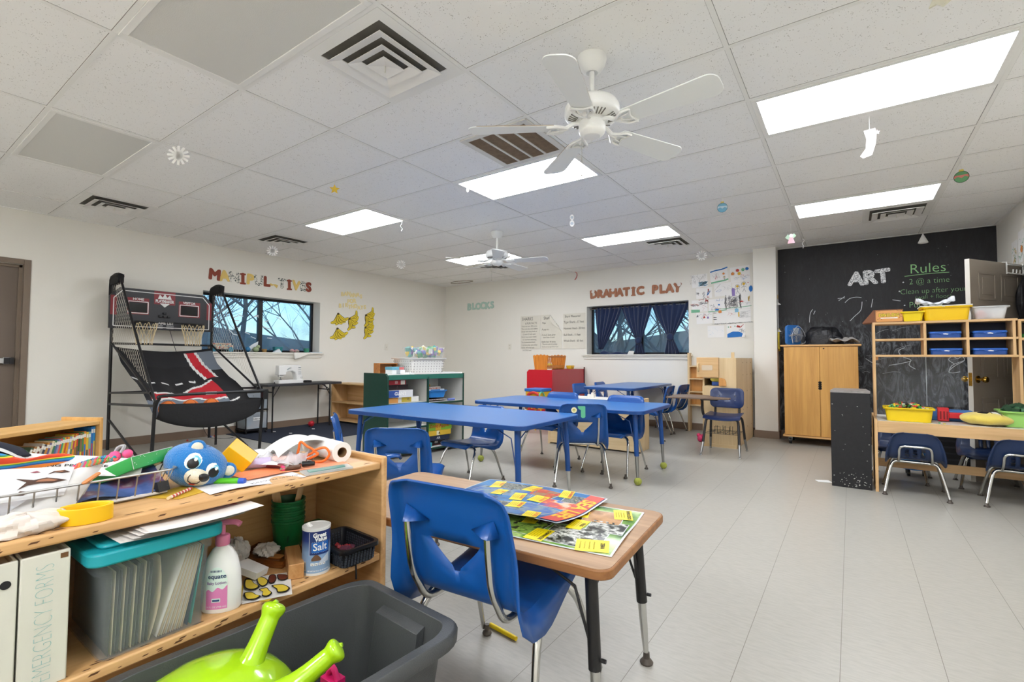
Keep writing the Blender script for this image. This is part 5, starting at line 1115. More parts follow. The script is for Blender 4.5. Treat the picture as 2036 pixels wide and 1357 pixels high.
def gbox(x0, x1, y0, y1, z0, z1, col, label, text=None, tcol='#f0f0ee', th=.03, rz=0, name='game_box', cat='game box', grp='boxed games in the green shelf unit', strip=None):
    c = GM @ Vector(((x0+x1)/2, (y0+y1)/2, z0)); dx, dy, h = (x1-x0)/2, (y1-y0)/2, z1-z0
    g = MB().bb(-dx, dx, -dy, dy, 0, h); g.m(1)
    if text: g.text(text, th, Matrix(((0, 0, 1, dx+.001), (1, 0, 0, 0), (0, 1, 0, h/2), (0, 0, 0, 1))), off=.001); 
    mats = [M(col, .45), M(tcol, .5)]
    if strip: g.m(2).flat([(strip[0], .002), (strip[1], .002), (strip[1], h-.002), (strip[0], h-.002)], Matrix(((0, 0, 1, dx+.0006), (1, 0, 0, 0), (0, 1, 0, 0), (0, 0, 0, 1)))); mats.append(M(strip[2], .5))
    return tag(g.build(name, mats, loc=c, rz=GA+rz, bev=.002), label, cat, grp)
gbox(-.12, .17, -.51, -.35, .601, .655, '#c98f4e', 'tan wooden box on the upper left shelf, bottom left', None)
gbox(-.15, .15, -.345, -.06, .601, .66, '#dcdcd8', 'white game box with coloured half circle in the upper left compartment', 'IQ', '#666666', .03, strip=(-.09, .04, '#c7b042'))
gbox(-.16, .19, -.50, -.17, .662, .742, '#d9dbe0', 'white and blue game box in the middle of the upper left stack', 'GIANT', '#f4f4f4', .05, strip=(-.165, -.02, '#2a4c96'))
gbox(-.16, .14, -.49, -.20, .744, .80, '#2a1c1e', 'dark brown game box second from the top of the upper left stack', '?', '#5d4a48', .04)
gbox(-.17, .17, -.51, -.25, .802, .853, '#b33239', 'red game box on top of the upper left stack', '10', '#e9d6d0', .04, strip=(.06, .115, '#e6dcd2'))
gbox(-.10, .19, -.50, -.14, .061, .115, '#d9d5cf', 'white and red game box on the lower left shelf', None, strip=(-.16, .16, '#b8423f'))
gbox(-.12, .19, .03, .40, .245, .345, '#8bbf3c', 'green game box with red lettering on top of the lower right stack', 'Zingo Apples', '#c2332d', .055, strip=(-.06, .02, '#e0b23a'))
gbox(-.12, .20, .03, .38, .185, .243, '#ddb53b', 'yellow game box in the lower right stack', '▲', '#4d3a1e', .03, strip=(-.04, .0, '#e9e2c2'))
gbox(-.12, .19, .03, .37, .125, .183, '#26304a', 'dark blue game box in the lower right stack under the yellow one', 'AIR', '#c8ccd6', .035)
gbox(-.12, .16, .06, .32, .075, .123, '#202024', 'black game box near the bottom of the lower right stack', 'GO', '#d3d3d0', .03)
gbox(-.14, .12, .07, .30, .061, .074, '#b7322f', 'flat red game box at the bottom of the lower right stack', None)
gbox(.14, .20, .03, .10, .061, .11, '#3fa7b5', 'small teal box on the bottom right shelf', None)
def basket(name, label, M4, w, d, h, mat, tp=.85, th=.004, cat='basket', grp=None, holes=None, rim=.010):
    """open tub: w along local x, d along local y; returns its Empty"""
    t = thing(name, label, cat, M4.translation, M4.to_euler().z, grp); g = MB()
    a = [(-w/2*tp, -d/2*tp), (w/2*tp, -d/2*tp), (w/2*tp, d/2*tp), (-w/2*tp, d/2*tp)]; b = [(-w/2, -d/2), (w/2, -d/2), (w/2, d/2), (-w/2, d/2)]
    P = rrect(1, 1, .12, 3); n = len(P)
    lo = [g.bm.verts.new((x*w*tp, y*d*tp, .003)) for x, y in P]; hi = [g.bm.verts.new((x*w, y*d, h)) for x, y in P]; ri = [g.bm.verts.new((x*(w+2*rim), y*(d+2*rim), h)) for x, y in P]; rd = [g.bm.verts.new((x*(w+2*rim), y*(d+2*rim), h-.012)) for x, y in P]
    g.f(lo[::-1])
    for A, B in ((lo, hi), (hi, ri), (ri, rd)):
        for i in range(n): g.f((A[i], A[(i+1) % n], B[(i+1) % n], B[i]))
    g.build('tub', mat, t, solid=th)
    if holes:
        g = MB(); nx, ny, nz, s, hm = holes
        for i in range(nz):
            z = h*(.14+.66*i/max(1, nz-1)); k = tp+(1-tp)*z/h
            for j in range(nx):
                x = (j/(nx-1)-.5)*w*.84
                for sg in (-1, 1): g.box((x, sg*(d/2*k+.0005), z), (s, .0055, s))
            for j in range(ny):
                y = (j/(ny-1)-.5)*d*.80
                for sg in (-1, 1): g.box((sg*(w/2*k+.0005), y, z), (.0055, s, s))
        g.build('hole_pattern', hm, t)
    return t
def pieces(name, label, M4, w, d, h, n, cols, s, parent=None, seed=1, heap=.0, cat='blocks', kinds='b'):
    g = MB(); r = random.Random(seed)
    for i in range(n):
        x, y = r.uniform(-.5, .5)*w, r.uniform(-.5, .5)*d; q = 1-(2*abs(x)/w)**2*.7-(2*abs(y)/d)**2*.3; z = r.uniform(.0, h+heap*q); g.m(r.randrange(len(cols))); sz = s*r.uniform(.6, 1.2)
        if kinds == 'b' or r.random() < .5: g.box((x, y, z+s*.5), (sz, sz*r.uniform(.5, 1.4), sz*r.uniform(.3, 1)), (r.uniform(0, 3), r.uniform(0, 3), r.uniform(0, 3)))
        else: g.cyl((x, y, z+s*.4), (x+r.uniform(-.5, .5)*sz*.4, y+r.uniform(-.5, .5)*sz*.4, z+s*.4+sz*.4), sz*.6, n=6)
    o = g.build(name, [M(c, .5) for c in cols], loc=M4.translation, rz=M4.to_euler().z); return tag(o, label, cat, kind='stuff')
WB = M('#e4e2dd', .45); HOLE = M('#7d7a78', .8)
# on top of the green unit
m1 = GM @ Matrix.Translation((-.02, .06, .916)); basket('laundry_basket', 'white basket with rows of holes on the green shelf unit', m1, .40, .50, .185, WB, .88, .005, 'basket', None, (9, 11, 5, .011, M('#aaa6a2', .8)), .02)
m2 = GM @ Matrix.Translation((-.02, .13, 1.104)); CLR = M('#dfe3e6', .12, alpha=.14)
tb = basket('clear_bin', 'clear bin of coloured blocks on top of the white basket', m2, .34, .40, .125, CLR, .88, .004)
pieces('toy_blocks', 'coloured blocks heaped in the clear bin on the white basket', m2 @ Matrix.Translation((0, 0, .006)), .26, .32, .085, 150, ['#3f8f5f', '#8d6fb0', '#d9d9cf', '#7fbf6a', '#c65a45', '#4a6fae', '#e2c14c', '#5aa6a0'], .045, seed=4)
t = thing('wooden_crate', 'small brown wooden crate behind the white basket on the green unit', 'crate', GM @ Vector((-.13, -.33, .916)), GA); g = MB(); BW = wood('#b8793f', '#8d5527', 1, 1)
g.bb(-.06, .06, -.12, .12, 0, .01).bb(-.06, .06, -.12, -.11, .01, .115).bb(-.06, .06, .11, .12, .01, .115).bb(-.06, -.05, -.11, .11, .01, .115); g.build('crate_body', BW, t); MB().bb(-.06, .06, -.12, .12, .115, .125).build('crate_top', BW, t)
gbox(-.02, .12, -.40, -.23, .917, .965, '#dfe4e4', 'white game box with doodles on top of the green unit', None, strip=(-.03, .02, '#99a3a6')); gbox(-.03, .12, -.40, -.24, .966, 1.0, '#5f9db4', 'teal and pink game box on the white one, green unit top', None, strip=(.01, .075, '#c86b66'))
tag(MB().prism([(-.05, -.06), (.08, -.02), (.07, .05), (-.04, .04)], .02).build('paper_scrap', PW, loc=GM @ Vector((.16, -.23, .917)), rz=GA), 'crumpled white paper at the front edge on the green unit top', 'paper')
tag(MB().prism([(-.10, -.15), (.10, -.15), (.10, .15), (-.10, .15)], .004).build('paper_sheet', M('#dfe1e3', .6), loc=GM @ Vector((.08, .38, .917)), rz=GA), 'white sheets beside the basket at the right end of the green unit top', 'paper')
m3 = GM @ Matrix.Translation((.05, .20, .63)); basket('toy_basket', 'blue plastic basket in the upper right of the green unit', m3, .26, .26, .085, M('#2b7fce', .4), .85, .004)
tag(MB().bb(-.12, .12, -.13, .13, 0, .012).build('wire_rack', speckle([(.4, '#9c9a98'), (.6, '#77504a')], 40, .6), loc=GM @ Vector((.05, .20, .60)), rz=GA), 'flat wire rack under the blue basket in the green unit', 'rack')
gbox(-.02, .10, .08, .30, .70, .755, '#e3dfda', 'white box with red lettering in the blue basket', 'TROUBLE', '#c4483e', .045, rz=.15); gbox(-.08, .0, .06, .22, .70, .78, '#e2b23c', 'yellow box standing in the blue basket', None, rz=.2)
gbox(.08, .13, .10, .33, .70, .728, '#d9e1ea', 'white and blue flat box in the blue basket front', None, strip=(-.09, .05, '#4b7fc0'))
tag(MB().cyl((0, -.05, .015), (0, .05, .015), .014, n=10).build('toy_figure', M('#6f7fc0', .5), loc=GM @ Vector((.20, .38, .586)), rz=GA), 'small purple toy lying on the right shelf of the green unit', 'toy')
# ---- red unit with doll cradle, toy stand, wooden bench
t = thing('red_cabinet', 'red play cabinet standing end on against the back wall', 'cabinet', (-4.14, 7.22, 0)); RDM = M('#bf1a2a', .35); RDS = M('#b3393f', .25)
MB().prism([(-.24, 0), (.24, 0), (.24, .92), (-.20, .92), (-.24, .88)], .02, Matrix(((1, 0, 0, 0), (0, 0, 1, -.58), (0, 1, 0, 0), (0, 0, 0, 1)))).build('end_panel', RDM, t)
MB().bb(-.24, .235, .55, .57, 0, .92).build('end_panel', RDM, t); MB().bb(.225, .24, -.56, .55, .03, .925).build('side_panel', RDS, t, bev=.002); MB().bb(-.24, .225, -.56, .55, .88, .90).build('top', LAM, t); MB().bb(-.24, -.23, -.56, .55, .03, .90).build('side_panel', RDM, t)
MB().bb(.238, .246, .535, .57, .02, .955).build('edge_strip', M('#5d2a2c', .5), t)
t = thing('doll_cradle', 'orange wood doll cradle on top of the red cabinet', 'doll cradle', (-4.17, 7.03, .901)); OW = wood('#d6862f', '#b0651f', 2, 1.2, .4)
def endb(y):
    pts = [(-.115, .03), (-.135, .0), (.135, .0), (.115, .03), (.150, .245), (.13, .262), (.10, .25), (.07, .268), (.035, .255), (0, .272), (-.035, .255), (-.07, .268), (-.10, .25), (-.13, .262), (-.150, .245)]
    return MB().prism(pts, .016, Matrix(((1, 0, 0, 0), (0, 0, 1, y), (0, 1, 0, 0), (0, 0, 0, 1)))).build('end_board', OW, t, bev=.002)
endb(-.30); endb(.28)
MB().bb(-.11, .11, -.285, .28, .035, .05).build('bottom_board', OW, t)
for s in (-1, 1):
    MB().box((s*.142, 0, .235), (.014, .565, .024)).box((s*.120, 0, .075), (.014, .565, .03)).build('side_rail', OW, t); g = MB()
    for k in range(9): g.cyl((s*.122, -.24+.06*k, .08), (s*.141, -.24+.06*k, .23), .006, n=6)
    g.build('spindle', OW, t)
tag(MB().ball((0, 0, .04), .06, 12, (1.1, 1.3, .55)).build('doll_blanket', M('#d8c95c', .9), loc=(-4.15, 6.95, .953)), 'yellow soft bundle inside the doll cradle', 'blanket')
tag(MB().box((0, 0, .03), (.10, .14, .06), taper=.8).build('yellow_dish', M('#dfb02a', .5), loc=(-3.99, 7.42, .925), bev=.01), 'yellow plastic toy on the red cabinet right of the cradle', 'toy')
t = thing('toy_stand', 'yellow and blue toy bucket stand full of toys before the red cabinet', 'toy stand', (-3.86, 6.16, 0))
MB().bb(-.14, .14, -.14, .14, .35, .64).build('bucket', M('#e0b22c', .45), t, bev=.02); MB().bb(-.15, .15, -.15, .15, .61, .655).build('bucket_rim', M('#2f6bb4', .45), t, bev=.008)
for x in (-.12, .12):
    for y in (-.12, .12): MB().cyl((x, y, 0), (x, y, .36), .014, n=8).build('leg', M('#e0b22c', .45), t)
MB().tube(crom([(.0, -.15, .50), (-.08, -.155, .56), (.02, -.155, .60), (.10, -.155, .56), (.03, -.155, .50), (-.1, -.155, .50)], 5), .02, 8).build('red_tube', M('#c9352c', .45), t)
MB().tube([(.16+.0*a, -.155+.07*math.cos(a), .54+.07*math.sin(a)) for a in (2*PI*i/20 for i in range(20))], .010, 8, True).build('green_ring', M('#58b08c', .45), t)
MB().bb(-.13, -.04, -.16, -.14, .35, .42).bb(.0, .05, -.16, -.14, .36, .43).bb(.07, .13, -.16, -.14, .36, .43).build('picture_block', speckle([(0, '#c9352c'), (.4, '#e0902c'), (.6, '#e6d9a2'), (.8, '#5c4a3c')], 12, .6, 'cells'), t)
t = thing('play_bench', 'low pale wood play bench with white top behind the tennis ball table', 'bench', (-2.64, 5.62, 0))
MB().bb(-.59, .59, -.20, -.18, .02, .58).build('front_panel', PALEX, t); MB().bb(.57, .60, -.205, .205, 0, .62).build('side_panel', PALE, t, bev=.003); MB().bb(-.60, -.57, -.205, .205, 0, .62).build('side_panel', PALE, t, bev=.003); MB().bb(-.57, .57, -.18, .20, .585, .605).build('top', M('#dcdad4', .45), t); MB().bb(-.57, .57, .18, .20, .02, .585).build('back_panel', PALEX, t)
tag(MB().box((0, 0, .02), (.09, .04, .04)).box((.02, 0, .05), (.03, .03, .03)).build('toy_tap', M('#dfdcd4', .5), loc=(-2.72, 5.62, .605)), 'small white toy tap on the play bench top', 'toy')
# ---- play kitchen
t = thing('play_kitchen', 'pale wood play kitchen cabinet beside the pillar', 'play kitchen', (-1.36, 7.05, 0))
yk0, yk1 = -.60, .60
MB().prism([(yk0+.04, 0), (yk1, 0), (yk1, 1.12), (yk0, 1.12), (yk0, .85), (yk0+.02, .80), (yk0, .76)][0:1]+[(yk1, 0), (yk1, 1.12), (yk0, 1.12), (yk0, 0)], .02, Matrix(((0, 0, 1, .18), (1, 0, 0, 0), (0, 1, 0, 0), (0, 0, 0, 1)))).build('side_panel', PALE, t)
MB().bb(-.22, -.20, yk0+.1, yk1, 0, 1.12).build('side_panel', PALE, t)
MB().bb(-.20, .18, yk0, yk0+.02, .04, .74).build('lower_front', PALE, t); MB().bb(-.22, .20, yk0-.01, yk1, 0, .04).build('plinth', PALEX, t)
MB().bb(-.20, .18, yk0, yk1, .74, .765).build('counter', PALEX, t); MB().bb(-.22, .20, yk0+.02, yk1, 1.105, 1.12).build('top', PALEX, t); MB().bb(-.20, .18, .1, .12, .765, 1.1).build('back_panel', PALE, t)
d_ = MB().bb(-.265, .0, yk0-.025, yk0-.005, .872, 1.125).build('cupboard_door', BIRCHX, t, bev=.003)
MB().prism(rrect(.13, .065, .012, 3), .004, Matrix(((1, 0, 0, -.135), (0, 0, -1, yk0-.026), (0, 1, 0, .995), (0, 0, 0, 1)))).build('door_window', M('#d6c3a8', .3), d_)
MB().tube(crom([(-.24, yk0-.025, .95), (-.24, yk0-.055, .955), (-.24, yk0-.06, 1.0), (-.24, yk0-.055, 1.045), (-.24, yk0-.025, 1.05)], 4), .009, 8).build('door_handle', M('#d9bf91', .4), d_)
MB().bb(.0, .18, yk0, yk0+.02, .765, 1.12).build('upper_front', PALE, t); MB().bb(-.20, .0, yk0+.02, yk0+.03, .86, .875).build('cupboard_floor', PALEX, t)
MB().prism([(0, 0), (.085, 0), (.085, .05), (.07, .085), (.035, .10), (0, .10)], .014, Matrix(((1, 0, 0, .0), (0, 0, -1, yk0-.002), (0, 1, 0, .768), (0, 0, 0, 1)))).build('corner_bracket', wood('#d79a55', '#c08542', 2, .8), t)
MB().bb(.0, .04, .17, .19, 1.12, 1.20).build('post', PALE, t)
g = MB()
for y in (-.15, .15, .45):
    for z in (.20, .45, .68, .90, 1.06): g.cyl((.199, y if y > .4 else y, z), (.2015, y, z), .008, n=8)
g.build('screw_cap', M('#8d7350', .6), t)
tag(MB().prism([(-.10, -.05), (.10, -.06), (.10, .05), (-.10, .05)], .05).build('blue_tray', M('#25498f', .45), loc=(-1.36, 6.56, .766), bev=.006), 'dark blue toy tray on the play kitchen counter', 'tray')
tag(MB().ball((0, 0, .045), .05, 14, (1.5, 1, .8)).build('toy_lemon', M('#e3d15a', .5), loc=(-1.415, 6.56, .80)), 'yellow toy food beside broccoli in the dark blue tray', 'toy food')
g = MB(); r_ = random.Random(8)
for i in range(26): g.ball((r_.uniform(-.04, .04), r_.uniform(-.035, .035), .04+r_.uniform(0, .05)), r_.uniform(.014, .024), 8)
g.cyl((0, 0, -.0), (0, 0, .04), .014, n=8); tag(g.build('toy_broccoli', M('#2f6b34', .8), loc=(-1.30, 6.55, .816)), 'green toy broccoli on the play kitchen counter', 'toy food')
tag(MB().ball((0, 0, .04), .045, 12).ball((.03, 0, .075), .03, 10).ball((-.03, .02, .08), .028, 10).build('pink_toy', M('#d8396a', .6), loc=(-1.66, 6.75, 0)), 'bright pink toy on the floor left of the play kitchen', 'toy')
t = thing('narrow_shelf', 'narrow wooden wall shelf between the window and play kitchen', 'shelf', (-1.83, 7.735, 0))
MB().bb(-.245, -.215, -.06, .06, 0, 1.20).build('post', PALE, t); MB().bb(.215, .245, -.06, .06, 0, 1.06).build('post', PALE, t); MB().bb(-.215, .215, .04, .06, .38, 1.0).build('back_panel', wood('#d29a57', '#b87f3f', 2, .8), t)
for z in (.385, .59, .79, .985): MB().bb(-.215, .215, -.06, .04, z, z+.018).build('shelf', PALEX, t)
tag(MB().box((0, 0, .014), (.11, .06, .028)).build('shelf_item', M('#e3e0da', .5), loc=(-1.85, 7.71, 1.004), bev=.006), 'white object on top of the narrow wooden shelf', 'toy')
# ================================================================ ART CORNER
t = thing('wardrobe', 'honey coloured two door wardrobe on casters before the chalkboard', 'wardrobe', (-.325, 7.47, 0)); HON = wood('#d9a458', '#c08a42', 2, .7, .4); HONX = wood('#dcae72', '#c99657', 0, .8, .4)
MB().bb(-.40, .40, -.19, .24, .12, 1.275).build('carcass', HON, t)
for s, n_ in ((-1, 'door'), (1, 'door')):
    d_ = MB().bb(min(s*.003, s*.398), max(s*.003, s*.398), -.212, -.192, .125, 1.270).build(n_, HON, t, bev=.002)
    if s > 0: MB().cyl((.045, -.216, 1.245), (.045, -.210, 1.245), .010, n=10).build('lock', BLACK, d_)
    g = MB()
    for k in range(4): g.cyl((s*.006, -.216, .735+.026*k), (s*.006, -.2125, .735+.026*k), .014, n=10)
    g.build('finger_pull', M('#2b2520', .6), d_)
MB().bb(-.435, .435, -.225, .245, 1.275, 1.297).build('top', HONX, t, bev=.003); MB().bb(-.42, .42, -.225, .24, .098, .12).build('base', HONX, t, bev=.003)
for x in (-.34, .34):
    for y in (-.15, .18): MB().cyl((x-.015, y, .042), (x+.015, y, .042), .042, n=18).build('caster', BLACK, t)
    MB().bb(x-.02, x+.02, -.17, -.13, .05, .10).build('caster_fork', STEEL, t)
t = thing('box_fan', 'small blue and grey box fan standing on the wardrobe', 'fan', (-.615, 7.45, 1.297), R(52))
MB().prism(rrect(.235, .27, .05, 5, 0, .135), .035, Matrix(((1, 0, 0, 0), (0, 0, -1, .04), (0, 1, 0, 0), (0, 0, 0, 1)))).build('housing', M('#2e73bf', .4), t, bev=.004)
g = MB(); 
for k in range(1, 8): g.tube([(.014*k*math.cos(a), -.02-.055*math.cos(k/8*1.4), .135+.014*k*math.sin(a)) for a in (2*PI*i/24 for i in range(24))], .0025, 5, True)
for k in range(10): a = 2*PI*k/10; g.tube(crom([(.008*math.cos(a), -.075, .135+.008*math.sin(a)), (.06*math.cos(a), -.065, .135+.06*math.sin(a)), (.105*math.cos(a), -.005, .135+.105*math.sin(a))], 4), .002, 5)
g.build('grille', M('#8b9097', .4), t); g = MB()
for k in range(4): m_ = Matrix.Translation((0, -.03, .135)) @ Matrix.Rotation(k*PI/2, 4, 'Y') @ Matrix.Rotation(.5, 4, 'X'); g.prism([(.01, -.02), (.09, -.035), (.09, .035), (.01, .02)], .003, m_)
g.build('fan_blade', M('#b9c0c6', .4), t)
MB().tube(crom([(-.10, -.07, .02), (-.12, -.08, .14), (-.03, -.09, .25), (.08, -.085, .16), (.10, -.08, .04), (.03, -.09, .02)], 5), .004, 5).build('power_cord', M('#b5bac0', .5), t)
tag(MB().grid(lambda u, v: Vector(((.205+.015*math.sin(9*v+12*PI*u))*math.cos(2*PI*u)*math.sin(PI/2*v)**.55, .14*math.sin(2*PI*u)*math.sin(PI/2*v)**.55, .235*math.cos(PI/2*v)**.75*(1+.10*math.sin(8*PI*u+2)*v-.12*math.cos(2*PI*u)*v)+.006*math.sin(16*PI*u+11*v)*v*(1-v)*4)), 40, 16, closeu=True).build('trash_bag', M('#1c1c20', .35, bump=(26, .9)), loc=(-.285, 7.50, 1.298)), 'black bundled plastic bag slumped on the wardrobe', 'bag')
tag(MB().tube(crom([(0, 0, .10), (.06, -.02, .07), (.12, -.03, .03), (.19, -.03, .012)], 5), [.014-.0004*i for i in range(16)], 8).build('bag_drawstring', M('#1c1c20', .4), loc=(-.16, 7.40, 1.30)), 'black twisted bag end trailing right on the wardrobe top', 'bag')
g = MB(); r_ = random.Random(4)
g.grid(lambda u, v: Vector((.16*(u-.5)*2*(.8+.2*math.sin(3*v)), .09*(v-.5)*2, .02+.02*math.sin(9*u+4*v)+.014*math.cos(17*u)*math.sin(5*v)+.02*math.sin(PI*u))), 24, 14); tag(g.build('grey_cloth', M('#a09c98', .9, bump=(60, .4)), loc=(-.06, 7.36, 1.318), solid=.012), 'crumpled grey cloth at the right end of the wardrobe top', 'cloth')
t = thing('easel_box', 'black painted tall box standing left of the art counter', 'box', (-.012, 5.30, 0)); BP = M('#16161a', .5, var=(40, .5))
MB().bb(-.142, .142, -.21, .21, .0, .815).build('box_body', BP, t, bev=.003); MB().prism([(-.142, -.21), (.142, -.21), (.12, .20), (-.12, .20)], .02, Matrix.Translation((0, 0, .8155))).build('box_lid', M('#8a8582', .4, var=(30, .4)), t)
g = MB(); r_ = random.Random(3)
for i in range(70): x, z = r_.uniform(-.13, .13), .01+abs(r_.gauss(0, .06)) if i < 55 else r_.uniform(.1, .75); s = r_.uniform(.002, .006); g.flat([(x-s, z), (x, z-s*.6), (x+s, z+.2*s), (x, z+s*.7)], Matrix(((1, 0, 0, 0), (0, 0, -1, -.2108), (0, 1, 0, 0), (0, 0, 0, 1))))
g.build('paint_chips', M('#c9c6c0', .7), t)
tag(MB().prism([(-.05, -.03), (.06, -.04), (.05, .05), (-.06, .03)], .003).build('paper_scrap', PW, loc=(-.22, 5.22, 0), rz=.3), 'white paper scrap on the floor left of the black box', 'paper')
# ---- art counter with cubbies above
X0, Y0 = .165, 5.08
t = thing('art_counter', 'birch art counter with cubby shelf above and white top', 'counter', (X0, Y0, 0)); BF = wood('#dbb584', '#c49c68', 0, .8, .45); BFZ = wood('#dbb584', '#c49c68', 2, .8, .45)
MB().bb(-.013, .009, 0, .62, 0, .605).build('side_panel', BFZ, t, bev=.002)
MB().bb(.010, 1.24, .015, .61, .575, .592).build('worktop', M('#d9d7d1', .4), t); MB().bb(.010, 1.24, 0, .014, .497, .592).build('apron', BF, t, bev=.002)
MB().bb(.010, 1.24, .42, .44, .145, .215).build('lower_rail', BF, t)
cz = [1.148, 1.290, 1.437]; cx = [.018, .357, .625, .895]; yc0, yc1 = .30, .52
for z in cz: MB().bb(.0, .915, yc0, yc1, z-.018, z).build('shelf', BF, t)
MB().bb(-.001, .017, yc0-.002, yc1+.001, .605, 1.4375).build('upright', BFZ, t)
for x in cx[1:]: MB().bb(x-.009, x+.009, yc0+.002, yc1-.001, 1.1481, 1.4189).build('divider', BFZ, t)
MB().bb(.018, .036, yc0+.02, yc0+.05, 1.10, 1.13).build('corner_block', M('#c98b4c', .5), t)
MB().bb(cx[1]+.009, cx[3]-.009, yc1-.008, yc1, 1.15, 1.42).build('cubby_back', M('#1b2136', .6), t)
AC = M('#cfd6da', .05, alpha=.05)
MB().bb(.018, .375, yc1-.005, yc1-.002, .60, 1.13).build('acrylic_panel', AC, t); MB().bb(.375, .62, yc1-.03, yc1-.027, .70, 1.13).build('acrylic_panel', AC, t); MB().bb(.374, .378, yc1-.034, yc1-.027, .70, 1.13).build('acrylic_edge', M('#b9c0c4', .2), t)
t2 = thing('cubby_shelf', 'second birch cubby shelf cut off by the right edge of the view', 'shelf', (X0+.917, Y0+.30, 0)); 
MB().bb(0, .018, 0, .22, .592, 1.428).build('upright', BFZ, t2)
for z in cz: MB().bb(.018, .32, 0, .22, z-.026, z-.008).build('shelf', BF, t2)
MB().bb(.32, .336, 0, .22, .592, 1.428).build('upright', BFZ, t2)
tag(MB().lathe([(.0, 0), (.07, 0), (.085, .03), (.08, .03), (.066, .005), (0, .005)], n=20).build('green_bowl', M('#3f9a55', .5), loc=(1.17, 5.48, 1.2825)), 'green shallow bowl in the right hand cubby shelf', 'bowl')
# pencil boxes
def pencil_box(x, z, label):
    b = thing('pencil_box', label, 'pencil box', (x, 5.47, z), 0, 'blue pencil boxes in the cubbies')
    MB().prism(rrect(.20, .135, .018, 4), .034).build('box_base', M('#2453a4', .25, alpha=.85), b, bev=.003)
    l = MB().prism(rrect(.206, .141, .018, 4), .020, Matrix.Translation((0, 0, .035))).build('box_lid', M('#2c66c0', .3), b, bev=.006)
    MB().prism([(-.07, .0), (-.04, -.004), (-.018, -.016), (.018, -.016), (.04, -.004), (.07, .0), (.07, .010), (-.07, .010)], .003, Matrix(((1, 0, 0, 0), (0, 0, -1, -.0705), (0, 1, 0, .040), (0, 0, 0, 1)))).build('lid_latch', M('#2457aa', .3), l)
    MB().prism([(-.018, .0), (0, .004), (.02, -.002), (.014, -.008), (-.012, -.006)], .001, Matrix(((1, 0, 0, 0), (0, 0, -1, -.0738), (0, 1, 0, .036), (0, 0, 0, 1)))).build('latch_mark', M('#d9dde4', .4), l)
pencil_box(.655, 1.290, 'blue pencil box in the upper cubby, left of the two'); pencil_box(.925, 1.290, 'blue pencil box in the upper cubby beside the divider end')
pencil_box(.66, 1.148, 'blue pencil box in the lower cubby, left of the two'); pencil_box(.925, 1.148, 'blue pencil box in the lower cubby, right of the two')
# things on top of the cubbies
ZT = 1.438
t = thing('cardboard_box', 'brown toy dinosaur digging kit box with an open flap', 'box', (.285, 5.49, ZT), R(-2)); CB = M('#8a5a3a', .6)
MB().bb(-.10, .10, -.085, .085, 0, .112).build('box_body', CB, t); MB().prism([(-.10, 0), (-.185, -.005), (-.19, 0), (-.105, .115)], .17, Matrix(((1, 0, 0, 0), (0, 0, -1, .085), (0, 1, 0, 0), (0, 0, 0, 1)))).build('open_flap', M('#7a4b30', .6), t)
g = MB().prism(rrect(.185, .098, .01, 3, 0, .055), .0012, Matrix(((1, 0, 0, .002), (0, 0, -1, -.0852), (0, 1, 0, 0), (0, 0, 0, 1)))); fm = Matrix(((1, 0, 0, .002), (0, 0, -1, -.0868), (0, 1, 0, .062), (0, 0, 0, 1)))
g.m(1).text('DINO-DIG', .037, fm, off=.003, sx=.84); g.m(2).text('DINO-DIG', .037, fm @ Matrix.Translation((0, 0, .0006)), off=.0006, sx=.84); g.m(3).prism([(-.06, -.030), (.06, -.030), (.06, -.020), (-.06, -.020)], .0005, fm); g.m(0).text('EXCAVATION KIT', .009, fm @ Matrix.Translation((0, -.025, .0008)))
g.m(1); 
for p in ([(-.09, .03), (-.07, .04), (-.06, .035)], [(.05, .045), (.07, .035), (.085, .04)], [(-.085, -.035), (-.06, -.03), (-.05, -.04)], [(.07, -.03), (.08, -.01), (.09, -.02)]): pl(g, fm, p, .002, .0004)
g.build('box_label', [M('#d99b5a', .6), M('#4a2c1a', .6), M('#f0dc3a', .5), M('#e6e0d6', .6)], t)
YT = M('#f0c40f', .4); YT2 = M('#eccb1a', .4)
basket('yellow_tub', 'small yellow tub between the dinosaur box and the big yellow bin', onT(.448, 5.47, ZT, R(-2)), .145, .18, .085, M('#efd21e', .4), .82, .003, 'tub')
basket('yellow_bin', 'big yellow storage bin on top of the cubby shelf', onT(.665, 5.50, ZT, 0), .30, .22, .118, YT, .90, .004, 'bin', None, None, .012)
tag(MB().bb(-.16, .17, -.12, .11, 0, .008).bb(-.02, .0, -.125, -.12, -.004, .006).build('white_tray', M('#dfdcd2', .5), loc=(.655, 5.50, ZT+.120)), 'flat white tray lying across the big yellow bin', 'tray')
tag(MB().grid(lambda u, v: Vector((.125*(2*u-1), .06*(2*v-1), (.018+.055*abs(2*u-1)**1.5*(1+.3*math.sin(3*u)))*(1-.6*(2*v-1)**2)+.006*math.sin(31*u+9*v)+.004)), 30, 12).build('plastic_bag', M('#dfe3ea', .2, alpha=.75, bump=(50, .8)), loc=(.60, 5.48, ZT+.132), solid=.002), 'crumpled clear plastic bag on the tray over the yellow bin', 'bag')
basket('clear_bin', 'clear white bin right of the big yellow bin, small toys inside', onT(.935, 5.50, ZT, 0), .20, .20, .105, M('#e6e8ea', .15, alpha=.42), .82, .003, 'bin', None, None, .012)
tag(MB().ball((0, 0, .035), .036, 14).build('orange_ball', M('#e0542f', .5), loc=(.885, 5.47, ZT+.006)), 'orange red ball inside the clear bin', 'ball')
tag(MB().bb(-.04, .04, -.05, .05, 0, .022).build('dark_block', M('#6a6462', .6), loc=(.955, 5.53, ZT+.006)), 'dark grey block lying in the clear bin', 'block')
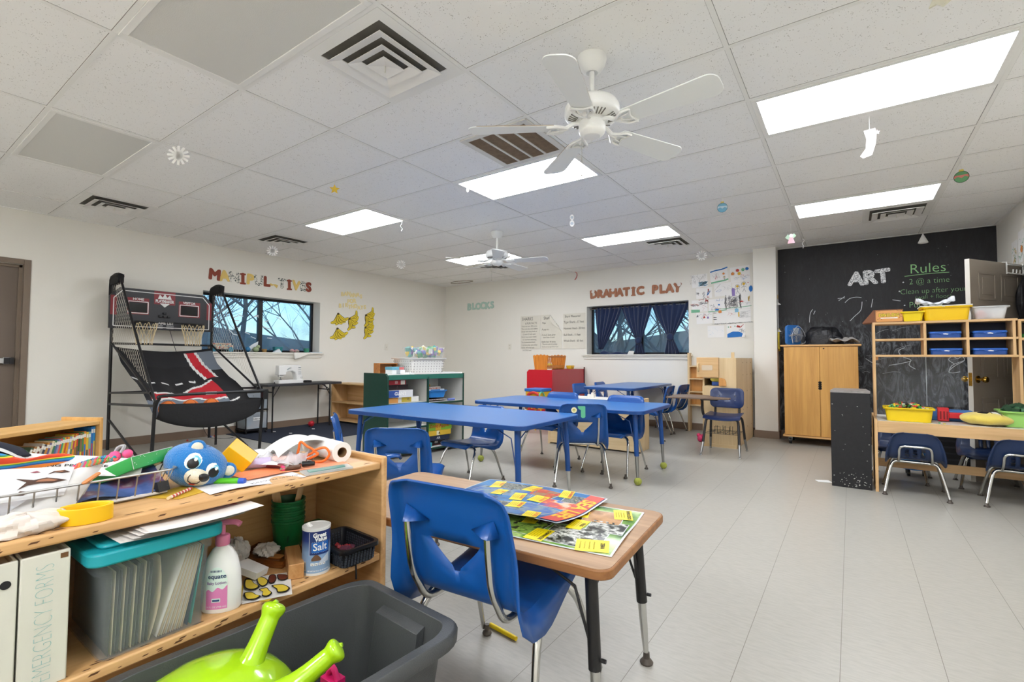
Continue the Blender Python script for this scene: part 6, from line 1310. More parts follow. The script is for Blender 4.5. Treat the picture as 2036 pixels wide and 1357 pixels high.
tag(MB().box((0, 0, .03), (.05, .06, .055), (0, 0, .3)).build('white_block', PW, loc=(.985, 5.46, ZT+.007), bev=.004), 'white cube in the clear bin', 'block')
# things on the counter
basket('yellow_tub', 'yellow tub heaped with coloured pieces on the counter', onT(.385, 5.235, .5925, R(-2)), .31, .22, .112, YT2, .90, .004, 'tub', None, None, .012)
pieces('pattern_blocks', 'heap of small coloured pattern blocks filling the yellow counter tub', onT(.385, 5.235, .60), .235, .150, .085, 460, ['#c8382c', '#2f8a3c', '#e8c62a', '#d9d6cb', '#7a4a2a', '#d98a2f', '#222424', '#3e9a4a'], .024, seed=6, heap=.045, cat='blocks', kinds='m')
tag(MB().bb(-.11, .17, -.09, .09, 0, .085).build('blue_bin', M('#3f74b8', .4), loc=(.655, 5.50, .593), bev=.008), 'blue plastic bin behind the red caddy on the counter', 'bin')
t = thing('red_caddy', 'red plastic caddy with slots on the counter behind the yellow pillow', 'caddy', (.62, 5.36, .593)); RC = M('#c92630', .4)
g = MB().bb(-.035, .035, -.03, .03, .005, .115); g.build('caddy_end', RC, t, bev=.004); MB().bb(.035, .22, -.02, .05, .03, .075).build('caddy_tray', RC, t, bev=.004); g = MB()
for x in (-.018, .004, .024): g.bb(x-.005, x+.005, -.032, -.0295, .02, .085)
g.build('slot', M('#7c1219', .6), t)
t = thing('yellow_pillow', 'round yellow plush pillow with a stitched face on the counter', 'pillow', (.86, 5.235, .593), R(-4)); PI_M = M('#e2cb5e', .95, bump=(220, .4), sheen=.4)
MB().grid(lambda u, v: Vector((.155*math.cos(2*PI*u)*math.sin(PI*v)**.75, .125*math.sin(2*PI*u)*math.sin(PI*v)**.75, .052-.050*math.cos(PI*v)*(1 if v > .5 else .98)*(1-.12*math.sin(PI*v))+.006*math.sin(5*2*PI*u)*math.sin(PI*v))), 40, 20, closeu=True).build('pillow_body', PI_M, t, weld=.0005)
mp_ = Matrix.Translation((0, -.045, .092)) @ Matrix.Rotation(R(22), 4, 'X')
g = MB().prism([(-.055, .0), (-.03, .02), (.01, .012), (.0, -.004), (-.03, -.012)], .010, mp_); g.m(1).prism([(.02, .03), (.05, .035), (.075, .0), (.08, -.03), (.055, -.035), (.03, .0)], .009, mp_ @ Matrix.Translation((0, 0, -.004))); g.m(0).tube([mp_ @ Vector((x, y, .006)) for x, y in [(.02, .03), (.05, .035), (.075, .0), (.08, -.03), (.055, -.035), (.03, .0)]], .002, 5, True)
g.build('stitched_face', [BLACK, M('#d9d6cf', .8)], t)
basket('green_basket', 'light green basket at the right edge of the counter', onT(1.065, 5.30, .593, 0), .24, .24, .12, M('#9cd06f', .4), .85, .004, 'basket', None, None, .012)
pieces('basket_bits', 'dark green and white bits in the light green basket', onT(1.065, 5.30, .60), .17, .17, .10, 50, ['#2c4f38', '#e3e3df', '#3c6b4a', '#7fae6a'], .05, seed=9, heap=.02)
tag(MB().cyl((0, 0, 0), (0, 0, .008), .007, n=8).build('counter_token', M('#3fa06a', .5), loc=(.575, 5.16, .5925)), 'tiny green token on the white counter top', 'token')
tag(MB().cyl((0, 0, 0), (0, 0, .006), .009, n=8).build('counter_token', M('#e0d04a', .5), loc=(.60, 5.12, .5925)), 'tiny yellow token on the white counter top', 'token')
# below the counter
t = thing('blue_bucket', 'light blue bucket on casters under the counter', 'bucket', (.47, 6.02, 0))
MB().lathe([(0, .06), (.085, .06), (.10, .30), (.108, .34), (.10, .34), (.09, .31)], n=24).build('bucket_body', M('#2f8be0', .4), t)
for a in (0, 2.1, 4.2): MB().cyl((.08*math.cos(a)-.012, .08*math.sin(a), .032), (.08*math.cos(a)+.012, .08*math.sin(a), .032), .032, n=14).build('caster', BLACK, t)
t = thing('black_crate', 'black slatted crate on the floor behind the blue bucket', 'crate', (.78, 6.55, 0)); MB().bb(-.16, .16, -.15, .15, .0, .34).build('crate_body', M('#121216', .5), t, bev=.004); g = MB()
for z in (.06, .12, .18, .24, .30): g.bb(-.15, .15, -.156, -.15, z-.008, z+.008)
g.build('crate_slat', M('#24242a', .5), t)
# rack and bag hung on the open door
u_ = Vector((math.cos(ang), math.sin(ang), 0)); nrm = Vector((u_.y, -u_.x, 0));  nrm = nrm if nrm.y < 0 else -nrm
hk = Vector((hx, hy, 0))+u_*.20
t = thing('door_rack', 'white over-door hook rack on top of the open door', 'rack', (hk.x+nrm.x*.02, hk.y+nrm.y*.02, 2.03), ang)
s_ = -1 if (Matrix.Rotation(ang, 3, 'Z') @ Vector((0, 1, 0))).dot(nrm) < 0 else 1
g = MB()
for x in (-.13, .13): g.tube([(x, -s_*.02, .004), (x, s_*.012, .004), (x, s_*.012, -.11)], .006, 6)
g.tube(crom([(-.13, s_*.016, -.10), (.13, s_*.016, -.10)], 3), .006, 6).tube([(-.13, s_*.016, -.02), (.13, s_*.016, -.02)], .006, 6)
for k in range(5): x = -.11+.055*k; g.tube(crom([(x, s_*.016, -.10), (x, s_*.045, -.105), (x, s_*.05, -.07)], 4), .005, 6)
g.build('rack_wire', M('#e9e9e6', .4), t)
tag(MB().grid(lambda u, v: Vector(((.10+.02*math.sin(3*PI*u))*math.sin(PI*v)**.6*math.cos(2*PI*u), .05*math.sin(2*PI*u)*math.sin(PI*v)**.6, .46*(.5-v)+.01*math.sin(19*u+7*v))), 26, 18, closeu=True).build('black_bag', M('#1a1a1e', .5, bump=(20, .9)), loc=(hk.x+nrm.x*.10, hk.y+nrm.y*.10, 1.66), rz=ang), 'black bag hanging on the open door at the right edge', 'bag')
# ================================================================ FOREGROUND
# ---- posters on the wood grain desk
def lam_poster(label, cx, cy, rot, w, h, z, zf, bg, photos, labels, title=None, mar=.007):
    """laminated poster lying on the desk; its own top points to the right of the room"""
    m = Matrix.Translation((cx, cy, z)) @ Matrix.Rotation(R(-90)+rot, 4, 'Z'); g = MB()
    mats = [bg, M('#f2d90f', .35), M('#3a3310', .6), M('#c43a2a', .35), M('#f4c40f', .35), M('#d6dbdc', .2)]
    for p in photos:
        if p[5] not in mats: mats.append(p[5])
    def at(d): return lambda q: m @ Vector((q.x, q.y, zf(q.x/w+.5, q.y/h+.5)+d+q.z))
    g.m(5).grid(lambda u, v: m @ Vector(((u-.5)*(w+2*mar), (v-.5)*(h+2*mar), zf(u, v))), 24, 24)
    g.m(0).grid(lambda u, v: m @ Vector(((u-.5)*w, (v-.5)*h, zf(u, v)+.0006)), 24, 24)
    def patch(x, y, a, b, r_, mi, d, n=6):
        c, s = math.cos(r_), math.sin(r_)
        V = [[g.bm.verts.new(at(d)(Vector((x+(i/n-.5)*a*c-(j/n-.5)*b*s, y+(i/n-.5)*a*s+(j/n-.5)*b*c, 0)))) for j in range(n+1)] for i in range(n+1)]; g.m(mi)
        for i in range(n):
            for j in range(n): g.f((V[i][j], V[i+1][j], V[i+1][j+1], V[i][j+1]))
    for x, y, a, b, r_, mt in photos:
        patch(x, y, a+.006, b+.006, r_, 5, .0011); patch(x, y, a, b, r_, mats.index(mt), .0017)
    for x, y, a, b, r_, s in labels:
        patch(x, y, a, b, r_, 1, .0024); c, s_ = math.cos(r_), math.sin(r_)
        mm_ = lambda q, x=x, y=y, c=c, s_=s_: at(.0031)(Vector((x+q.x*c-q.y*s_, y+q.x*s_+q.y*c, q.z)))
        g.m(3 if title else 2).text(s, .017, lambda q, f_=mm_, b=b: f_(q+Vector((0, b*.30, 0))), off=.0006, sx=.8); g.m(2)
        for k in range(4): g.text('of the sea and the land', .0075, lambda q, f_=mm_, b=b, k=k: f_(q+Vector((0, b*(.06-.14*k), 0))), sx=.75)
    if title:
        patch(0, h/2-.033, w*.98, .062, 0, 3, .0022, 16); g.m(4).text(title, .072, lambda q: at(.003)(q+Vector((0, h/2-.035, 0))), off=.002, sx=1.12)
    return tag(g.build('poster', mats), label, 'poster', 'laminated posters on the wood grain desk')
sp = speckle
OCEAN = sp([(.35, '#2c5f9e'), (.55, '#3f86c4'), (.7, '#27508a')], 7, .15); JUNG = sp([(.35, '#2f5a2a'), (.5, '#6d9a3f'), (.62, '#a9c078'), (.75, '#3c6b35')], 9, .15)
DESKT = .5325
A_ = sp([(.4, '#8f7a5d'), (.5, '#b7372a'), (.62, '#d9673d')], 26, .2); B_ = sp([(.38, '#2a3d57'), (.5, '#8b8f86'), (.6, '#3a4a4e'), (.7, '#b9ac8a')], 40, .2); C_ = sp([(.4, '#2f62b0'), (.52, '#d8552f'), (.6, '#e9c9a9'), (.7, '#3572c0')], 12, .2); D_ = sp([(.42, '#3467b5'), (.55, '#7f9aa8'), (.65, '#26405f')], 16, .2)
lam_poster('sea life poster of blue water photos, uppermost on the desk', -1.075, 1.565, R(3), .44, .56, DESKT+.006, lambda u, v: .004+.018*math.sin(PI*min(1, max(0, v)))*(.4+.6*u)+.065*max(0, (u-.45))**1.6*max(0, v-.35)*2.0, OCEAN,
    [(-.12, .06, .10, .11, -.1, A_), (-.12, .20, .095, .10, .15, B_), (-.02, .17, .10, .13, .1, C_), (.10, .13, .12, .14, -.2, D_), (-.07, -.03, .10, .11, .2, D_), (-.15, -.11, .09, .13, 0, B_), (.12, -.02, .09, .09, .1, B_), (-.05, -.19, .12, .10, -.1, D_), (.12, -.16, .12, .10, .1, C_)],
    [(-.155, -.02, .085, .055, -.1, 'STARFISH'), (-.165, .135, .105, .05, .25, 'SEA ANEMONE'), (-.035, .075, .085, .06, 0, 'JELLYFISH'), (-.015, -.005, .11, .05, .3, 'DOLPHIN'), (.09, .05, .095, .055, .25, 'SEAHORSE'), (.185, .17, .10, .05, .3, 'SEA TURTLE'), (-.15, -.19, .11, .05, .3, 'PENGUIN'), (-.04, -.11, .08, .05, .1, 'SEAL'), (.17, -.06, .09, .05, .2, 'SHARK'), (.06, -.22, .09, .05, .1, 'WHALE')], 'SEA LIFE')
E_ = sp([(.4, '#a3764f'), (.55, '#c99b6d'), (.7, '#7b5235')], 9, .2); F_ = sp([(.40, '#17120f'), (.56, '#3b2418'), (.63, '#c4682f')], 7, .2); G_ = sp([(.35, '#4c6b2a'), (.5, '#8fb04f'), (.62, '#2c2a22')], 34, .2); H_ = sp([(.40, '#1f211f'), (.5, '#8d8f88'), (.6, '#dcdcd6'), (.7, '#2a2d2a')], 40, .2)
lam_poster('wild animal poster on green, under the sea life poster', -.885, 1.487, R(8), .43, .56, DESKT, lambda u, v: .002+.003*math.sin(7*u)*math.sin(5*v), JUNG,
    [(-.10, .17, .13, .13, .1, E_), (.0, .21, .12, .12, .05, H_), (.125, .14, .15, .19, 0, H_), (-.02, .04, .12, .14, .2, F_), (.11, -.06, .13, .17, -.1, G_), (-.13, .0, .10, .12, 0, E_), (-.05, -.13, .1, .12, 0, F_), (.12, -.22, .1, .1, 0, H_)],
    [(-.155, .225, .10, .065, .3, 'RHINOCEROS'), (.02, .115, .10, .055, -.05, 'FROG'), (.165, .035, .105, .065, -.05, 'CHIMPANZEE'), (.175, .215, .085, .10, .25, 'ZEBRA'), (.03, -.05, .10, .05, .1, 'BISON'), (-.10, .09, .09, .05, .2, 'LION'), (.0, -.2, .09, .05, .2, 'TIGER')])
t = thing('highlighter', 'yellow marker pen lying on the floor by the chair foot', 'pen', (-1.155, 1.584, .009), R(-8))
MB().cyl((-.072, 0, 0), (.03, 0, 0), .009, n=12).build('barrel', M('#efd31c', .4), t); MB().cyl((.03, 0, 0), (.072, 0, 0), .0095, .008, 12).build('cap', M('#e9c814', .4), t)
# ---- near shelf
FX, BX, YE = -1.335, -1.72, 1.132
PLY = wood('#dcb07a', '#bf9058', 1, .8, .42); PLYX = wood('#d9ad78', '#b98c58', 0, .8, .42); PLYZ = wood('#d3a673', '#b78a57', 2, .8, .42)
t = thing('bookcase', 'near low plywood shelf unit cluttered with craft supplies', 'shelf', (BX, YE, 0))
P_ = lambda g, x0, x1, y0, y1, z0, z1: g.bb(x0-BX, x1-BX, y0-YE, y1-YE, z0, z1)
P_(MB(), BX, FX, -.40, YE-.022, .715, .740).build('top', PLY, t, bev=.005)
P_(MB(), BX, FX, -.40, YE-.022, .405, .430).build('shelf', PLY, t, bev=.004); P_(MB(), BX, FX, -.40, YE-.022, .075, .10).build('bottom_shelf', PLY, t, bev=.004)
P_(MB(), BX, FX+.008, YE-.022, YE, 0, .758).build('side_panel', PLYX, t, bev=.006); P_(MB(), BX, FX+.008, -.422, -.40, 0, .758).build('side_panel', PLYX, t, bev=.006)
P_(MB(), BX-.012, BX, -.42, YE, .02, .74).build('back_panel', PLY, t)
g = MB(); r_ = random.Random(12)      # worn spots along the front edges
for i in range(70):
    z = .7402 if i < 40 else .4302; y = r_.uniform(.15, 1.08); x = FX-.012-abs(r_.gauss(0, .012)); s = r_.uniform(.002, .007)
    g.flat([(-s*.5, -s*2), (s*.5, -s), (s*.4, s*1.8), (-s*.4, s)], Matrix.Translation((x-BX, y-YE, z)))
for i in range(40):
    z = r_.choice((.7275, .4175))+r_.uniform(-.006, .006); y = r_.uniform(.15, 1.08); s = r_.uniform(.002, .006); g.flat([(-s*2, -s*.4), (s, -s*.4), (s*2, s*.4), (-s, s*.4)], Matrix(((0, 0, 1, FX-BX+.0006), (1, 0, 0, y-YE), (0, 1, 0, z), (0, 0, 0, 1))))
g.build('wear_marks', M('#5f3f24', .8), t)
TZ, LZ = .7405, .4305
# binders
def binder(y0, y1, label, txt=None, hole=False):
    b = thing('binder', label, 'binder', (FX-.012, (y0+y1)/2, LZ), 0, 'white binders on the near shelf'); w = (y1-y0)/2; VB = M('#d3d1c4', .4, var=(12, .06))
    g = MB().bb(-.25, 0, -w, -w+.005, 0, .268).bb(-.25, 0, w-.005, w, 0, .268).bb(-.006, .002, -w, w, 0, .268); g.build('cover', VB, b, bev=.003)
    MB().bb(-.24, -.01, -w+.006, w-.006, .006, .255).build('pages', M('#d3d1c8', .8), b)
    if hole: MB().cyl((.002, .002, .226), (.0035, .002, .226), .008, n=16).build('finger_hole', BLACK, b)
    if txt:
        g = MB().text(txt, .043, Matrix(((0, 0, 1, .0035), (0, -1, 0, 0), (1, 0, 0, .130), (0, 0, 0, 1))), off=-.0014, sx=.60); g.build('spine_writing', M('#86b3b0', .7), b); MB().bb(-.004, .0028, w-.016, w-.004, .252, .262).build('rust_mark', M('#6b4a2a', .8), b)
binder(.188, .226, 'white binder with a black finger hole at the left edge of the view', None, True)
binder(.229, .304, 'white binder with emergency forms written up its spine', 'EMERGENCY FORMS')
# file box
t = thing('file_box', 'clear plastic file box with teal lid full of folders on the lower shelf', 'file box', (-1.49, .462, LZ))
CB2 = M('#9aa3a6', .12, alpha=.17)
a, b = (.145, .105), (.152, .112); g = MB(); P = rrect(1, 1, .07, 4); n = len(P)
rings = [[g.bm.verts.new((x*2*w_, y*2*d_, z)) for x, y in P] for w_, d_, z in ((.142, .103, .003), (.150, .110, .19), (.156, .117, .192), (.157, .118, .222))]; g.f(rings[0][::-1])
for A, B in zip(rings, rings[1:]):
    for i in range(n): g.f((A[i], A[(i+1) % n], B[(i+1) % n], B[i]))
g.build('box_body', CB2, t, solid=.003)
TEAL = M('#1b9aa6', .35)
g = MB().prism(rrect(.355, .272, .03, 5), .030, Matrix.Translation((0, 0, .218))).prism(rrect(.31, .225, .02, 5), .010, Matrix.Translation((0, 0, .248))); g.build('box_lid', TEAL, t, bev=.008)
def folder(y, lean, col, hgt, label, name='file_folder', x0=-.135, x1=.135, grp='folders in the clear file box', curve=.0):
    M4 = lambda u, v: Vector((x0+(x1-x0)*u, lean*v**1.0+curve*math.sin(PI*v), .006+hgt*v)); g = MB().grid(M4, 6, 8); o = g.build(name, M(col, .7), loc=(-1.49, .462+y, LZ), solid=.0012); return tag(o, label, 'folder', grp)
for i in range(13): folder(-.088+.0060*i, .004+.0004*i, ['#55574d', '#d9cda8', '#66665a'][i % 3], .185-.004*(i % 2), 'upright folder of the cream and shade-dark row in the left half of the clear file box', grp='upright manila folders in the clear file box')  # dark folder colours stand in for the shaded gaps between cream ones
folder(-.012, .018, '#d9c8a4', .19, 'bent manila folder just right of the upright ones in the file box', curve=.012)
for i in range(12): folder(.004+.0048*i, .062-.0018*i, ['#e9e6df', '#dfc9a8', '#e6e1d6', '#e8d0ae'][i % 4], .190, 'folder leaning right in the middle of the clear file box', grp='leaning folders in the clear file box')
folder(.068, .030, '#27425c', .19, 'dark blue folder leaning at the right of the file box'); folder(.076, .026, '#25a39c', .185, 'teal folder leaning at the far right of the file box')
g = MB()
for k in range(6): g.grid(lambda u, v, k=k: Vector((.17*(2*u-1)+.004*k, .125*(2*v-1)+.03*u+.010*k, .002*k+.005*(2*v-1)**2+.003*math.sin(4*u+k))), 10, 14)
tag(g.build('paper_stack', M('#e3dfdc', .7), loc=(-1.475, .475, LZ+.2602), rz=-.02), 'curled white papers lying on the teal lid', 'papers')
tag(MB().grid(lambda u, v: Vector((.05*(2*u-1), .05*(2*v-1), .004*math.sin(4*v))), 4, 6).build('pink_paper', M('#d98fa6', .7), loc=(-1.40, .595, LZ+.279)), 'pink slip of paper under the shelf above the lotion bottle', 'paper')
# lotion
t = thing('lotion_bottle', 'white lotion pump bottle with pink cap beside the file box', 'bottle', (-1.385, .622, LZ), R(50)); 
MB().lathe([(0, 0), (.044, 0), (.048, .006), (.048, .06), (.045, .10), (.037, .135), (.024, .158), (.014, .167), (.013, .175), (0, .175)], n=36, sy=.62).build('bottle_body', M('#ecebe8', .25, spec=.5), t)
MB().lathe([(0, .168), (.0165, .168), (.0175, .172), (.0175, .190), (.015, .194), (.006, .196), (.006, .222), (0, .222)], n=24).tube(crom([(0, 0, .222), (.0, 0, .226), (.03, -.008, .228), (.045, -.012, .222)], 4), .0075, 8).build('pump_cap', M('#dd7fa2', .35), t)
def wrap(r, sy=.62, d=.0006): return lambda q: Vector((math.cos(q.x/r-PI/2)*(r+d), math.sin(q.x/r-PI/2)*(r*sy+d), q.y))
Wm = wrap(.048); lab = MB()
def wpatch(g, x0, x1, z0, z1, W_, n=12, top=None):
    V = [[g.bm.verts.new(W_(Vector((x0+(x1-x0)*i/n, z0+((top(i/n) if top else z1)-z0)*j/4, 0)))) for j in range(5)] for i in range(n+1)]
    for i in range(n):
        for j in range(4): g.f((V[i][j], V[i+1][j], V[i+1][j+1], V[i][j+1]))
lab.m(0); wpatch(lab, -.030, .022, .012, .118, lambda q: Wm(q)*1 , 14, lambda u: .085+.035*math.sin(PI*u)**.6)
Wm2 = wrap(.048, .62, .0011); lab.m(1); wpatch(lab, -.030, .022, .012, .07, Wm2, 14, lambda u: .058+.004*math.sin(14*u)+.010*u)
Wm3 = wrap(.048, .62, .0016); lab.m(2).text('equate', .016, lambda q: Wm3(q+Vector((-.003, .096, 0))), off=.0003); lab.m(3).text('Baby Lotion', .0095, lambda q: Wm3(q+Vector((-.004, .079, 0))), off=.0002); lab.m(2)
for k in range(9): wpatch(lab, -.018+.003*k, -.0165+.003*k, .107, .112, Wm3, 1)
lab.m(0).text('24 FL OZ (708 mL)', .006, lambda q: Wm3(q+Vector((-.004, .018, 0)))); wpatch(lab, -.014, .006, .030, .040, Wm3, 3); lab.m(2); wpatch(lab, -.012, .004, .0325, .0375, wrap(.048, .62, .0021), 3)
lab.build('bottle_label', [M('#dfeee6', .35), M('#d97fb4', .35), M('#2c3f6e', .4), M('#8a6a9c', .4)], t)
# crumpled papers: helper
def crumple(name, label, loc, sx, sy, sz, col, seed, cat='paper', amp=.35, mat=None, rz=0):
    r = random.Random(seed); ph = [r.uniform(0, 6) for _ in range(8)]
    def fn(u, v):
        a, b = 2*PI*u, PI*v; k = 1+amp*(.5*math.sin(3*a+ph[0])*math.sin(4*b+ph[1])+.35*math.sin(7*a+ph[2])*math.sin(6*b+ph[3])+.25*math.sin(13*a+ph[4]+5*b)+.12*math.sin(21*a+ph[5]-9*b)); z = -math.cos(b)
        return Vector((sx*k*math.cos(a)*math.sin(b)**.8, sy*k*math.sin(a)*math.sin(b)**.8, sz*(max(-.55, z*k)+.55)))
    return tag(MB().grid(fn, 44, 22, closeu=True).build(name, mat or M(col, .85), loc=loc, rz=rz, ang=22), label, cat)
crumple('crumpled_paper', 'crumpled white paper with faint lines behind the lotion bottle', (-1.65, .775, LZ), .045, .045, .05, '#dcdad6', 3, 'paper', .22)
tag(MB().prism([(-.045, -.025), (.035, -.03), (.045, .02), (-.03, .03)], .02, Matrix.Rotation(.3, 4, 'Y')).build('paper_fold', M('#e4e2de', .7), loc=(-1.50, .752, LZ+.02), rz=.6), 'folded white paper between the lotion bottle and brown tray', 'paper')
t = thing('amber_tray', 'amber plastic tray lying at the back of the lower shelf', 'tray', (-1.595, .865, LZ), R(24)); AM = M('#8a4f22', .12, alpha=.72)
MB().bb(-.095, .095, -.065, .065, 0, .012).build('tray_base', AM, t, bev=.003); MB().bb(-.095, .095, -.065, -.060, .012, .022).bb(-.095, .095, .060, .065, .012, .022).bb(-.095, -.090, -.06, .06, .012, .022).bb(.09, .095, -.06, .06, .012, .022).build('tray_rim', AM, t)
MB().prism(rrect(.05, .03, .008, 3), .002, Matrix.Translation((.03, -.01, .0125))).build('tray_mark', M('#c98a4a', .4), t)
crumple('crumpled_tissue', 'crumpled white tissue on the amber tray', (-1.615, .865, LZ+.0135), .046, .036, .018, '#e4dfda', 11, 'tissue', .30)
# banana cut-outs sheet
def fb(g, m, w, h): pass
g = MB(); m = Matrix.Translation((-1.395, .752, LZ+.003)) @ Matrix.Rotation(R(62), 4, 'Z'); w, h = .125, .155
g.grid(lambda u, v: m @ Vector(((u-.5)*w, (v-.5)*h, .002*math.sin(4*u)*v+.003*u*v)), 8, 8)
def bshape(pts, mi, z, w0=.0055):
    P = crom([(x, y, 0) for x, y in pts], 5, True); g.m(2).flat([(p.x*1.0, p.y) for p in P], m @ Matrix.Translation((0, 0, z))); c = sum((p for p in P), Vector())/len(P); g.m(mi).flat([(c.x+(p.x-c.x)*.80, c.y+(p.y-c.y)*.80) for p in P], m @ Matrix.Translation((0, 0, z+.0006)))
for pts, mi in (([(-.06, .075), (-.045, .07), (-.035, .035), (-.020, .005), (-.030, -.012), (-.048, -.005), (-.060, .02)], 1), ([(-.028, .072), (-.012, .068), (.002, .035), (-.002, .006), (-.014, .0), (-.026, .03)], 1), ([(.006, .072), (.020, .07), (.024, .04), (.018, .012), (.006, .010), (.002, .04)], 3), ([(.028, .068), (.050, .055), (.058, .035), (.048, .018), (.032, .022), (.026, .045)], 3), ([(-.058, -.018), (-.040, -.022), (-.028, -.045), (-.016, -.06), (-.028, -.074), (-.05, -.066), (-.058, -.04)], 1), ([(-.022, -.014), (-.002, -.012), (.004, -.032), (.012, -.055), (.0, -.072), (-.014, -.06), (-.012, -.036)], 1), ([(.010, -.004), (.034, -.006), (.046, -.018), (.058, -.045), (.048, -.064), (.026, -.060), (.022, -.034)], 1)): bshape(pts, mi, .0046)
tag(g.build('banana_sheet', [M('#ddd9d2', .6), M('#dcc03f', .6), BLACK, M('#6d3322', .6)]), 'sheet printed with yellow banana shapes and black outlines on the lower shelf', 'paper')
tag(MB().prism([(-.07, -.05), (.06, -.05), (.06, .04), (-.07, .04)], .0018).build('yellow_sheet', M('#d9b53a', .6), loc=(-1.392, .728, LZ+.0004), rz=.5), 'plain yellow paper under the banana printed sheet', 'paper')
tag(MB().box((0, 0, .0225), (.165, .044, .045)).build('wood_block', wood('#c99a66', '#a87440', 0, 1.5), loc=(-1.455, .868, LZ), rz=R(154), bev=.002), 'square wooden stick lying left of the salt canister', 'block')
# salt canister
t = thing('salt_canister', 'round blue and white salt canister on the lower shelf', 'canister', (-1.39, .903, LZ), R(30)); rs = .0415; SB = sp([(0, '#7f9cc0')], 3, .4)
def salt_mat():
    m = bpy.data.materials.new('m_salt_wrap'); m.use_nodes = True; tt = m.node_tree; b_ = tt.nodes['Principled BSDF']; tc = tt.nodes.new('ShaderNodeTexCoord'); s_ = tt.nodes.new('ShaderNodeSeparateXYZ'); tt.links.new(tc.outputs['Object'], s_.inputs[0]); mr = nd(tt, 'ShaderNodeMapRange'); mr.inputs[1].default_value = .01; mr.inputs[2].default_value = .13; tt.links.new(s_.outputs[2], mr.inputs[0])
    cr = tt.nodes.new('ShaderNodeValToRGB'); e = cr.color_ramp.elements; e[0].color = lin('#8fabc9'); e[1].color = lin('#1b2c66'); e[1].position = .95; x = e.new(.5); x.color = lin('#7f9cc2'); x = e.new(.78); x.color = lin('#24397a'); tt.links.new(mr.outputs[0], cr.inputs[0]); tt.links.new(cr.outputs[0], b_.inputs['Base Color']); b_.inputs['Roughness'].default_value = .35; return m
MB().lathe([(rs, .006), (rs, .134)], n=40).build('printed_wrap', salt_mat(), t)
MB().lathe([(0, 0), (rs+.001, 0), (rs+.001, .007), (rs-.001, .007)], n=40).build('base_rim', M('#d9d8d4', .4), t); MB().lathe([(rs-.001, .133), (rs+.001, .133), (rs+.001, .141), (rs-.003, .142), (rs-.004, .139), (0, .139)], n=40).build('top_cap', M('#d9d8d4', .4), t)
g = MB().prism([(-.012, -.006), (.010, -.008), (.014, .004), (-.004, .008)], .004, Matrix.Translation((-.018, -.008, .139)) @ Matrix.Rotation(.6, 4, 'Y')); g.prism([(-.006, 0), (.006, 0), (.004, .014), (-.004, .012)], .003, Matrix(((1, 0, 0, -.02), (0, 0, -1, -.01), (0, 1, 0, .139), (0, 0, 0, 1)))); g.build('torn_spout', PW, t)
S1, S2, S3 = wrap(rs, 1, .0004), wrap(rs, 1, .0009), wrap(rs, 1, .0014); g = MB()
g.m(0); wpatch(g, .0, .062, .062, .128, S1, 14); g.m(1); wpatch(g, -.0012, .0, .06, .13, S2, 1); wpatch(g, .004, .058, .068, .101, S1, 10)
g.m(3); wpatch(g, .006, .058, .069, .100, S2, 10); g.m(1).text('Great', .0175, lambda q: S3(q+Vector((.030, .121, 0))), off=.0008, sx=.95); g.text('Value', .0175, lambda q: S3(q+Vector((.034, .109, 0))), off=.0008, sx=.95); g.text('Salt', .031, lambda q: S3(q+Vector((.031, .085, 0))), off=.0004, sx=.95)
g.m(4); wpatch(g, .006, .034, .044, .064, S1, 10, lambda u: .050+.013*math.sin(PI*u)); g.m(5); wpatch(g, .030, .060, .036, .066, S2, 10, lambda u: .042+.022*u)
g.m(1); wpatch(g, -.035, -.012, .014, .042, S1, 6); g.m(2)
for k in range(8): wpatch(g, -.032+.0024*k, -.0308+.0024*k, .017, .039, S2, 1)
g.m(1)
for k in range(4): wpatch(g, .004+.0115*k, .0135+.0115*k, .030, .038, S2, 2)
g.m(2)
for k in range(4): g.text('0g', .006, lambda q, k=k: S3(q+Vector((.0088+.0115*k, .034, 0))), sx=.9)
g.m(1).text('NET WT 26 OZ (1 LB 10 OZ) 737 g', .0045, lambda q: S2(q+Vector((.028, .014, 0))), off=.0002)
g.build('label_print', [M('#20356f', .35), M('#f1f1ee', .4), M('#2c3350', .5), M('#2667b8', .35), M('#6d4e3a', .4), M('#c3ccd8', .3)], t)
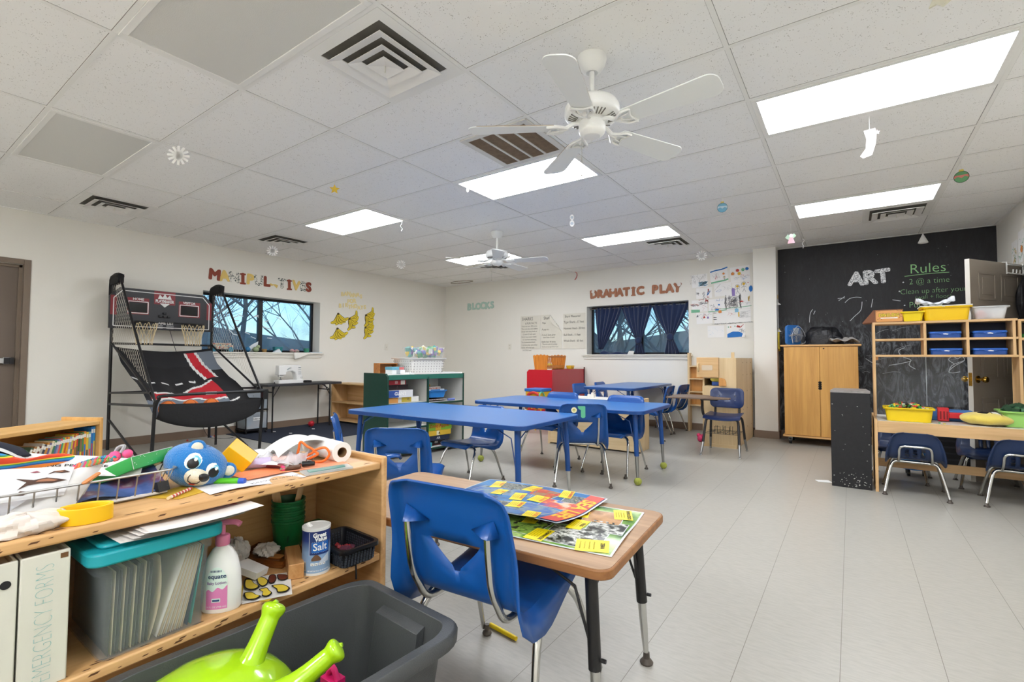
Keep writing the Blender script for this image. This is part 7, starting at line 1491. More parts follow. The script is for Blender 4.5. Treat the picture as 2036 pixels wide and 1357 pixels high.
# cups, sticks, green box, black basket, cord
for k in range(5):
    c_ = tag(MB().lathe([(0, .002), (.040, 0), (.0425, .006), (.0525, .098), (.055, .100), (.055, .106), (.052, .106), (.050, .098), (.0395, .008), (0, .008)], n=32).build('plastic_cup', M('#166a3a', .35), loc=(-1.625, .945, LZ+.017*k)), 'dark green plastic cup, %s of the nested stack' % ('lowest', 'second', 'third', 'fourth', 'topmost')[k], 'cup', 'nested green cups on the lower shelf')
MB().prism(rrect(.03, .02, .004, 2), .0006, Matrix(((.80, 0, .6, .0475), (-.6, 0, .8, .012-.040), (0, 1, 0, .05), (0, 0, 0, 1)))).build('cup_print', M('#0e4526', .5), bpy.data.objects['plastic_cup'])
for k, (dx, dy, lx, ly, w_) in enumerate(((-.012, -.020, -.004, -.030, .026), (.0, .012, .012, .045, .018), (-.01, .018, .004, .052, .016), (.012, .004, .02, .03, .012))):
    a_ = Vector((dx, dy, .0)); b_ = Vector((dx+lx, dy+ly, .175)); g = MB(); d_ = (b_-a_).normalized(); s_ = d_.cross(Vector((.9, -.42, 0))).normalized(); e_ = d_.cross(s_)
    vs = [p+s_*w_/2*i+e_*.0015*j for p in (a_, b_) for i in (-1, 1) for j in (-1, 1)]; g.add(vs, [(0, 1, 3, 2), (4, 6, 7, 5), (0, 4, 5, 1), (2, 3, 7, 6), (0, 2, 6, 4), (1, 5, 7, 3)])
    tag(g.build('wooden_stick', wood('#dcb98a', '#c79b62', 2, 2), loc=(-1.625, .945, LZ+.087)), ('broad wooden paint stick on the left in the green cups', 'wooden stick leaning right in the green cups, front one', 'wooden stick leaning right in the green cups, behind another', 'narrow pale wooden stick at the right rim of the green cups')[k], 'stick')
tag(MB().bb(-.035, .035, -.042, .042, 0, .055).build('green_box', M('#3f9a35', .4), loc=(-1.645, 1.058, LZ), bev=.006), 'bright green small box behind the salt canister', 'box')
basket('wire_basket', 'black perforated plastic basket at the right end of the lower shelf', onT(-1.405, 1.015, LZ, R(-4)), .20, .125, .062, M('#17181d', .35), .88, .003, 'basket', None, (16, 10, 6, .0055, M('#3b4048', .5)), .008)
pieces('basket_bits', 'small red and white bits inside the black basket', onT(-1.405, 1.015, LZ+.004), .15, .09, .008, 24, ['#a8323a', '#e0dfdc', '#6b3a4a'], .02, seed=14)
tag(MB().tube(crom([(-1.40, .975, LZ+.004), (-1.36, .955, LZ+.004), (-1.345, .985, LZ+.005), (-1.340, 1.005, LZ+.004), (-1.330, 1.008, LZ-.005), (-1.327, 1.008, LZ-.05)], 6), .0028, 6).build('black_lace', BLACK), 'thin black cord hanging over the lower shelf edge by the salt', 'cord')
# ---- on the top of the near shelf
t = thing('wire_tray', 'grey wire letter tray on the near shelf heaped with papers', 'tray', (-1.58, .24, TZ)); WR = M('#9b9a96', .35, .7)
g = MB(); x0, x1, y0, y1, h = -.125, .125, -.32, .30, .066
g.tube([(x1, y0, h), (x1, y1-.02, h), (x1-.02, y1, h), (x0, y1, h), (x0, y0, h)], .0028, 6, True).tube([(x1-.02, y0+.01, .004), (x1-.02, y1-.03, .004), (x0+.02, y1-.03, .004), (x0+.02, y0+.01, .004)], .0022, 6, True)
g.build('rim_wire', WR, t); g = MB()
for k in range(16): y = y0+.012+.037*k; g.tube([(x1, y, h), (x1-.018, y, .003), (x0+.018, y, .003), (x0, y, h)], .0018, 5)
for k in range(6): x = x0+.03+.038*k; g.tube([(x, y1, h), (x, y1-.028, .003), (x, y0+.02, .003)], .0016, 5)
g.build('side_wire', WR, t)
def sheet(name, label, cat, p00, p10, p01, p11, mat, bend=.0, fn=None, n=12, th=.0008, extra=None, grp=None):
    """paper spanned by four corner points (bottom left, bottom right, top left, top right) seen from its printed side"""
    A, B, C_, D_ = (Vector(p) for p in (p00, p10, p01, p11)); nn = (B-A).cross(C_-A).normalized()
    def q(u, v, d=0): return A.lerp(B, u).lerp(C_.lerp(D_, u), v)+nn*(bend*math.sin(PI*u)+(fn(u, v) if fn else 0)+d)
    g = MB().grid(lambda u, v: q(u, v), n, n)
    if extra: extra(g, q)
    return tag(g.build(name, mat, solid=0), label, cat, grp)
def qtext(g, q, mi, s, size, u, v, du, dv, d=.001, sx=1, off=0):
    g.m(mi).text(s, size, lambda p: q(u+p.x*sx*du, v+p.y*dv, d), off=off)
RAIN = bpy.data.materials.new('m_rainbow'); RAIN.use_nodes = True; _t = RAIN.node_tree; _w = nd(_t, 'ShaderNodeTexWave', Scale=5.5, Distortion=3.5); _w.inputs['Detail'].default_value = 1.0; _w.bands_direction = 'Z'; _tc = nd(_t, 'ShaderNodeTexCoord'); _t.links.new(_tc.outputs['Object'], _w.inputs[0]); _c = nd(_t, 'ShaderNodeValToRGB'); _c.color_ramp.interpolation = 'CONSTANT'; _e = _c.color_ramp.elements
for i, (p, h_) in enumerate(((0, '#e04a2a'), (.16, '#f0d23a'), (.30, '#3f9a4a'), (.45, '#2d8fd0'), (.72, '#2457a8'), (.88, '#f08a2a'))):
    x = _e[i] if i < 2 else _e.new(p); x.position = p; x.color = lin(h_)
_t.links.new(_w.outputs['Fac'], _c.inputs[0]); _t.links.new(_c.outputs[0], _t.nodes['Principled BSDF'].inputs['Base Color'])
tag(MB().grid(lambda u, v: Vector((-1.68+.10*math.sin(PI*v)*.5-.05*(1-v)+.015*math.sin(9*u), .12+.27*u, TZ+.045+.095*math.sin(PI*v*.9+.1)*(1-.45*u)+.008*math.sin(14*u+5*v))), 26, 16).build('striped_pouch', RAIN, solid=.004), 'rainbow striped fabric pouch in the wire tray at the left edge', 'pouch')
tag(MB().grid(lambda u, v: Vector((-1.70-.06*v, .10+.20*u-.03*v, TZ+.10+.065*math.sin(PI*min(1, .25+.6*u))*math.sin(PI*(.15+.85*v)*.6))), 14, 10).build('dark_pouch', M('#1f2330', .8), solid=.006), 'dark navy fabric behind the rainbow striped pouch', 'cloth')
sheet('white_sheet', 'curled white sheet above the dark cloth at the left edge', 'paper', (-1.70, .14, TZ+.145), (-1.675, .285, TZ+.10), (-1.79, .13, TZ+.155), (-1.76, .30, TZ+.115), M('#d9d8d6', .7), .02)
def ex(g, q):
    qtext(g, q, 1, 'SEWING PRACTICE', .017, .42, .50, 4.4, 8.5, .0015, 1.0, .0003)
sheet('practice_sheet', 'white sewing practice sheet standing up in the wire tray', 'paper', (-1.70, .262, TZ+.055), (-1.50, .468, TZ+.052), (-1.735, .285, TZ+.108), (-1.545, .492, TZ+.085), [M('#dcdbd9', .7), M('#222222', .7)], .012, lambda u, v: .02*max(0, .25-u)*v*4, 14, extra=ex)
def ex2(g, q):
    g.m(1)
    for pts in ([(.70, .30), (.76, .42), (.83, .46), (.90, .44), (.985, .52), (.93, .58), (.86, .64), (.79, .58), (.69, .66), (.75, .52)], [(.86, .74), (.89, .84), (.95, .88), (.985, .80), (.94, .77), (.90, .80)], [(.68, .14), (.72, .26), (.77, .22), (.74, .12)]): g.f([g.bm.verts.new(q(u, v, .0015)) for u, v in pts])
    g.m(2)
    for pts in ([(.80, .50), (.86, .50), (.91, .49), (.93, .53), (.87, .59), (.82, .57)], [(.895, .82), (.94, .80), (.955, .84), (.92, .85)]): g.f([g.bm.verts.new(q(u, v, .0024)) for u, v in pts])
    g.m(3); g.f([g.bm.verts.new(q(u, v, .0015)) for u, v in ((.76, .84), (.80, .87), (.82, .83), (.79, .81))])
sheet('picture_sheet', 'white sheet with a brown winged creature at the front of the wire tray', 'paper', (-1.47, .06, TZ+.035), (-1.465, .315, TZ+.045), (-1.60, .04, TZ+.100), (-1.50, .34, TZ+.100), [M('#d6d6d8', .7), M('#4b342b', .7), M('#9a6a4f', .7), M('#8a4050', .7)], .012, None, 14, extra=ex2)
for k, (o_, lab_) in enumerate(((0, 'white paper slanting up in the wire tray, frontmost'), (.02, 'cream paper slanting up in the wire tray, behind the first'), (.045, 'white paper slanting up under the green box'))):
    sheet('slanted_paper', lab_, 'paper', (-1.465-o_, .20+o_, TZ+.008), (-1.462-o_, .33+o_*.5, TZ+.012), (-1.52-o_, .33, TZ+.085-.01*k), (-1.49-o_, .395, TZ+.105-.012*k), M(['#d3d2d0', '#c9bda8', '#d6d5d2'][k], .7), .010)
g = MB(); r_ = random.Random(21); YP = crom([(-1.597, .292, TZ+.052), (-1.552, .322, TZ+.076), (-1.507, .352, TZ+.100), (-1.475, .376, TZ+.112), (-1.445, .398, TZ+.118)], 7); cols = ['#d94f7a', '#2f8f9a', '#8f9aa2', '#d98a4a', '#4a63a0', '#7fae5a', '#e06a5a']
for k in range(3):
    for i in range(len(YP)-1):
        t_ = i/(len(YP)-1); ph = 2*PI*(i*.32+k/3); o = Vector((.006*math.cos(ph), .002, .006*math.sin(ph))); ph2 = 2*PI*((i+1)*.32+k/3); o2 = Vector((.006*math.cos(ph2), .002, .006*math.sin(ph2))); g.m((i//2+k*2) % 7).cyl(YP[i]+o, YP[i+1]+o2, .0052, n=7)
tag(g.build('yarn_braid', [M(c, .95) for c in cols]), 'multicoloured yarn braid lying over the papers in the wire tray', 'yarn')
g = MB().tube(crom([(-1.455, .400, TZ+.12), (-1.462, .410, TZ+.138), (-1.452, .420, TZ+.142), (-1.448, .412, TZ+.126)], 4), .004, 6)
tag(g.build('yarn_loop', M('#9a9a9c', .95)), 'grey yarn loop sticking up at the end of the braid', 'yarn')
tag(MB().ball((0, 0, 0), .013, 10).ball((.01, .022, .004), .011, 10).build('pompom', M('#e0588a', .95), loc=(-1.452, .402, TZ+.120)), 'pink and coral pompoms at the end of the yarn braid', 'pompom')
tag(MB().prism(rrect(.014, .04, .007, 4), .003, Matrix.Rotation(.5, 4, 'X')).build('wood_tongue', M('#b8743f', .6), loc=(-1.452, .36, TZ+.075), rz=.3), 'brown wooden craft stick tip among the slanted papers', 'stick')
t = thing('green_carton', 'flat green cardboard box leaning up in the wire tray', 'box', (-1.496, .452, TZ+.0725)); GC = M('#2f9a47', .3)
Lv, Wv, Hv = Vector((-.112, -.076, -.060)), Vector((-.072, .118, .002)), Vector((-.016, -.002, .030))
def cq(a, b, c): return Lv*a+Wv*b+Hv*c
g = MB(); g.add([cq(a, b, c) for c in (0, 1) for b in (0, 1) for a in (0, 1)], [(0, 2, 3, 1), (4, 5, 7, 6), (0, 1, 5, 4), (2, 6, 7, 3), (0, 4, 6, 2), (1, 3, 7, 5)]); g.build('carton', GC, t, bev=.0015)
g = MB(); e2 = -.012; r_ = random.Random(5)
def cf(u0, u1, v0, v1): g.f([g.bm.verts.new(cq(e2, u, v)) for u, v in ((u0, v0), (u1, v0), (u1, v1), (u0, v1))])
cf(0, .012, 0, 1); cf(0, 1, .96, 1.0)
for i in range(18): u, v, q_ = r_.uniform(.02, .9), r_.uniform(.05, .9), r_.uniform(.006, .02); cf(u, u+q_, v, v+q_*3)
g.build('worn_edge', M('#d9dfd6', .6), t)
tag(MB().grid(lambda u, v: Vector((-1.60+.13*u, .33+.19*v, TZ+.018+.055*v*(1-u)+.008*math.sin(7*v))), 10, 10).build('blue_folder', sp([(.35, '#2b3f78'), (.5, '#5a6fa8'), (.62, '#7d4a66'), (.75, '#d6d4d4')], 14, .3)), 'dark blue glossy sheets under the green box in the wire tray', 'paper')
tag(MB().bb(-.10, .10, -.15, .24, 0, .006).build('paper_pad', M('#d7d9dd', .7), loc=(-1.57, .28, TZ+.006)), 'pale paper pad lying flat in the bottom of the wire tray', 'paper')
tag(MB().bb(-.045, .045, -.075, .075, 0, .005).build('blue_mat', M('#4a5568', .8, var=(120, .3)), loc=(-1.425, .29, TZ), rz=.15), 'grey blue flecked pad sticking out under the front of the wire tray', 'mat')
t = thing('binder_clip', 'black binder clip on the papers at the right end of the wire tray', 'clip', (-1.475, .508, TZ+.011), R(20))
MB().prism([(-.012, 0), (.012, 0), (.004, .024), (-.004, .024)], .03, Matrix(((1, 0, 0, 0), (0, 0, -1, .015), (0, 1, 0, 0), (0, 0, 0, 1)))).build('clip_body', BLACK, t); MB().tube(crom([(.004, -.008, .024), (.012, -.01, .05), (.014, 0, .058), (.012, .01, .05), (.004, .008, .024)], 4), .0012, 5).build('clip_wire', CHROME, t)
t = thing('pencil', 'red and white striped pencil lying by the wire tray end', 'pencil', (-1.425, .527, TZ+.006), R(-52)); g = MB()
for k in range(14): g.m(k % 2).cyl((-.055+.006*k, 0, 0), (-.049+.006*k, 0, 0), .0042, n=8)
g.build('pencil_body', [M('#c23a3a', .5), M('#ead9d0', .5)], t); MB().cyl((.029, 0, 0), (.037, 0, 0), .0042, n=8).build('eraser', M('#e3c9a0', .7), t)
tag(MB().prism([(-.06, -.06), (.05, -.05), (.06, .05), (-.05, .06)], .0012).build('yellow_sheet', M('#c9a22f', .6), loc=(-1.46, .545, TZ), rz=.4), 'yellow paper under the front left of the blue plush bear', 'paper')
crumple('tissue_wad', 'crumpled cream tissue at the left front of the near shelf', (-1.395, .243, TZ), .050, .072, .023, '#d3c8be', 31, 'tissue', .22)
tag(MB().lathe([(.036, 0), (.042, 0), (.042, .034), (.036, .034), (.034, .030), (.034, .004), (.036, 0)], n=48, sy=1.12, sx=.8).build('tape_roll', M('#f0b90f', .35), loc=(-1.375, .333, TZ), rz=R(-20), bev=.001), 'yellow plastic ring at the front of the near shelf', 'ring')
# plush bear
t = thing('plush_bear', 'blue plush bear head toy with big eyes on the near shelf', 'plush toy', (-1.515, .612, TZ)); BL = M('#1273bb', .95, bump=(260, .5), var=(30, .12), sheen=.5); CR = M('#e3dcc8', .95, bump=(260, .4))
fw = Vector((.90, -.28, .02)).normalized(); rt = Vector((.30, .87, -.40)); rt = (rt-fw*rt.dot(fw)).normalized(); upv = rt.cross(fw); upv = -upv if upv.z < 0 else upv
HC = Vector((-.004, -.008, .055)); HM = Matrix((( rt.x, upv.x, fw.x, HC.x), (rt.y, upv.y, fw.y, HC.y), (rt.z, upv.z, fw.z, HC.z), (0, 0, 0, 1)))
rx, ry, rzz = .080, .060, .066
def hs(x, y, d=0):      # point on the face at (x right, y up)
    k = 1-(x/rx)**2-(y/ry)**2; return Vector((x, y, rzz*math.sqrt(max(.02, k))+d))
MB().grid(lambda u, v: HM @ Vector((rx*math.cos(2*PI*u)*math.sin(PI*v)**.85*(1+.05*math.cos(2*PI*u-1)), ry*math.sin(2*PI*u)*math.sin(PI*v)**.85, -rzz*math.cos(PI*v))), 40, 24, closeu=True).build('head', BL, t, weld=.0003)
def dome(x, y, a, b, hgt, mi, g, tilt=0, d=.001, n=20):
    c, s = math.cos(tilt), math.sin(tilt); rings = []
    for k in (0, .35, .7, .92, 1.0):
        rings.append([g.bm.verts.new(HM @ hs(x+k*(a*math.cos(w)*c-b*math.sin(w)*s), y+k*(a*math.cos(w)*s+b*math.sin(w)*c), d+hgt*(1-k**2.2))) for w in (2*PI*i/n for i in range(n))] if k else [g.bm.verts.new(HM @ hs(x, y, d+hgt))])
    g.m(mi)
    for A, B in zip(rings, rings[1:]):
        for i in range(n):
            j = (i+1) % n
            if len(A) == 1: g.f((A[0], B[i], B[j]))
            else: g.f((A[i], B[i], B[j], A[j]))
EY = [M('#f0efe9', .5), M('#6cc3dc', .5), BLACK]
for x, y, tl in ((-.018, .018, -.1), (.040, .008, .15)):
    g = MB(); dome(x, y, .0215, .026, .002, 2, g, tl, .0006); dome(x, y, .0205, .025, .003, 0, g, tl, .0014); dome(x+.002, y-.003, .0165, .0205, .003, 1, g, tl, .0022); dome(x+.002, y-.006, .0140, .0165, .003, 2, g, tl, .0030); dome(x+.004, y+.004, .004, .005, .002, 0, g, tl, .0062); g.build('eye', EY, t)
g = MB(); dome(.010, -.024, .032, .025, .020, 0, g, -.1); g.build('muzzle', CR, t); g = MB(); dome(.022, -.017, .014, .012, .010, 0, g, 0, .017); g.build('nose', BLACK, t)
g = MB(); MP = lambda x, y: HM @ (hs(x, y, .0)+Vector((0, 0, .020*(1-min(1, ((x-.012)/.034)**2+((y+.026)/.026)**2)**1.1)+.0025)))
g.tube([MP(.018, -.028), MP(.014, -.036), MP(.002, -.040), MP(-.008, -.036), MP(-.012, -.026), MP(-.010, -.018)], .0012, 5); g.m(1).f([g.bm.verts.new(MP(x, y)+fw*.0006) for x, y in ((.013, -.037), (.010, -.045), (.0, -.046), (-.003, -.040))]); g.build('mouth', [BLACK, M('#c8323a', .6)], t)
for x, y, a_ in ((-.020, .047, .4), (.080, .010, -1.15)):
    m_ = HM @ Matrix.Translation((x, y, .030 if x < 0 else .018)) @ Matrix.Rotation(a_, 4, 'Z'); e_ = MB().grid(lambda u, v: m_ @ Vector((.023*math.cos(2*PI*u)*math.sin(PI*v), .023*math.sin(2*PI*u)*math.sin(PI*v), -.009*math.cos(PI*v))), 20, 10, closeu=True).build('ear', BL, t)
    MB().grid(lambda u, v: m_ @ Vector((.015*math.cos(2*PI*u)*math.sin(PI*v), .002+.015*math.sin(2*PI*u)*math.sin(PI*v), .005-.008*math.cos(PI*v))), 18, 10, closeu=True).build('inner_ear', CR, e_)
g = MB()
for pts in ([(.035, .046), (.045, .050), (.040, .034)], [(-.05, .004), (-.036, .008), (-.038, .0), (-.05, -.002)], [(.0, .056), (.012, .060), (.010, .050)]): g.f([g.bm.verts.new(HM @ hs(x, y, .0012)) for x, y in pts])
g.build('stripe', BLACK, t)
# yellow carton, marker, sheets, clips
t = thing('yellow_carton', 'yellow cardboard box tipped up behind the plush bear', 'box', (-1.585, .755, TZ+.051)); Y3 = Matrix.Rotation(R(58), 3, 'Z') @ Matrix.Rotation(R(42), 3, 'Y') @ Matrix.Rotation(R(12), 3, 'X')
g = MB(); g.add([Y3 @ Vector((x, y, z)) for z in (-.02, .02) for y in (-.042, .042) for x in (-.042, .042)], [(0, 2, 3, 1), (4, 5, 7, 6), (0, 1, 5, 4), (2, 6, 7, 3), (0, 4, 6, 2), (1, 3, 7, 5)]); g.build('carton', M('#f0b40f', .4), t, bev=.0015)
g = MB(); g.add([Y3 @ Vector((x, y, z)) for z in (-.021, .0205) for y in (.0421, .043) for x in (-.042, .042)], [(0, 2, 3, 1), (4, 5, 7, 6), (0, 1, 5, 4), (2, 6, 7, 3), (0, 4, 6, 2), (1, 3, 7, 5)]); g.build('carton_flap', M('#3a3020', .6), t)
t = thing('marker', 'bright green marker with blue cap beside the plush bear', 'marker', (-1.437, .668, TZ+.009), R(36)); MB().cyl((-.05, 0, 0), (.018, 0, 0), .0085, n=14).build('barrel', M('#56b81f', .4), t); MB().cyl((.018, 0, 0), (.034, 0, 0), .0092, .0085, 14).build('cap', M('#2a52b8', .4), t)
g = MB().grid(lambda u, v: Vector((-.08+.145*v, -.13+.26*u, .0015+.010*v*math.sin(PI*u)*0+.004*math.sin(6*u)*v)), 16, 10); g.m(1)
for k in range(6): pl(g, Matrix.Translation((0, 0, .0035)), [(-.07+.016*k, -.11), (-.06+.016*k, -.03), (-.075+.016*k, .03), (-.06+.016*k, .09)], .0012, .001+.0008*k, 5)
g.text('SEWING PRACTICE', .0165, Matrix.Translation((.052, .045, .0072)) @ Matrix.Rotation(R(-90), 4, 'Z'), off=.0002)
tag(g.build('practice_sheet', [M('#e6e4e6', .7), M('#3a3a40', .7)], loc=(-1.425, .715, TZ), rz=R(-4)), 'white sewing practice sheet lying flat in front of the bear and marker', 'paper')
tag(MB().prism([(-.06, -.09), (.05, -.10), (.06, .02), (-.05, .05)], .0012).build('orange_paper', M('#ef9060', .65), loc=(-1.495, .80, TZ+.0045), rz=R(8)), 'orange paper under the yellow box', 'paper')
tag(MB().prism([(-.09, -.09), (.05, -.10), (.055, .10), (-.05, .09)], .0012).build('orange_paper', M('#f0a07c', .65), loc=(-1.465, .935, TZ+.003), rz=R(-14)), 'salmon orange paper under the orange cord', 'paper')
g = MB().prism([(-.03, -.075), (.03, -.08), (.035, .07), (-.02, .08)], .006); g.m(1).prism([(-.012, -.06), (.018, -.065), (.022, .05), (-.008, .06)], .002, Matrix.Translation((0, 0, .0061)))
tag(g.build('clear_packet', [M('#d8dcda', .12, alpha=.6), M('#5f8f86', .4)], loc=(-1.372, .925, TZ+.0005), rz=R(-8)), 'clear plastic packet with green strips at the shelf front edge', 'packet')
t = thing('paper_roll', 'white paper roll with a cardboard core at the right end of the near shelf', 'paper roll', (-1.545, 1.035, TZ), R(-7)); g = MB()
g.lathe([(.017, -.115), (.0345, -.115), (.0345, .115), (.017, .115)], (0, 0, .0355), 40, rot=(0, PI/2, 0)); g.build('paper_wound', M('#eceae6', .75), t); MB().lathe([(.0172, -.1152), (.0158, -.1152), (.0158, .1152), (.0172, .1152)], (0, 0, .0355), 32, rot=(0, PI/2, 0)).build('core', M('#8a6a47', .8), t)
MB().grid(lambda u, v: Vector((-.115+.14*u+.01*v, -.02-.16*v, .068+.030*math.sin(PI*v*.8)*(.4+.6*math.sin(PI*min(1, u*1.1)))+.012*math.sin(8*u+2*v)*v-.055*v**2*(1-.35*u))), 26, 22).build('loose_end', M('#eae8e5', .75), t, solid=.0008)
tag(MB().grid(lambda u, v: Vector((.11*(2*u-1), .10*(2*v-1), .018+.020*math.sin(3.1*u+1)*math.sin(PI*v)+.006*math.sin(19*u+3*v)*math.sin(13*v))), 26, 22).build('tissue_paper', M('#e6e3e2', .8), loc=(-1.60, .865, TZ+.004), rz=.5), 'crumpled white tissue paper spread behind the clear bag', 'paper')
t = thing('craft_bag', 'clear bag of pinkish rolled craft pieces in front of the paper roll', 'bag', (-1.545, .885, TZ+.006), R(35))
for k in range(2): MB().lathe([(0, -.05), (.013, -.05), (.014, .05), (0, .05)], (.0, -.016+.028*k, .016), 14, rot=(0, PI/2, 0)).build('rolled_piece', M('#d9bcb6', .8), t)
MB().grid(lambda u, v: Vector((.075*(2*u-1), .05*(2*v-1), .034+.012*math.sin(11*u)*math.sin(7*v)+.006*math.sin(27*u+9*v)-.024*(2*v-1)**2)), 24, 16).build('plastic_film', M('#e6e8ee', .08, alpha=.38, bump=(40, .8)), t)
tag(MB().tube(crom([(-1.535, .916, TZ+.016), (-1.528, .920, TZ+.05), (-1.522, .923, TZ+.075), (-1.505, .937, TZ+.06), (-1.486, .950, TZ+.045), (-1.505, .935, TZ+.028), (-1.535, .916, TZ+.014), (-1.517, .929, TZ+.012), (-1.476, .957, TZ+.033), (-1.484, .951, TZ+.046), (-1.455, .971, TZ+.056), (-1.443, .980, TZ+.034), (-1.460, .970, TZ+.012), (-1.487, .951, TZ+.008), (-1.52, .93, TZ+.014)], 7), .0042, 8).build('orange_rope', M('#e8712a', .6)), 'orange cord coiled in loops on top of the near shelf', 'cord')
t = thing('key_clips', 'metal clips and black tool tangled under the orange cord', 'clips', (-1.475, .905, TZ+.006), R(40))
for k, (x, y) in enumerate(((-.02, .0), (.0, .012), (.018, -.004))): MB().tube(crom([(x-.012, y, .006), (x, y+.008, .014), (x+.014, y, .008), (x, y-.008, .005)], 4, True), .003, 6, True).build('metal_clip', CHROME, t)
MB().cyl((.005, -.022, .009), (.042, -.018, .010), .009, .007, 10).build('black_tool', BLACK, t)
t = thing('keychain', 'keychain with red and brown straps on the near shelf', 'keychain', (-1.515, .835, TZ+.006), R(30))
MB().prism(rrect(.06, .022, .006, 3), .012).build('red_strap', M('#7a3038', .4), t, bev=.003); MB().tube(crom([(.03, 0, .008), (.045, -.012, .012), (.052, -.03, .010), (.042, -.04, .006), (.036, -.02, .007)], 4), .006, 7, flat=.6).build('hook', M('#b9b3a6', .3, .8), t)
t = thing('leather_fob', 'dark brown leather fob with pink tie on the near shelf', 'fob', (-1.455, .853, TZ+.006), R(70)); MB().prism(rrect(.055, .024, .010, 4), .010).build('leather', M('#5a3a28', .4), t, bev=.003); MB().bb(-.03, -.02, -.014, .014, 0, .014).build('pink_tie', M('#d43f70', .5), t, bev=.002)
tag(MB().cyl((-.03, 0, .016), (.035, 0, .016), .016, n=18).build('lilac_roll', M('#c4b6d6', .6), loc=(-1.555, .80, TZ+.006), rz=R(60)), 'lilac paper tube right of the yellow box', 'tube')
# ---- grey tote with a green inflatable
t = thing('storage_tote', 'large grey plastic storage tote in front of the near shelf', 'tote', (-1.075, .642, 0), R(-4)); GT = M('#4a4c4d', .45, bump=(300, .15), var=(6, .08))
W_, L_, H_ = .405, .64, .405; g = MB(); P = rrect(1, 1, .13, 6); n = len(P)
def ring(sx, sy, z): return [g.bm.verts.new((x*sx, y*sy, z)) for x, y in P]
rs_ = [ring(W_*.80, L_*.84, .006), ring(W_*.985, L_*.985, H_-.035), ring(W_, L_, H_), ring(W_+.045, L_+.05, H_), ring(W_+.055, L_+.06, H_-.008), ring(W_+.052, L_+.058, H_-.034)]; g.f(rs_[0][::-1])
for A, B in zip(rs_, rs_[1:]):
    for i in range(n): g.f((A[i], A[(i+1) % n], B[(i+1) % n], B[i]))
g.build('tote_body', GT, t, solid=.004, bev=.002)
g = MB(); y_ = L_/2-.012; g.add([(-.08, y_+.005, H_-.03), (.10, y_+.005, H_-.03), (.10, y_-.022, H_-.04), (-.08, y_-.022, H_-.04), (-.085, y_-.03, .12), (.105, y_-.03, .12), (-.085, y_-.055, .12), (.105, y_-.055, .12)], [(0, 1, 2, 3), (3, 2, 7, 6), (0, 3, 6, 4), (1, 5, 7, 2)]); g.build('handle_recess', GT, t, solid=.003, bev=.004)
t = thing('inflatable_toy', 'bright lime green inflatable toy with two stubby arms in the tote', 'inflatable', (-1.16, .50, .275)); LM = M('#a6d31c', .16, coat=.5)
def infl(u, v): 
    a, b = 2*PI*u, PI*v; k = 1+.012*math.cos(10*a)
    return Vector((.165*k*math.cos(a)*math.sin(b)**.8, .19*k*math.sin(a)*math.sin(b)**.8, -.145*math.cos(b)))
MB().grid(infl, 48, 24, closeu=True).build('body', LM, t)
def arm(p, q, rad, name='arm'):
    p, q = Vector(p)-Vector((-1.16, .50, .275)), Vector(q)-Vector((-1.16, .50, .275)); d = (q-p); pts = [p-d*.25, p-d*.05, p+d*.15, p+d*.45, p+d*.72, p+d*.84, p+d*.95, p+d*1.03, p+d*1.06]
    a_ = MB().tube(crom(pts, 3), [x for x in [rad*1.7, rad*1.6, rad*1.5, rad*1.4, rad*1.3, rad*1.2, rad*1.12, rad*1.06, rad, rad*.97, rad*.95, rad*.93, rad*.92, rad*.90, rad*.92, rad*1.0, rad*1.10, rad*1.16, rad*1.18, rad*1.14, rad*1.05, rad*.85, rad*.65, rad*.4, rad*.12]], 18).build(name, LM, t)
    MB().tube([q+Vector((-.004, 0, .002)), q+d.normalized()*.010], [.008, .005], 8).build('seam_tip', LM, a_)
arm((-1.135, .575, .395), (-1.150, .640, .500), .0235); arm((-1.015, .610, .375), (-.968, .690, .437), .0225)
tag(MB().box((0, 0, .02), (.05, .035, .03)).tube(crom([(-.02, 0, .03), (0, .0, .055), (.02, 0, .03)], 4), .008, 6).build('pink_toy', M('#d81f6a', .4), loc=(-1.03, .72, .30), bev=.004), 'magenta plastic toy down in the grey tote beside the inflatable', 'toy')
# ---- bookcase with paperbacks behind the near shelf
BA = Vector((-3.53, .20)); BB_ = Vector((-4.05, 1.055)); e_ = (BB_-BA).normalized(); ang2 = math.atan2(e_.y, e_.x); LB = (BB_-BA).length
t = thing('bookcase', 'honey wood bookcase holding a row of paperbacks, behind the near shelf', 'shelf', (BA.x, BA.y, 0), ang2); HB = wood('#dcb171', '#c9974f', 0, .8, .45); HBZ = wood('#d9ac6b', '#c4924c', 2, .8, .45)
MB().bb(LB-.022, LB, 0, .28, 0, .70).build('side_panel', HBZ, t, bev=.004); MB().bb(-.02, .0, 0, .28, 0, .70).build('side_panel', HBZ, t, bev=.004); MB().bb(0, LB-.022, .005, .28, .655, .678).build('top', HB, t, bev=.003)
MB().bb(0, LB-.022, .265, .28, .05, .655).build('back_panel', wood('#c98f48', '#b57c38', 0, .8, .45), t); MB().bb(0, LB-.022, .01, .265, .395, .415).build('shelf', HB, t); MB().bb(0, LB-.022, .01, .265, .05, .07).build('bottom_shelf', HB, t)
bcol = ['#2f8fd0', '#2a6fb8', '#7fa9a2', '#d9b93a', '#e08a2a', '#4a8a4a', '#8a6a4a', '#2f5a34', '#c8442f', '#e0a02a', '#b94a5a', '#c9b64a', '#8f96b8', '#e8a41a', '#c9562a', '#d9c23a', '#3f9a7a', '#e05a4a', '#9a8fa8', '#5a6f9a', '#4a7a5a', '#d9c9a0', '#6a5f8a', '#c98a3a', '#3a3f4a', '#b9b4a8', '#7a3a2a', '#d9d4c0', '#9a6a3a', '#4a5f4a']
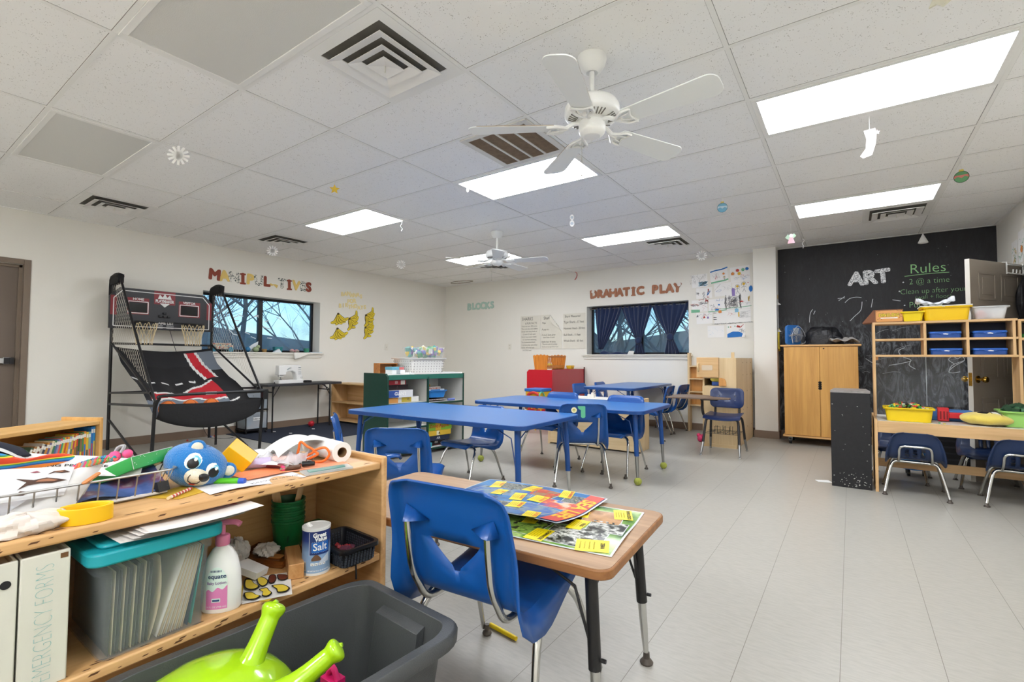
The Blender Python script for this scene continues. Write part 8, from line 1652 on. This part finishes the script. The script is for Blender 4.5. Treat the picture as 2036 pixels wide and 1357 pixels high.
BM4 = Matrix.Translation((BA.x, BA.y, .4155)) @ Matrix.Rotation(ang2, 4, 'Z'); x_ = LB-.026; r_ = random.Random(17); cn = {'#2f8fd0': 'bright blue'}
names = ['bright blue', 'blue', 'grey green', 'yellow', 'orange', 'green', 'brown', 'dark green', 'red', 'amber', 'rose', 'mustard', 'lavender grey', 'golden', 'rust', 'lemon', 'teal green', 'coral', 'mauve', 'slate blue', 'moss green', 'cream', 'purple', 'tan', 'charcoal', 'pale grey', 'maroon', 'ivory', 'ochre', 'dull green']
for i in range(30):
    th_ = r_.uniform(.012, .017); hb = .205-.0014*i+r_.uniform(-.006, .006) if i > 1 else .228; lean = 0 if i < 5 else min(.42, .018*(i-4)); dp = r_.uniform(.11, .125)
    m_ = BM4 @ Matrix.Translation((x_, .03, 0)) @ Matrix.Rotation(lean, 4, 'Y'); x_ -= th_/math.cos(lean)+.0008
    g = MB().bb(-th_, 0, 0, dp, 0, hb); g.m(1); f_ = Matrix(((1, 0, 0, -th_/2), (0, 0, -1, -.0006), (0, 1, 0, 0), (0, 0, 0, 1))); q_ = r_.uniform(.35, .6); g.flat([(-th_*.32, hb*.12), (th_*.32, hb*.12), (th_*.32, hb*q_), (-th_*.32, hb*q_)], f_); g.m(2).flat([(-th_*.4, hb*.82), (th_*.4, hb*.82), (th_*.4, hb*.93), (-th_*.4, hb*.93)], f_)
    o = g.build('paperback', [M(bcol[i], .5), M(bcol[(i*7+3) % 30], .6), M('#e6e2d6', .6)], loc=None); o.matrix_world = m_ @ Matrix.Translation((0, 0, th_*math.sin(lean)))
    tag(o, '%s paperback, %s from the right end of the bookcase row' % (names[i], (ORD[i] if i < 20 else 'twenty-'+ORD[i-20] if i < 29 and i > 19 else 'thirtieth').replace('twenty-first', 'twenty-first')), 'book', 'paperbacks in the honey wood bookcase')
o = MB().bb(-.022, 0, 0, .14, 0, .16).build('paperback', M('#3f6f45', .5)); o.matrix_world = BM4 @ Matrix.Translation((x_-.06, .03, .03)) @ Matrix.Rotation(.85, 4, 'Y'); tag(o, 'thick green book fallen sideways at the left end of the row', 'book', 'paperbacks in the honey wood bookcase')
